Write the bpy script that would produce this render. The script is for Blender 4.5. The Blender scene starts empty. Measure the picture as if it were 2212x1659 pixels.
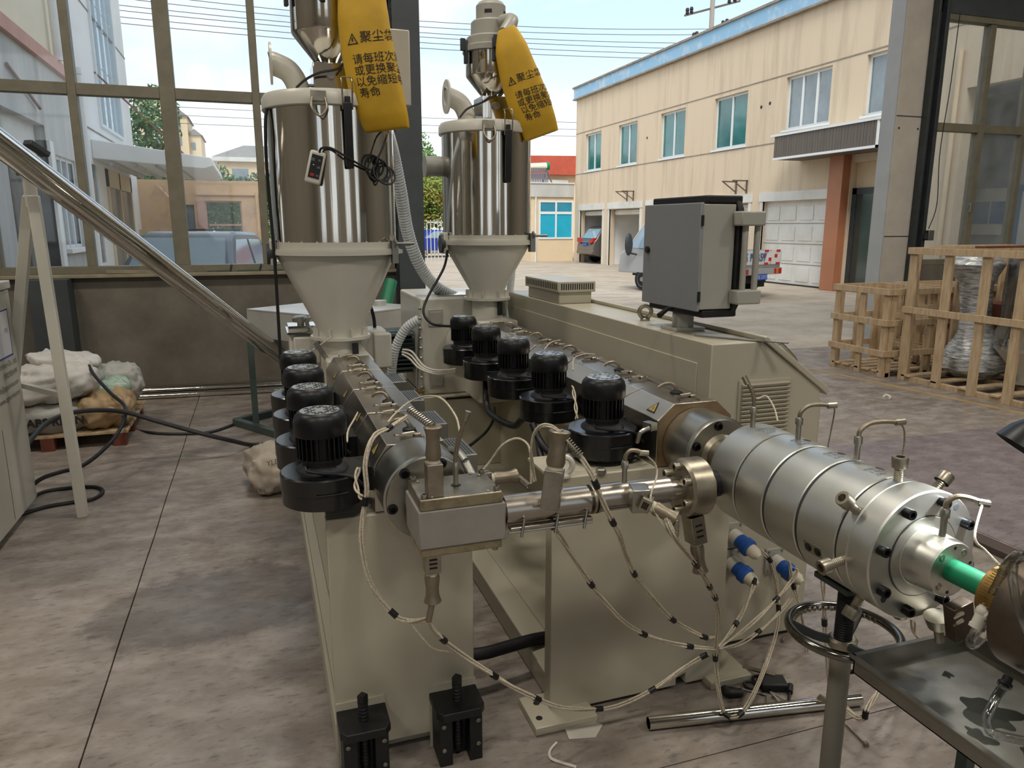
import bpy, bmesh, math, random
from mathutils import Vector, Matrix, noise
random.seed(7)
scene = bpy.context.scene
COL = scene.collection
PI = math.pi

# ---------------------------------------------------------------- camera
cam_d = bpy.data.cameras.new('camera')
cam_d.sensor_width = 36.0
cam_d.lens = 26.04
cam_d.clip_start = 0.05
cam_d.clip_end = 800
cam = bpy.data.objects.new('camera', cam_d)
COL.objects.link(cam)
_t, _p = math.radians(12.048), math.radians(18.77)
_F = Vector((math.sin(_p)*math.cos(_t), math.cos(_p)*math.cos(_t), -math.sin(_t)))
_R = Vector((math.cos(_p), -math.sin(_p), 0))
_U = _R.cross(_F)
_m = Matrix((_R, _U, -_F)).transposed().to_4x4()
_m.translation = (0, 0, 1.7)
cam.matrix_world = _m
scene.camera = cam

# ---------------------------------------------------------------- sky, sun, exposure
scene.view_settings.view_transform = 'Standard'
scene.view_settings.look = 'None'
scene.view_settings.gamma = 1.0
scene.view_settings.use_curve_mapping = False
scene.view_settings.exposure = 0.28
scene.cycles.use_denoising = True
scene.cycles.max_bounces = 8
scene.cycles.transparent_max_bounces = 24
scene.cycles.sample_clamp_indirect = 6.0
scene.cycles.caustics_reflective = False
scene.cycles.caustics_refractive = False

world = bpy.data.worlds.new('sky')
scene.world = world
world.use_nodes = True
nt = world.node_tree
nt.nodes.clear()
def wn(t, **k):
    n = nt.nodes.new(t)
    for a, b in k.items():
        setattr(n, a, b)
    return n
tc = wn('ShaderNodeTexCoord')
sep = wn('ShaderNodeSeparateXYZ')
nt.links.new(tc.outputs['Generated'], sep.inputs[0])
grad = wn('ShaderNodeValToRGB')                       # horizon to zenith
grad.color_ramp.elements[0].position = 0.0
grad.color_ramp.elements[0].color = (0.86, 0.90, 0.92, 1)
grad.color_ramp.elements[1].position = 0.5
grad.color_ramp.elements[1].color = (0.34, 0.50, 0.74, 1)
e = grad.color_ramp.elements.new(0.22)
e.color = (0.52, 0.68, 0.86, 1)
nt.links.new(sep.outputs['Z'], grad.inputs[0])
mp = wn('ShaderNodeMapping')
mp.inputs['Scale'].default_value = (1.0, 1.0, 2.6)
mp.inputs['Location'].default_value = (0.35, 0.1, 0.35)
nt.links.new(tc.outputs['Generated'], mp.inputs[0])
nz = wn('ShaderNodeTexNoise')
nz.inputs['Scale'].default_value = 1.7
nz.inputs['Detail'].default_value = 6.0
nz.inputs['Roughness'].default_value = 0.55
nt.links.new(mp.outputs[0], nz.inputs['Vector'])
cr = wn('ShaderNodeValToRGB')
cr.color_ramp.elements[0].position = 0.36
cr.color_ramp.elements[1].position = 0.56
nt.links.new(nz.outputs['Fac'], cr.inputs[0])
mix = wn('ShaderNodeMix', data_type='RGBA')
nt.links.new(cr.outputs['Color'], mix.inputs[0])
nt.links.new(grad.outputs['Color'], mix.inputs[6])
mix.inputs[7].default_value = (0.93, 0.95, 0.97, 1)
bg = wn('ShaderNodeBackground')
bg.inputs['Strength'].default_value = 1.25
nt.links.new(mix.outputs[2], bg.inputs['Color'])
wo = wn('ShaderNodeOutputWorld')
nt.links.new(bg.outputs[0], wo.inputs['Surface'])

def light(name, kind, loc, energy, color=(1, 1, 1), rot=(0, 0, 0), **k):
    d = bpy.data.lights.new(name, kind)
    d.energy = energy
    d.color = color
    for a, b in k.items():
        setattr(d, a, b)
    o = bpy.data.objects.new(name, d)
    o.location = loc
    o.rotation_euler = rot
    COL.objects.link(o)
    return o
light('sun', 'SUN', (0, 0, 30), 2.0, (1.0, 0.97, 0.92), (math.radians(38), math.radians(-22), 0), angle=math.radians(25))
# added fill lamps under the unseen ceiling: positions, watts
FILL_LAMPS = [(-4.0, 4.0, 110), (0.6, 4.0, 110), (5.2, 4.0, 110), (-4.0, -1.8, 120), (0.6, -1.8, 120), (5.2, -1.8, 120), (10.0, 2.5, 110)]

# ---------------------------------------------------------------- materials
def hexc(h):
    h = h.lstrip('#')
    out = []
    for i in (0, 2, 4):
        c = int(h[i:i+2], 16)/255
        out.append(c/12.92 if c <= 0.04045 else ((c+0.055)/1.055)**2.4)
    return tuple(out)
MATS = {}
def mat(name, col='#888888', rough=0.5, metal=0.0, var=0.0, vs=4.0, stretch=(1, 1, 1), bump=0.0, bs=60.0, col2=None,
        lo=0.35, hi=0.65, rvar=0.0, coat=0.0, detail=6.0, emit=0.0, spec=0.5, bstretch=None, aniso=0.0):
    m = bpy.data.materials.new(name)
    m.use_nodes = True
    t = m.node_tree
    b = t.nodes['Principled BSDF']
    c = hexc(col) if isinstance(col, str) else col
    b.inputs['Base Color'].default_value = (*c, 1)
    b.inputs['Roughness'].default_value = rough
    b.inputs['Metallic'].default_value = metal
    b.inputs['Specular IOR Level'].default_value = spec
    if coat:
        b.inputs['Coat Weight'].default_value = coat
        b.inputs['Coat Roughness'].default_value = 0.12
    if emit:
        b.inputs['Emission Color'].default_value = (*c, 1)
        b.inputs['Emission Strength'].default_value = emit
    co = t.nodes.new('ShaderNodeTexCoord')
    if var or col2:
        mpn = t.nodes.new('ShaderNodeMapping')
        mpn.inputs['Scale'].default_value = stretch
        t.links.new(co.outputs['Object'], mpn.inputs[0])
        n = t.nodes.new('ShaderNodeTexNoise')
        n.inputs['Scale'].default_value = vs
        n.inputs['Detail'].default_value = detail
        n.inputs['Roughness'].default_value = 0.62
        t.links.new(mpn.outputs[0], n.inputs['Vector'])
        r = t.nodes.new('ShaderNodeValToRGB')
        r.color_ramp.elements[0].position = lo
        r.color_ramp.elements[1].position = hi
        if col2:
            c2 = hexc(col2) if isinstance(col2, str) else col2
            r.color_ramp.elements[0].color = (*c, 1)
            r.color_ramp.elements[1].color = (*c2, 1)
        else:
            r.color_ramp.elements[0].color = (*[max(0, x*(1-var)) for x in c], 1)
            r.color_ramp.elements[1].color = (*[min(1, x*(1+var)) for x in c], 1)
        t.links.new(n.outputs['Fac'], r.inputs[0])
        t.links.new(r.outputs['Color'], b.inputs['Base Color'])
        if rvar:
            mr = t.nodes.new('ShaderNodeMapRange')
            mr.inputs['To Min'].default_value = max(0.02, rough-rvar)
            mr.inputs['To Max'].default_value = min(1, rough+rvar)
            t.links.new(n.outputs['Fac'], mr.inputs['Value'])
            t.links.new(mr.outputs[0], b.inputs['Roughness'])
    if bump:
        n2 = t.nodes.new('ShaderNodeTexNoise')
        n2.inputs['Scale'].default_value = bs
        n2.inputs['Detail'].default_value = 4.0
        if bstretch:
            mp2 = t.nodes.new('ShaderNodeMapping')
            mp2.inputs['Scale'].default_value = bstretch
            t.links.new(co.outputs['Object'], mp2.inputs[0])
            t.links.new(mp2.outputs[0], n2.inputs['Vector'])
        else:
            t.links.new(co.outputs['Object'], n2.inputs['Vector'])
        bu = t.nodes.new('ShaderNodeBump')
        bu.inputs['Strength'].default_value = bump
        bu.inputs['Distance'].default_value = 0.01
        t.links.new(n2.outputs['Fac'], bu.inputs['Height'])
        t.links.new(bu.outputs[0], b.inputs['Normal'])
    MATS[name] = m
    return m
def glassy(name, tint=(0.9, 0.95, 0.95), base=0.06, edge=0.6, dirt=0.0, dirtcol=(0.6, 0.62, 0.6), rough=0.03):
    """thin clear sheet: see-through straight on, mirror-like at grazing angles, with a film of dust"""
    m = bpy.data.materials.new(name)
    m.use_nodes = True
    t = m.node_tree
    t.nodes.clear()
    o = t.nodes.new('ShaderNodeOutputMaterial')
    tr = t.nodes.new('ShaderNodeBsdfTransparent')
    tr.inputs[0].default_value = (*tint, 1)
    gl = t.nodes.new('ShaderNodeBsdfGlossy')
    gl.inputs['Roughness'].default_value = rough
    lw = t.nodes.new('ShaderNodeLayerWeight')
    lw.inputs['Blend'].default_value = 0.35
    mr = t.nodes.new('ShaderNodeMapRange')
    mr.inputs['To Min'].default_value = base
    mr.inputs['To Max'].default_value = edge
    t.links.new(lw.outputs['Fresnel'], mr.inputs['Value'])
    mx = t.nodes.new('ShaderNodeMixShader')
    t.links.new(mr.outputs[0], mx.inputs[0])
    t.links.new(tr.outputs[0], mx.inputs[1])
    t.links.new(gl.outputs[0], mx.inputs[2])
    last = mx
    if dirt:
        co = t.nodes.new('ShaderNodeTexCoord')
        n = t.nodes.new('ShaderNodeTexNoise')
        n.inputs['Scale'].default_value = 3.0
        n.inputs['Detail'].default_value = 8.0
        t.links.new(co.outputs['Object'], n.inputs['Vector'])
        m2 = t.nodes.new('ShaderNodeMapRange')
        m2.inputs['From Min'].default_value = 0.35
        m2.inputs['From Max'].default_value = 0.75
        m2.inputs['To Min'].default_value = dirt*0.3
        m2.inputs['To Max'].default_value = dirt
        t.links.new(n.outputs['Fac'], m2.inputs['Value'])
        df = t.nodes.new('ShaderNodeBsdfTranslucent')
        df.inputs[0].default_value = (*dirtcol, 1)
        mx2 = t.nodes.new('ShaderNodeMixShader')
        t.links.new(m2.outputs[0], mx2.inputs[0])
        t.links.new(mx.outputs[0], mx2.inputs[1])
        t.links.new(df.outputs[0], mx2.inputs[2])
        last = mx2
    t.links.new(last.outputs[0], o.inputs['Surface'])
    MATS[name] = m
    return m
mat('beige', '#b6b09d', 0.33, var=0.05, vs=2.0, bump=0.03, bs=180)
mat('beige_light', '#cac7bb', 0.34, var=0.04, vs=3.0)
mat('grey_box', '#8b8d90', 0.42, var=0.03, vs=3.0)
mat('beige_grey', '#a3a198', 0.4, var=0.04, vs=3.0)
mat('steel', '#a9a79f', 0.34, 1.0, var=0.10, vs=7.0, rvar=0.08, bump=0.02, bs=40, bstretch=(1, 14, 1))
mat('steel_die', '#c9c9c2', 0.40, 1.0, var=0.05, vs=5.0, rvar=0.06, bump=0.02, bs=40, bstretch=(14, 1, 1))
mat('steel_worn', '#a19a8b', 0.38, 1.0, var=0.2, vs=14.0, rvar=0.12)
mat('sheet', '#b9b2a8', 0.30, 1.0, var=0.08, vs=5.0, rvar=0.06)
mat('sheet_hot', '#a58f72', 0.36, 1.0, var=0.25, vs=6.0, rvar=0.08)
mat('chrome', '#c9c6be', 0.12, 1.0)
mat('stainless', '#cbc7bf', 0.10, 1.0, var=0.04, vs=3.0, stretch=(9, 9, 0.3), bump=0.10, bs=16, bstretch=(1, 1, 0.03))
mat('galv', '#93938d', 0.42, 1.0, var=0.12, vs=10.0)
mat('black', '#05080d', 0.40, var=0.3, vs=6.0, spec=0.4)
mat('black_gloss', '#05080d', 0.24, var=0.3, vs=6.0, spec=0.75)
mat('black_matt', '#0d0f12', 0.55)
mat('black_iron', '#0f1012', 0.5, var=0.4, vs=20.0, bump=0.1, bs=120)
mat('bolt_black', '#16171a', 0.35, 0.5)
mat('rubber', '#101216', 0.5)
mat('rubber_grey', '#26272a', 0.55, var=0.3, vs=9.0)
mat('braid', '#cdc4b0', 0.85, col2='#a0917c', vs=260.0, lo=0.45, hi=0.62)
mat('tape', '#08090b', 0.4)
mat('handle', '#8f8574', 0.45, 0.85, var=0.15, vs=20.0)
mat('ceramic', '#c9c1ad', 0.5)
mat('block_grey', '#8a867f', 0.5, var=0.06, vs=10.0)
mat('block_edge', '#8f8468', 0.5, 0.4, col2='#5f5748', vs=24.0, lo=0.45, hi=0.75)
mat('green', '#0b7f57', 0.42)
mat('brass', '#8d713f', 0.45, 0.8, var=0.2, vs=60.0)
mat('bronze_dark', '#5d5349', 0.42, 0.9, var=0.2, vs=14.0, rvar=0.1)
mat('blue_plug', '#1b4f9c', 0.4)
mat('white_plastic', '#d3cfc3', 0.4)
mat('bag', '#d2a628', 0.55, var=0.10, vs=6.0, bump=0.12, bs=14)
mat('ink', '#1b1a18', 0.6)
mat('ink_light', '#55524c', 0.6)
mat('wood', '#c6b090', 0.7, col2='#a98f6e', vs=5.0, stretch=(6, 6, 1), lo=0.35, hi=0.7)
mat('wood_red', '#6b3a2c', 0.75, var=0.25, vs=8.0)
mat('sack_white', '#c3c0ba', 0.55, var=0.1, vs=8.0, bump=0.35, bs=18)
mat('sack_tan', '#a58c69', 0.6, var=0.18, vs=7.0, bump=0.35, bs=16)
mat('sack_grey', '#a5a49e', 0.55, var=0.12, vs=7.0, bump=0.35, bs=16)
mat('paper_sack', '#b3a899', 0.7, var=0.12, vs=9.0, bump=0.3, bs=20)
mat('dark_frame', '#33383b', 0.5, var=0.2, vs=6.0)
mat('leg_green', '#45524f', 0.5, var=0.1, vs=5.0)
mat('hose_clear', '#dfe4e6', 0.25, var=0.06, vs=30.0)
mat('plate_blue', '#2b57b5', 0.45)
mat('stand_grey', '#7d7a70', 0.45, var=0.1, vs=5.0)
glassy('glass', (0.95, 0.97, 0.98), 0.02, 0.4, dirt=0.07, dirtcol=(0.75, 0.77, 0.75))
glassy('tube_clear', (0.88, 0.9, 0.88), 0.10, 0.85, rough=0.06)
glassy('film', (0.93, 0.94, 0.95), 0.16, 0.8, rough=0.12)

# ---------------------------------------------------------------- geometry helpers
def frame(d):
    d = Vector(d).normalized()
    a = Vector((0, 0, 1)) if abs(d.z) < 0.95 else Vector((1, 0, 0))
    u = d.cross(a).normalized()
    return u, u.cross(d).normalized(), d
def smooth_path(pts, k=6):
    P = [Vector(p) for p in pts]
    if len(P) < 3 or k < 2:
        return P
    out = []
    for i in range(len(P)-1):
        a, b, c, d = P[max(i-1, 0)], P[i], P[i+1], P[min(i+2, len(P)-1)]
        for j in range(k):
            t = j/k
            out.append(0.5*((2*b)+(-a+c)*t+(2*a-5*b+4*c-d)*t*t+(-a+3*b-3*c+d)*t**3))
    out.append(P[-1])
    return out
class G:
    def __init__(s):
        s.v, s.f = [], []
    def add(s, vs, fs):
        n = len(s.v)
        s.v += [tuple(v) for v in vs]
        s.f += [tuple(i+n for i in f) for f in fs]
        return s
    def box(s, x0, x1, y0, y1, z0, z1):
        v = [(x, y, z) for z in (z0, z1) for y in (y0, y1) for x in (x0, x1)]
        return s.add(v, [(0, 2, 3, 1), (4, 5, 7, 6), (0, 1, 5, 4), (2, 6, 7, 3), (0, 4, 6, 2), (1, 3, 7, 5)])
    def obox(s, c, size, rx=0, ry=0, rz=0, M=None):
        if M is None:
            M = Matrix.Rotation(rz, 3, 'Z') @ Matrix.Rotation(ry, 3, 'Y') @ Matrix.Rotation(rx, 3, 'X')
        c = Vector(c)
        v = [c+M @ Vector((x*size[0]/2, y*size[1]/2, z*size[2]/2)) for z in (-1, 1) for y in (-1, 1) for x in (-1, 1)]
        return s.add(v, [(0, 2, 3, 1), (4, 5, 7, 6), (0, 1, 5, 4), (2, 6, 7, 3), (0, 4, 6, 2), (1, 3, 7, 5)])
    def beam(s, p, q, w, h, up=(0, 0, 1)):
        p, q = Vector(p), Vector(q)
        d = (q-p).normalized()
        u = d.cross(Vector(up))
        if u.length < 1e-4:
            u = d.cross(Vector((1, 0, 0)))
        u.normalize()
        w2 = u.cross(d)
        return s.obox((p+q)/2, (w, (q-p).length, h), M=Matrix((u, d, w2)).transposed())
    def lathe(s, o, ax, prof, n=28, close=True):
        """prof: (distance along axis, radius)"""
        o = Vector(o)
        u, w, d = frame(ax)
        vs, fs = [], []
        for h, r in prof:
            for i in range(n):
                a = 2*PI*i/n
                vs.append(o+d*h+(u*math.cos(a)+w*math.sin(a))*r)
        for k in range(len(prof)-1):
            for i in range(n):
                j = (i+1) % n
                fs.append((k*n+i, k*n+j, (k+1)*n+j, (k+1)*n+i))
        if close:
            fs.append(tuple(range(n-1, -1, -1)))
            fs.append(tuple(range((len(prof)-1)*n, len(prof)*n)))
        return s.add(vs, fs)
    def cyl(s, p, q, r, r2=None, n=16):
        p, q = Vector(p), Vector(q)
        return s.lathe(p, q-p, [(0, r), ((q-p).length, r if r2 is None else r2)], n)
    def ring(s, p, q, r, ri, n=28):
        p, q = Vector(p), Vector(q)
        L = (q-p).length
        return s.lathe(p, q-p, [(0, ri), (0, r), (L, r), (L, ri), (0, ri)], n, close=False)
    def tube(s, pts, r, n=8, k=6, rf=None):
        P = smooth_path(pts, k)
        vs, fs = [], []
        u = None
        for i, p in enumerate(P):
            d = (P[min(i+1, len(P)-1)]-P[max(i-1, 0)])
            if d.length < 1e-9:
                d = Vector((0, 0, 1))
            d.normalize()
            if u is None:
                u = frame(d)[0]
            u = (u-d*u.dot(d)).normalized()
            w = u.cross(d)
            rr = r if rf is None else r*rf(i/(len(P)-1))
            for j in range(n):
                a = 2*PI*j/n
                vs.append(p+(u*math.cos(a)+w*math.sin(a))*rr)
        for i in range(len(P)-1):
            for j in range(n):
                k2 = (j+1) % n
                fs.append((i*n+j, i*n+k2, (i+1)*n+k2, (i+1)*n+j))
        fs.append(tuple(range(n-1, -1, -1)))
        fs.append(tuple(range((len(P)-1)*n, len(P)*n)))
        return s.add(vs, fs)
    def prism(s, poly, ax, a, b):
        n = len(poly)
        f = {'x': lambda p, t: (t, p[0], p[1]), 'y': lambda p, t: (p[0], t, p[1]), 'z': lambda p, t: (p[0], p[1], t)}[ax]
        vs = [f(p, a) for p in poly]+[f(p, b) for p in poly]
        fs = [tuple(range(n-1, -1, -1)), tuple(range(n, 2*n))]+[(i, (i+1) % n, n+(i+1) % n, n+i) for i in range(n)]
        return s.add(vs, fs)
    def ell(s, c, r, n=16, m=10, M=None):
        c = Vector(c)
        vs, fs = [], []
        for i in range(m+1):
            t = PI*i/m
            for j in range(n):
                a = 2*PI*j/n
                p = Vector((r[0]*math.sin(t)*math.cos(a), r[1]*math.sin(t)*math.sin(a), r[2]*math.cos(t)))
                vs.append(c+(M @ p if M else p))
        for i in range(m):
            for j in range(n):
                k = (j+1) % n
                fs.append((i*n+j, (i+1)*n+j, (i+1)*n+k, i*n+k))
        return s.add(vs, fs)
    def torus(s, c, ax, R, r, n=36, m=10, a0=0, a1=2*PI):
        u, w, d = frame(ax)
        c = Vector(c)
        full = a1-a0 > 2*PI-1e-6
        pts = [c+(u*math.cos(a0+(a1-a0)*i/n)+w*math.sin(a0+(a1-a0)*i/n))*R for i in range(n+(0 if full else 1))]
        if not full:
            return s.tube(pts, r, m, 1)
        vs, fs = [], []
        for i, p in enumerate(pts):
            e = (p-c).normalized()
            for j in range(m):
                b = 2*PI*j/m
                vs.append(p+(e*math.cos(b)+d*math.sin(b))*r)
        for i in range(n):
            for j in range(m):
                i2, j2 = (i+1) % n, (j+1) % m
                fs.append((i*m+j, i2*m+j, i2*m+j2, i*m+j2))
        return s.add(vs, fs)
    def loft(s, rings, cap=True, closed=True):
        n = len(rings[0])
        vs = [p for r in rings for p in r]
        fs = []
        for i in range(len(rings)-1):
            for j in range(n if closed else n-1):
                k = (j+1) % n
                fs.append((i*n+j, i*n+k, (i+1)*n+k, (i+1)*n+j))
        if cap and closed:
            fs.append(tuple(range(n-1, -1, -1)))
            fs.append(tuple(range((len(rings)-1)*n, len(rings)*n)))
        return s.add(vs, fs)
    def rframe(s, ax, d0, d1, a0, a1, z0, z1, t):
        """rectangular window frame as one connected ring, lying across axis ax"""
        o = [(a0, z0), (a1, z0), (a1, z1), (a0, z1)]
        i = [(a0+t, z0+t), (a1-t, z0+t), (a1-t, z1-t), (a0+t, z1-t)]
        f = (lambda p, d: (d, p[0], p[1])) if ax == 'x' else (lambda p, d: (p[0], d, p[1]))
        vs = [f(p, d) for d in (d0, d1) for p in o+i]
        fs = []
        for k in range(4):
            j = (k+1) % 4
            fs += [(k, j, 4+j, 4+k), (8+k, 12+k, 12+j, 8+j), (k, 8+k, 8+j, j), (4+k, 4+j, 12+j, 12+k)]
        return s.add(vs, fs)
    def xf(s, M):
        s.v = [tuple(M @ Vector(p)) for p in s.v]
        return s
ROOT = {}
def mesh_of(g, name, off=(0, 0, 0), smooth=35):
    me = bpy.data.meshes.new(name)
    ox, oy, oz = off
    me.from_pydata([(x-ox, y-oy, z-oz) for x, y, z in g.v], [], g.f)
    bm = bmesh.new()
    bm.from_mesh(me)
    bmesh.ops.recalc_face_normals(bm, faces=bm.faces)
    bm.to_mesh(me)
    bm.free()
    if smooth:
        me.shade_smooth()
        me.set_sharp_from_angle(angle=math.radians(smooth))
    return me
def part(name, g, m, parent, bev=0.0, smooth=35, label=None, kind=None):
    off = ROOT.get(parent.name, (0, 0, 0)) if parent else (0, 0, 0)
    me = mesh_of(g, name, off, smooth)
    me.materials.append(MATS[m] if isinstance(m, str) else m)
    o = bpy.data.objects.new(name, me)
    COL.objects.link(o)
    if parent:
        o.parent = parent
        ROOT[o.name] = off
    if bev:
        b = o.modifiers.new('edge', 'BEVEL')
        b.width = bev
        b.segments = 2
        b.limit_method = 'ANGLE'
        b.angle_limit = math.radians(40)
        b.use_clamp_overlap = True
    if label:
        o['label'] = label
    if kind:
        o['kind'] = kind
    return o
def thing(name, label, cat, loc, group=None, kind=None):
    o = bpy.data.objects.new(name, None)
    o.empty_display_size = 0.05
    o.location = loc
    COL.objects.link(o)
    ROOT[o.name] = tuple(loc)
    if label:
        o['label'] = label
        o['category'] = cat
    if group:
        o['group'] = group
    if kind:
        o['kind'] = kind
    return o
def solo(name, g, m, label, cat, group=None, bev=0.0, smooth=35, kind=None):
    xs, ys, zs = zip(*g.v)
    off = ((min(xs)+max(xs))/2, (min(ys)+max(ys))/2, min(zs))
    me = mesh_of(g, name, off, smooth)
    me.materials.append(MATS[m])
    o = bpy.data.objects.new(name, me)
    o.location = off
    COL.objects.link(o)
    ROOT[o.name] = off
    if bev:
        b = o.modifiers.new('edge', 'BEVEL')
        b.width = bev
        b.segments = 2
        b.limit_method = 'ANGLE'
        b.angle_limit = math.radians(40)
    if label:
        o['label'] = label
        o['category'] = cat
    if group:
        o['group'] = group
    if kind:
        o['kind'] = kind
    return o
def struct(name, g, m, bev=0.0, smooth=35):
    return solo(name, g, m, None, None, bev=bev, smooth=smooth, kind='structure')
def copy_tree(o, loc, label, rotz=0.0):
    c = o.copy()
    COL.objects.link(c)
    c.location = loc
    c.rotation_euler = (0, 0, rotz)
    c['label'] = label
    for a in o.children:
        b = a.copy()
        COL.objects.link(b)
        b.parent = c
        for d in a.children:
            e = d.copy()
            COL.objects.link(e)
            e.parent = b
    return c
def share(o, parent, loc):
    """another piece with the same mesh, child of the same parent"""
    c = o.copy()
    COL.objects.link(c)
    c.parent = parent
    c.location = loc
    return c
def text_geo(s, size, bold=0.0, align='LEFT'):
    cu = bpy.data.curves.new('lettering', 'FONT')
    cu.body = s
    cu.size = size
    cu.align_x = align
    cu.offset = bold
    cu.resolution_u = 3
    ob = bpy.data.objects.new('lettering', cu)
    COL.objects.link(ob)
    dg = bpy.context.evaluated_depsgraph_get()
    me = bpy.data.meshes.new_from_object(ob.evaluated_get(dg))
    vs = [v.co.copy() for v in me.vertices]
    fs = [tuple(p.vertices) for p in me.polygons]
    bpy.data.objects.remove(ob)
    bpy.data.curves.remove(cu)
    bpy.data.meshes.remove(me)
    return vs, fs
def lettering(s, size, o, u, v, m, parent, name='lettering', bold=0.0, align='LEFT', fn=None):
    vs, fs = text_geo(s, size, bold, align)
    if not vs:
        return None
    o, u, v = Vector(o), Vector(u).normalized(), Vector(v).normalized()
    g = G().add([fn(p.x, p.y) if fn else o+u*p.x+v*p.y for p in vs], fs)
    off = ROOT.get(parent.name, (0, 0, 0))
    me = bpy.data.meshes.new(name)
    me.from_pydata([(x-off[0], y-off[1], z-off[2]) for x, y, z in g.v], [], g.f)
    me.materials.append(MATS[m])
    ob = bpy.data.objects.new(name, me)
    COL.objects.link(ob)
    ob.parent = parent
    return ob
def bolt_g(c, ax, r, h):
    """socket-head cap screw: head with a hexagonal socket"""
    g = G()
    g.lathe(c, ax, [(0, r*0.98), (h*0.9, r), (h, r*0.92), (h, r*0.55)], 16, close=False)
    g.lathe(c, ax, [(h, r*0.55), (h*0.45, r*0.55)], 6, close=False)
    u, w, d = frame(ax)
    cc = Vector(c)+d*h*0.45
    g.add([cc+(u*math.cos(2*PI*i/6)+w*math.sin(2*PI*i/6))*r*0.55 for i in range(6)], [tuple(range(6))])
    return g
def bundle(label, pts, n=3, r=0.0033, spread=0.0046, tapes=(), group='braided heater cables', m='braid', twist=9.0, name='heater_cable', cat='cable'):
    """a run of braided cables lying together, taped at intervals"""
    P = smooth_path(pts, 8)
    low = min(P, key=lambda p: p.z)
    t = thing(name, label, cat, tuple(low), group)
    ph = random.random()*6
    for k in range(n):
        q = []
        u = None
        for i, p in enumerate(P):
            d = (P[min(i+1, len(P)-1)]-P[max(i-1, 0)]).normalized()
            if u is None:
                u = frame(d)[0]
            u = (u-d*u.dot(d)).normalized()
            w = u.cross(d)
            a = ph+2*PI*k/n+twist*i/len(P)
            q.append(p+(u*math.cos(a)+w*math.sin(a))*(spread if n > 1 else 0))
        part('strand', G().tube(q, r, 6, 1), m, t)
    for f in tapes:
        i = min(len(P)-2, max(1, int(f*(len(P)-1))))
        d = (P[i+1]-P[i-1]).normalized()
        part('tape_band', G().cyl(P[i]-d*0.013, P[i]+d*0.013, spread+r*1.5, n=10), 'tape', t)
    return t
def cable(label, pts, r, m='rubber', name='cable', group=None, n=8):
    return solo(name, G().tube(pts, r, n, 8), m, label, 'cable', group)

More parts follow.
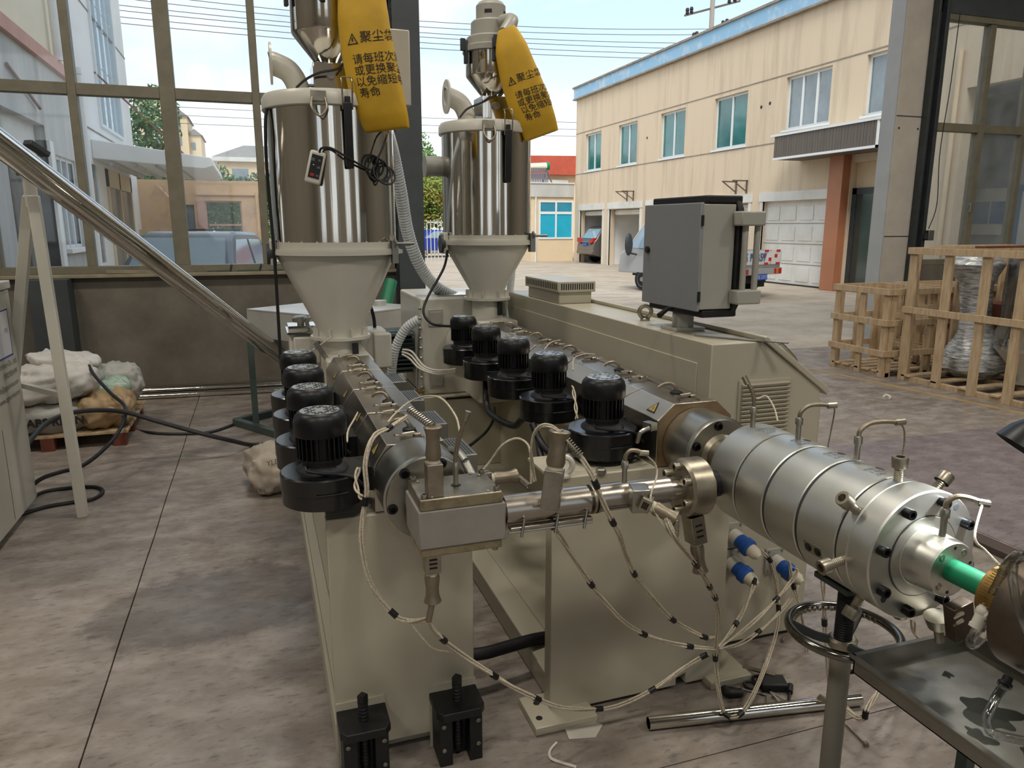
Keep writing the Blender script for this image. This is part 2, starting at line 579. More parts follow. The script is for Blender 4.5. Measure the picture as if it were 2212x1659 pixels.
# ---------------------------------------------------------------- the hall
def floor_mat(name, a, b, c, rough=0.42, s1=0.7, s2=5.0, stain=False):
    m = mat(name, a, rough)
    t = m.node_tree
    bs = t.nodes['Principled BSDF']
    co = t.nodes.new('ShaderNodeTexCoord')
    def noise(s, det, stretch=(1, 1, 1)):
        mp = t.nodes.new('ShaderNodeMapping')
        mp.inputs['Scale'].default_value = stretch
        t.links.new(co.outputs['Object'], mp.inputs[0])
        n = t.nodes.new('ShaderNodeTexNoise')
        n.inputs['Scale'].default_value = s
        n.inputs['Detail'].default_value = det
        n.inputs['Roughness'].default_value = 0.65
        t.links.new(mp.outputs[0], n.inputs['Vector'])
        return n
    def ramp(n, lo, hi, c0, c1):
        r = t.nodes.new('ShaderNodeValToRGB')
        r.color_ramp.elements[0].position, r.color_ramp.elements[1].position = lo, hi
        r.color_ramp.elements[0].color, r.color_ramp.elements[1].color = (*c0, 1), (*c1, 1)
        t.links.new(n.outputs['Fac'], r.inputs[0])
        return r
    r1 = ramp(noise(s1, 8), 0.38, 0.62, hexc(a), hexc(b))
    r2 = ramp(noise(s2, 9, (1.0, 1.6, 1)), 0.42, 0.66, (0, 0, 0), (1, 1, 1))
    mx = t.nodes.new('ShaderNodeMix')
    mx.data_type = 'RGBA'
    t.links.new(r2.outputs['Color'], mx.inputs[0])
    t.links.new(r1.outputs['Color'], mx.inputs[6])
    mx.inputs[7].default_value = (*hexc(c), 1)
    # fine dark specks and scratches
    r3 = ramp(noise(34, 6, (0.5, 1.4, 1)), 0.30, 0.46, (0.55, 0.55, 0.55), (1, 1, 1))
    ml = t.nodes.new('ShaderNodeMix')
    ml.data_type = 'RGBA'
    ml.blend_type = 'MULTIPLY'
    ml.inputs[0].default_value = 1.0
    t.links.new(mx.outputs[2], ml.inputs[6])
    t.links.new(r3.outputs['Color'], ml.inputs[7])
    last = ml.outputs[2]
    if stain:      # an old damp-dark patch with its own ragged outline
        mp = t.nodes.new('ShaderNodeMapping')
        mp.inputs['Location'].default_value = (-STAIN[0]/0.55, -STAIN[1]/0.42, 0)
        mp.inputs['Scale'].default_value = (1/0.55, 1/0.42, 0)
        t.links.new(co.outputs['Object'], mp.inputs[0])
        ln = t.nodes.new('ShaderNodeVectorMath')
        ln.operation = 'LENGTH'
        t.links.new(mp.outputs[0], ln.inputs[0])
        nn = noise(4.0, 6)
        ad = t.nodes.new('ShaderNodeMath')
        ad.operation = 'MULTIPLY_ADD'
        t.links.new(nn.outputs['Fac'], ad.inputs[0])
        ad.inputs[1].default_value = 1.3
        t.links.new(ln.outputs['Value'], ad.inputs[2])
        rs = t.nodes.new('ShaderNodeMapRange')
        rs.inputs['From Min'].default_value = 1.45
        rs.inputs['From Max'].default_value = 1.62
        rs.inputs['To Min'].default_value = 0.60
        rs.inputs['To Max'].default_value = 1.0
        t.links.new(ad.outputs[0], rs.inputs['Value'])
        mm = t.nodes.new('ShaderNodeMix')
        mm.data_type = 'RGBA'
        mm.blend_type = 'MULTIPLY'
        mm.inputs[0].default_value = 1.0
        t.links.new(last, mm.inputs[6])
        t.links.new(rs.outputs[0], mm.inputs[7])
        last = mm.outputs[2]
    t.links.new(last, bs.inputs['Base Color'])
    rr = ramp(noise(2.2, 7), 0.35, 0.68, (rough-0.14,)*3, (rough+0.2,)*3)
    t.links.new(rr.outputs['Color'], bs.inputs['Roughness'])
    bu = t.nodes.new('ShaderNodeBump')
    bu.inputs['Strength'].default_value = 0.16
    bu.inputs['Distance'].default_value = 0.006
    t.links.new(noise(18, 8, (1, 1.5, 1)).outputs['Fac'], bu.inputs['Height'])
    t.links.new(bu.outputs[0], bs.inputs['Normal'])
    return m
_st = (-0.279, 3.411, 0.000)
STAIN = (_st[0]-2.5, _st[1]-0.775)
floor_mat('concrete', '#73675e', '#867c73', '#9b938b', stain=True)
floor_mat('painted_red', '#6b6060', '#786e6e', '#857c7c', rough=0.5, s1=1.0)
floor_mat('yard', '#b2a490', '#c0b3a1', '#a09382', rough=0.85, s1=0.25, s2=1.2)
mat('joint', '#1d1a18', 0.9)
mat('yellow_line', '#a08350', 0.7, col2='#8d8172', vs=9.0, lo=0.45, hi=0.7)
mat('plaster_dark', '#746f65', 0.8, col2='#5a544b', vs=2.2, lo=0.3, hi=0.7, bump=0.15, bs=25)
mat('sill', '#8f8570', 0.6, var=0.15, vs=6.0)
mat('frame_paint', '#75705f', 0.5, var=0.12, vs=8.0)
mat('pier', '#bab4aa', 0.7, var=0.08, vs=3.0, bump=0.1, bs=60)
mat('pier_side', '#a8abad', 0.5, var=0.05, vs=3.0)
mat('wall_int', '#9a958a', 0.8, var=0.08, vs=1.5)
mat('ceil', '#8f9190', 0.8)
mat('steel_col', '#3d4346', 0.5, var=0.15, vs=3.0)

base = struct('floor', G().box(-9, 14, -7, 8.55, -0.2, -0.02), 'joint')
def ragged(x, k):
    return [(x+0.006*noise.noise(Vector((x*3, y*0.12*9, k)))+0.003*noise.noise(Vector((x, y*1.9, k+7))), y) for y in [i*0.1 for i in range(-70, 86)]]
for x0, x1 in ((-9, -3.6), (-3.594, -0.653), (-0.647, 5.2), (5.206, 14)):
    for y0, y1 in ((-7, 1.80), (1.805, 8.55)):
        le = [(x0 if x0 == -9 else x+0.003, y) for x, y in ragged(x0 if x0 in (-9,) else round(x0-0.003, 2), 0) if y0 < y < y1]
        ri = [(x1 if x1 == 14 else x-0.003, y) for x, y in ragged(x1 if x1 == 14 else round(x1+0.003, 2), 0) if y0 < y < y1]
        poly = [(le[0][0], y0)]+[(ri[0][0], y0)]+ri+[(ri[-1][0], y1), (le[-1][0], y1)]+le[::-1]
        part('slab', G().prism(poly, 'z', -0.02, 0.0), 'concrete', base, smooth=0)
part('painted_area', G().box(3.78, 6.2, -2, 4.5, 0.0, 0.003), 'painted_red', base, smooth=0)
part('floor_line', G().prism([(6.25, 7.2), (6.33, 7.2), (6.74, 4.2), (6.66, 4.2)], 'z', 0.0, 0.003), 'yellow_line', base, smooth=0)
part('floor_line', G().prism([(2.5, 1.6), (2.7, 1.75), (3.1, 1.35), (2.9, 1.2)], 'z', 0.0, 0.003), 'yellow_line', base, smooth=0)
mat('drain_iron', '#4a3d37', 0.6, var=0.2, vs=5.0)
dr = part('drain_channel', G().box(3.58, 3.66, -2, 3.1, 0.0, 0.035).box(3.66, 3.74, -2, 3.1, 0.0, 0.012), 'drain_iron', base)

struct('wall_left', G().box(-9.2, -9, -7, 8.55, 0, 7.6), 'wall_int')
struct('wall_right', G().box(14, 14.2, -7, 8.55, 0, 7.6), 'wall_int')
RW = [(-6.2, -4.2), (-1.6, 0.4), (3.2, 5.2), (8.0, 10.0)]  # unseen rear windows, added for front fill and bright streaks on the drums
wr = struct('wall_rear', G().box(-9, 14, -7.2, -7, 0, 1.2), 'wall_int')
part('upper_wall', G().box(-9, 14, -7.2, -7, 6.2, 7.6), 'wall_int', wr)
for a, b in zip([-9]+[w[1] for w in RW], [w[0] for w in RW]+[14]):
    part('wall_pier', G().box(a, b, -7.2, -7, 1.2, 6.2), 'wall_int', wr)
struct('ground', G().box(-80, 110, -80, -7.2, -0.3, -0.005), 'yard')
struct('ceiling', G().box(-9.2, 14.2, -7.2, 8.55, 7.6, 7.8), 'ceil')
# wall with the windows and the open gateway
wb = struct('wall_back', G().box(-9, 1.45, 8.3, 8.55, 0, 1.2), 'plaster_dark')
part('sill_ledge', G().box(-9, 1.45, 8.22, 8.6, 1.2, 1.235), 'sill', wb, bev=0.006)
part('upper_wall', G().box(-9, 1.45, 8.3, 8.55, 7.0, 7.6), 'wall_int', wb)
part('header', G().box(1.45, 8.3, 8.3, 8.55, 7.0, 7.6), 'steel_col', wb)
part('upper_band', G().box(8.3, 14, 8.3, 8.55, 7.0, 7.6), 'steel_col', wb)
part('lintel', G().box(8.74, 14, 8.3, 8.55, 4.5, 4.95), 'steel_col', wb)
part('low_wall', G().box(8.9, 14, 8.3, 8.55, 0, 1.15), 'plaster_dark', wb)
# dark block standing in for the shaded gap beside the sacks
part('shadow_gap', G().box(-2.05, -1.72, 8.05, 8.3, 0, 1.2), 'steel_col', wb)

def window(n, x0, x1, z0, z1, muls, bars, y=8.38):
    w = struct('window_%d' % n, G().rframe('y', y-0.07, y+0.07, x0-0.02, x1+0.02, z0, z1, 0.075), 'frame_paint', bev=0.004)
    xs = [m[0] for m in muls]
    for x, wd in muls:
        part('mullion', G().box(x-wd/2, x+wd/2, y-0.06, y+0.06, z0+0.075, z1-0.08), 'frame_paint', w, bev=0.004)
    for z, h in bars:
        for (a, wa), (b, wb2) in zip(muls, muls[1:]):
            part('transom', G().box(a+wa/2, b-wb2/2, y-0.055, y+0.055, z-h/2, z+h/2), 'frame_paint', w, bev=0.004)
    zs = [z0+0.075]+[v for z, h in bars for v in (z-h/2, z+h/2)]+[z1-0.08]
    for (a, wa), (b, wb2) in zip(muls, muls[1:]):
        for k in range(0, len(zs), 2):
            part('pane', G().box(a+wa/2-0.005, b-wb2/2+0.005, y-0.003, y+0.003, zs[k]-0.005, zs[k+1]+0.005), 'glass', w, smooth=0)
    return w
w1 = window(1, -7.4, 1.45, 1.235, 7.0, [(-7.35, 0.1), (-6.5, 0.07), (-5.7, 0.13), (-4.87, 0.07), (-4.05, 0.13), (-3.2, 0.07), (-2.37, 0.13), (-1.545, 0.075), (-0.72, 0.14), (0.1, 0.075), (0.93, 0.13), (1.40, 0.1)], [(2.965, 0.105), (4.72, 0.105)])
# lower sash stays on the sill
for x in (-0.27, 0.02, 0.33):
    part('window_stay', G().beam((x, 8.30, 1.245), (x+0.02, 8.25, 1.31), 0.012, 0.02).beam((x, 8.27, 1.25), (x-0.22, 8.27, 1.245), 0.012, 0.012), 'leg_green', w1)
part('sill_batten', G().obox((-1.15, 8.245, 1.255), (0.52, 0.04, 0.03), ry=0.02), 'sill', w1)
window(3, 8.98, 13.9, 4.95, 7.0, [(9.02, 0.07), (9.88, 0.10), (10.72, 0.08), (11.6, 0.10), (12.5, 0.08), (13.85, 0.1)], [(5.9, 0.1)])
w2 = window(2, 8.98, 13.9, 1.15, 4.5, [(9.02, 0.07), (9.88, 0.10), (10.72, 0.08), (11.6, 0.10), (12.5, 0.08), (13.85, 0.1)], [(3.05, 0.11)])
for k, (a, b) in enumerate(RW):
    window(4+k, a, b, 1.2, 6.2, [(a+0.03, 0.06), ((a+b)/2, 0.06), (b-0.03, 0.06)], [(2.9, 0.06), (4.6, 0.06)], y=-7.1)
part('window_latch', G().box(9.80, 9.83, 8.29, 8.32, 1.95, 2.0).box(9.80, 9.815, 8.26, 8.30, 1.9, 2.02), 'galv', w2)
col = struct('trim_1', G().box(1.45, 1.73, 8.03, 8.05, 0, 7.0).box(1.45, 1.73, 8.31, 8.33, 0, 7.0).box(1.57, 1.61, 8.05, 8.31, 0, 7.0), 'steel_col')
for k in range(26):
    part('rib', G().box(1.46, 1.57, 8.16, 8.20, 0.3+k*0.17, 0.36+k*0.17), 'dark_frame', col)
pier = struct('trim_2', G().box(8.3, 8.74, 8.3, 8.52, 0, 7.0), 'pier', bev=0.006)
part('side_cladding', G().box(8.285, 8.30, 8.31, 8.55, 0, 7.0), 'pier_side', pier)
for z in (1.55, 3.15):
    part('panel_joint', G().box(8.30, 8.74, 8.296, 8.30, z, z+0.012), 'dark_frame', pier)
for z, x in ((0.62, 8.36), (0.62, 8.44), (3.0, 8.36), (3.0, 8.69)):
    part('screw', G().cyl((x, 8.30, z), (x, 8.29, z), 0.012, n=8), 'dark_frame', pier)
struct('door_1', G().box(8.74, 8.78, 8.2, 8.5, 0, 7.0).box(8.78, 8.94, 8.3, 8.5, 0, 7.0).box(8.90, 8.96, 8.22, 8.5, 0, 7.0), 'dark_frame', bev=0.005)
gs = thing('gate_lock_box', 'small metal lock box on the dark gate post', 'lock', (8.95, 8.25, 1.55))
part('box_body', G().box(8.93, 9.03, 8.14, 8.24, 1.50, 1.64), 'galv', gs, bev=0.004)
part('bolt_bar', G().box(8.90, 8.93, 8.17, 8.21, 1.52, 1.60), 'dark_frame', gs)
cable('thin black wire hanging down the gate post to the lock box', [(9.12, 8.22, 4.5), (9.10, 8.22, 3.6), (9.05, 8.22, 2.7), (9.08, 8.2, 2.0), (8.98, 8.2, 1.66)], 0.006, 'black_matt', 'lock_wire', n=6)
# unseen lamps added to brighten the hall: a housing and an area light each
mat('lamp_panel', '#ffffff', 0.5, emit=3.0)
for i, (x, y, w) in enumerate(FILL_LAMPS):
    t = thing('fill_lamp', 'added fill panel lamp under the hall ceiling above '+['the sacks', 'the hopper dryers', 'the open gateway lane', 'the white control cabinet aisle', 'the viewer', 'the drip tray lane', 'the wooden crates'][i], 'lamp', (x, y, 7.2), 'added fill lamps of the hall')
    part('housing', G().box(x-0.65, x+0.65, y-0.35, y+0.35, 7.2, 7.3).cyl((x, y, 7.3), (x, y, 7.6), 0.02), 'white_plastic', t)
    light('fill_light', 'AREA', (x, y, 7.19), w, (1.0, 0.93, 0.82), shape='RECTANGLE', size=1.2, size_y=0.6)

# ---------------------------------------------------------------- hopper dryers and loaders
def eyebolt(name, parent, c, R=0.03, r=0.011, ax=(0, 1, 0), m='steel'):
    c = Vector(c)
    part(name, G().torus(c+Vector((0, 0, R+0.012)), ax, R, r, 24, 8).lathe(c, (0, 0, 1), [(0, R*0.8), (0.008, R*0.8), (0.016, r*1.1)], 14), m, parent)
def socket(parent, c, ax, r, h, m='bolt_black', name='bolt'):
    return part(name, bolt_g(c, ax, r, h), m, parent)
def dryer(name, label, x, y, z, R, feet, elbow_z=0.0):
    """z: heights of throat flange, cone top, cylinder bottom, cylinder top, lid top"""
    zf, zc, zb, zt, zl = z
    t = thing(name, label, 'hopper dryer', (x, y, zf), 'hopper dryers standing on the extruders')
    rb = feet
    part('cone', G().lathe((x, y, zf), (0, 0, 1), [(0, rb+0.035), (0.016, rb+0.035), (0.016, rb), (0.06, rb), (zc-zf-0.005, R*0.985), (zc-zf, R*0.985)], 48), 'beige_light', t)
    for k in range(8):
        a = PI*k/4+0.3
        p = Vector((x+math.cos(a)*(rb+0.001), y+math.sin(a)*(rb+0.001), zf+0.016))
        part('rib', G().obox(p+Vector((math.cos(a)*0.014, math.sin(a)*0.014, 0.022)), (0.028, 0.006, 0.045), rz=a), 'beige_light', t)
    part('joint_flange', G().lathe((x, y, zc), (0, 0, 1), [(0, R*1.06), (0.022, R*1.06), (0.022, R*1.05), (0.03, R*1.05), (0.03, R*1.0), (zb-zc, R*1.0)], 48)
         .obox((x, y+0.0, zc+0.011), (R*2.16, R*0.5, 0.02)), 'beige_light', t)
    cyl = part('drum', G().lathe((x, y, zb-0.005), (0, 0, 1), [(0, R), (zt-zb+0.005, R)], 72), 'stainless', t)
    part('drum_seam', G().box(x-0.01, x-0.006, y-R-0.0015, y-R+0.01, zb, zt), 'steel', cyl)
    part('lid', G().lathe((x, y, zt-0.01), (0, 0, 1), [(0, R*1.045), (0.005, R*1.06), (zl-zt-0.01, R*1.06), (zl-zt+0.01, R*1.02), (zl-zt+0.012, R*0.9)], 56), 'beige_light', t)
    # hinge disc on the left of the joint
    part('hinge', G().cyl((x-R*1.13, y-0.03, zc+0.005), (x-R*1.04, y-0.03, zc+0.005), 0.055, n=24), 'dark_frame', t)
    hb = part('hinge_bracket', G().box(x-R*1.08, x-R*0.98, y-0.08, y+0.03, zc-0.055, zc+0.075), 'beige_light', t, bev=0.006)
    # joint clamp at right front
    a = -0.62
    cx, cy = x+math.cos(a)*R*1.08, y+math.sin(a)*R*1.08
    part('clamp', G().box(cx-0.016, cx+0.016, cy-0.02, cy+0.03, zc-0.045, zc+0.07).cyl((cx, cy-0.02, zc+0.055), (cx+0.10, cy-0.0, zc+0.055), 0.008).torus((cx, cy-0.02, zc+0.06), (1, 0, 0), 0.02, 0.004, 16, 6), 'galv', t)
    # D-handle and lever latch on the lid rim
    yr = y-R*1.055
    zz = zl-(zl-zt)*0.55
    hx = x-R*0.26
    part('lid_handle', G().box(hx-0.035, hx+0.035, yr-0.004, yr+0.02, zz-0.025, zz+0.02)
         .tube([(hx-0.03, yr-0.006, zz-0.01), (hx-0.034, yr-0.02, zz-0.06), (hx, yr-0.026, zz-0.095), (hx+0.034, yr-0.02, zz-0.06), (hx+0.03, yr-0.006, zz-0.01)], 0.006, 8), 'steel_worn', t)
    lx = x+R*0.16
    lt = part('lever_latch', G().box(lx-0.013, lx+0.013, yr-0.016, yr, zz-0.045, zz+0.0).prism([(yr-0.022, zz-0.03), (yr-0.004, zz-0.03), (yr+0.01, zz-0.31), (yr-0.004, zz-0.33), (yr-0.016, zz-0.30)], 'x', lx-0.018, lx+0.018)
              , 'black_iron', t, bev=0.003)
    part('latch_wire', G().tube([(lx-0.022, yr-0.012, zz-0.06), (lx-0.024, yr-0.02, zz+0.06), (lx-0.022, yr-0.0, zz+0.085), (lx+0.022, yr-0.0, zz+0.085), (lx+0.024, yr-0.02, zz+0.06), (lx+0.022, yr-0.012, zz-0.06)], 0.004, 6, 3), 'steel_worn', lt)
    # exhaust elbow with a flange
    ex = x-R*0.55
    ey = y-0.03
    part('elbow_pipe', G().tube([(ex+0.02, ey, zl-0.02), (ex+0.018, ey, zl+0.05), (ex-0.02, ey, zl+0.115), (ex-0.085, ey, zl+0.145), (ex-0.10, ey, zl+0.147)], 0.055, 20, 6), 'beige_light', t)
    part('elbow_flange', G().ring((ex-0.108, ey, zl+0.147), (ex-0.098, ey, zl+0.147), 0.098, 0.05, 28), 'beige_light', t)
    return t
def loader(name, label, x, y, z, R):
    """z: neck bottom, cone bottom, cone top, bowl top, lid top, step top, motor top"""
    zn, z0, z1, z2, z3, z4, z5 = z
    t = thing(name, label, 'hopper loader', (x, y, zn), 'vacuum loaders on the hopper lids')
    nk = part('neck_box', G().box(x-0.085, x+0.11, y-0.09, y+0.1, zn, z0+0.01), 'stainless', t, bev=0.004)
    part('sensor_knob', G().cyl((x-0.0, y-0.09, zn+0.1), (x, y-0.115, zn+0.1), 0.022, n=12).cyl((x-0.085, y, zn+0.06), (x-0.16, y, zn+0.06), 0.008).cyl((x-0.16, y, zn+0.06), (x-0.2, y, zn+0.06), 0.025, n=10), 'galv', nk)
    part('bowl', G().lathe((x, y, z0), (0, 0, 1), [(0, R*0.3), (z1-z0, R*0.97), (z1-z0+0.01, R), (z2-z0, R)], 48), 'stainless', t)
    part('bowl_rim', G().lathe((x, y, z2-0.012), (0, 0, 1), [(0, R*1.03), (0.0, R*1.12), (0.03, R*1.12), (0.04, R*1.0)], 48), 'beige_grey', t)
    part('cover', G().lathe((x, y, z2), (0, 0, 1), [(0, R*0.98), (z3-z2-0.01, R*0.97), (z3-z2, R*0.9), (z3-z2+0.001, R*0.8), (z4-z2-0.01, R*0.78), (z4-z2, R*0.72)], 48), 'beige_grey', t)
    mo = part('motor_cap', G().lathe((x, y, z4-0.005), (0, 0, 1), [(0, R*0.58), (z5-z4-0.02, R*0.58), (z5-z4, R*0.48), (z5-z4+0.006, R*0.40)], 40), 'beige_grey', t)
    for a0 in (-2.3, -0.85, 0.6, 2.1):
        ar = [Vector((x+math.cos(a0+0.1*i)*R*0.583, y+math.sin(a0+0.1*i)*R*0.583, z4+0.03)) for i in range(6)]
        g = G().loft([[p, p+Vector((0, 0, 0.022))] for p in ar], cap=False, closed=False)
        part('vent_slot', g, 'black_matt', mo)
    for a in (-2.9, -1.75, -0.2, 1.3):
        c = Vector((x+math.cos(a)*R*1.13, y+math.sin(a)*R*1.13, z2))
        part('toggle_clamp', G().obox(c+Vector((0, 0, -0.02)), (0.018, 0.03, 0.13), rz=a).obox(c+Vector((math.cos(a)*0.02, math.sin(a)*0.02, 0.02)), (0.03, 0.02, 0.07), rz=a), 'dark_frame', t, bev=0.004)
    return t
H1 = (0.405, 4.10)
H2 = (1.40, 4.62)
dryer('hopper_dryer', 'large stainless hopper dryer with remote hung on its drum, next to the windows', *H1, (1.105, 1.555, 1.625, 2.27, 2.335), 0.315, 0.125)
dryer('hopper_dryer', 'smaller stainless hopper dryer in front of the open gateway', *H2, (1.235, 1.585, 1.65, 2.255, 2.312), 0.278, 0.113)
L1 = loader('hopper_loader', 'vacuum loader cut by the picture top on the hopper beside the windows', 0.41, 4.10, (2.335, 2.485, 2.63, 2.83, 2.9, 2.99, 3.12), 0.175)
L2 = loader('hopper_loader', 'complete vacuum loader with round motor cap on the hopper before the gateway', 1.435, 4.62, (2.312, 2.46, 2.585, 2.735, 2.815, 2.905, 3.015), 0.155)
part('control_box', G().box(0.70, 0.80, 3.95, 4.25, 2.30, 2.66), 'beige_light', L1, bev=0.006)
part('control_box', G().box(1.62, 1.74, 4.5, 4.75, 2.28, 2.55), 'beige_light', L2, bev=0.006)
# hot-air fan stub on the smaller dryer
d2 = bpy.data.objects['hopper_dryer.001']
part('air_duct', G().cyl((1.02, 4.66, 2.06), (1.16, 4.66, 2.06), 0.06, n=24).cyl((1.015, 4.66, 2.06), (1.03, 4.66, 2.06), 0.066, n=24), 'beige_grey', d2)

# dust bags
def dust_bag(label, rows, depth, lines, roll, strap):
    """rows: (centre point, half width) from the top down; a filled cloth bag with a rounded front"""
    n = 24
    right = Vector((math.cos(_p)*math.cos(roll), -math.sin(_p)*math.cos(roll), math.sin(roll)))
    back = Vector((math.sin(_p), math.cos(_p), 0))
    C = [Vector(r[0]) for r in rows]
    W = [r[1] for r in rows]
    D = [depth*r[2] for r in rows]
    Pc, Pw, Pd = [], [], []
    K = 5
    C2 = smooth_path(C, K)
    for i in range(len(C2)):
        f = i/K
        k = min(int(f), len(W)-2)
        a = f-k
        Pc.append(C2[i])
        Pw.append(W[k]*(1-a)+W[k+1]*a)
        Pd.append(D[k]*(1-a)+D[k+1]*a)
    def surf(i, ang):
        # superellipse section, ang 0 = right edge, -pi/2 = front
        c, s = math.cos(ang), math.sin(ang)
        e = 0.66
        return Pc[i]+right*(math.copysign(abs(c)**e, c)*Pw[i])+back*(math.copysign(abs(s)**e, s)*Pd[i])
    rings = [[surf(i, 2*PI*j/n) for j in range(n)] for i in range(len(Pc))]
    t = thing('dust_bag', label, 'bag', tuple(Pc[-1]), 'yellow dust bags of the loaders')
    part('bag_cloth', G().loft(rings), 'bag', t, smooth=60)
    # map lettering on the front: x = metres across from the left edge, y = metres down
    top = Pc[0]
    L = [0]
    for a, b in zip(Pc, Pc[1:]):
        L.append(L[-1]+(b-a).length)
    arcs = []
    for i in range(len(Pc)):
        pts = [surf(i, PI+PI*1.25*k/80) for k in range(81)]
        acc = [0]
        for a, b in zip(pts, pts[1:]):
            acc.append(acc[-1]+(b-a).length)
        arcs.append((pts, acc))
    def at(x, y):
        d = -y
        i = 0
        while i < len(L)-2 and L[i+1] < d:
            i += 1
        f = (d-L[i])/max(1e-6, L[i+1]-L[i])
        def on(row):
            pts, acc = arcs[row]
            k = 0
            while k < 79 and acc[k+1] < x:
                k += 1
            g = (x-acc[k])/max(1e-6, acc[k+1]-acc[k])
            return pts[k].lerp(pts[k+1], min(1, max(0, g)))
        p = on(i).lerp(on(i+1), f)
        c = Pc[i].lerp(Pc[i+1], f)
        nrm = (p-c)
        nrm = Vector((nrm.x, nrm.y, 0)).normalized()
        return p+nrm*0.003
    for s, x0, y0, sz in lines:
        lettering(s, sz, (0, 0, 0), (1, 0, 0), (0, 0, 1), 'ink', t, fn=lambda x, y, x0=x0, y0=y0: at(x0+x, y-y0))
    # warning triangle, drawn as an outline
    s, x0, y0, sz = lines[0]
    tri = [(x0-sz*1.05, -y0-sz*0.12), (x0-sz*0.12, -y0-sz*0.12), (x0-sz*0.58, -y0+sz*0.78)]
    cx, cy = sum(p[0] for p in tri)/3, sum(p[1] for p in tri)/3
    inn = [(cx+(p[0]-cx)*0.72, cy+(p[1]-cy)*0.72) for p in tri]
    g = G().add([at(*p) for p in tri+inn], [(0, 1, 4, 3), (1, 2, 5, 4), (2, 0, 3, 5)])
    g.add([at(cx-0.003, cy+sz*0.25), at(cx+0.003, cy+sz*0.25), at(cx+0.003, cy-sz*0.08), at(cx-0.003, cy-sz*0.08)], [(0, 1, 2, 3)])
    part('warning_triangle', g, 'ink', t, smooth=0)
    part('bag_neck', G().tube(strap, 0.04, 14, 4), 'beige_grey', t)
    return t
dust_bag('big yellow dust bag with black Chinese lettering beside the windows',
         [((0.547, 3.800, 2.816), 0.105, 0.7), ((0.551, 3.800, 2.656), 0.12, 1.0), ((0.567, 3.800, 2.515), 0.125, 1.1), ((0.596, 3.800, 2.350), 0.128, 1.15), ((0.625, 3.800, 2.225), 0.124, 0.9), ((0.638, 3.800, 2.156), 0.118, 0.22)],
         0.058, [('聚尘袋', 0.14, 0.275, 0.056), ('请每班次清', 0.095, 0.365, 0.049), ('或更换聚尘袋', 0.095, 0.415, 0.049), ('以免缩短电机', 0.092, 0.465, 0.049), ('寿命', 0.095, 0.515, 0.049)],
         0.12, [(0.45, 4.02, 2.95), (0.50, 3.9, 2.93), (0.549, 3.820, 2.802)])
dust_bag('slim yellow dust bag with black Chinese lettering before the pale sky',
         [((1.448, 4.360, 2.810), 0.05, 0.5), ((1.476, 4.360, 2.705), 0.095, 0.9), ((1.528, 4.360, 2.557), 0.115, 1.0), ((1.586, 4.360, 2.419), 0.125, 1.0), ((1.637, 4.360, 2.311), 0.115, 0.9), ((1.670, 4.360, 2.228), 0.105, 0.18)],
         0.05, [('聚尘袋', 0.12, 0.30, 0.052), ('请每班次清', 0.085, 0.385, 0.046), ('或更换聚尘袋', 0.085, 0.43, 0.046), ('以免缩短电机', 0.085, 0.475, 0.046), ('寿命', 0.085, 0.52, 0.046)],
         0.33, [(1.47, 4.5, 2.88), (1.5, 4.42, 2.87), (1.440, 4.370, 2.786)])
# hand remote on the large dryer
rm = thing('remote_control', 'white hand remote with dark keypad taped to the large hopper drum', 'remote', (0.286, 3.765, 1.912))
part('casing', G().obox((0.292, 3.765, 1.971), (0.075, 0.022, 0.155), ry=0.25), 'white_plastic', rm, bev=0.012)
part('keypad', G().obox((0.292, 3.752, 1.975), (0.052, 0.004, 0.108), ry=0.25), 'black_matt', rm)
mat('key_grey', '#5a6068', 0.5)
mat('key_red', '#a03028', 0.5)
kp = [((0.282, 3.749, 2.008), 'key_grey', 0.018), ((0.311, 3.749, 2.002), 'key_grey', 0.012), ((0.283, 3.749, 1.983), 'white_plastic', 0.006), ((0.305, 3.749, 1.970), 'key_grey', 0.014), ((0.274, 3.749, 1.938), 'key_red', 0.018), ((0.297, 3.749, 1.932), 'key_grey', 0.012)]
for p, m2, w in kp:
    part('key', G().obox(p, (w, 0.004, w*0.8), ry=0.25), m2, rm)
rc = thing('remote_cable', 'black coiled cable looping from the hand remote across the large drum', 'cable', (0.556, 3.800, 1.941))
part('lead', G().tube([(0.314, 3.760, 2.039), (0.325, 3.750, 2.059), (0.367, 3.740, 2.060), (0.440, 3.740, 2.020), (0.521, 3.780, 1.982), (0.557, 3.800, 1.971)], 0.0055, 8), 'rubber', rc)
for k in range(5):
    c = Vector((0.579, 3.820, 1.997))+Vector((0.02*k-0.02, 0.006*k, -0.012*k))
    part('coil', G().torus(c, (0.25, -1, 0.15*k-0.2), 0.045+0.004*(k % 3), 0.0055, 26, 6), 'rubber', rc)
part('lead', G().tube([(0.585, 3.800, 2.007), (0.623, 3.820, 2.075), (0.655, 3.860, 2.146), (0.681, 3.950, 2.202)], 0.005, 8), 'rubber', rc)
cable('black cable running down the left side of the large dryer', [(0.149, 4.000, 2.311), (0.096, 4.000, 2.259), (0.080, 4.000, 2.118), (0.077, 4.020, 1.899), (0.084, 4.000, 1.627), (0.085, 4.000, 1.394), (0.083, 4.000, 1.155), (0.081, 4.000, 1.009)], 0.008, 'rubber', 'power_cable')
cable('black lead from the large loader neck to its lid', [(0.238, 3.980, 2.360), (0.284, 3.980, 2.401), (0.350, 3.950, 2.431), (0.436, 3.920, 2.450), (0.476, 3.900, 2.491)], 0.006, 'rubber', 'sensor_cable')
cable('black lead from the smaller loader neck to its lid', [(1.200, 4.500, 2.331), (1.249, 4.500, 2.383), (1.324, 4.460, 2.415), (1.375, 4.420, 2.443), (1.456, 4.420, 2.499)], 0.006, 'rubber', 'sensor_cable')
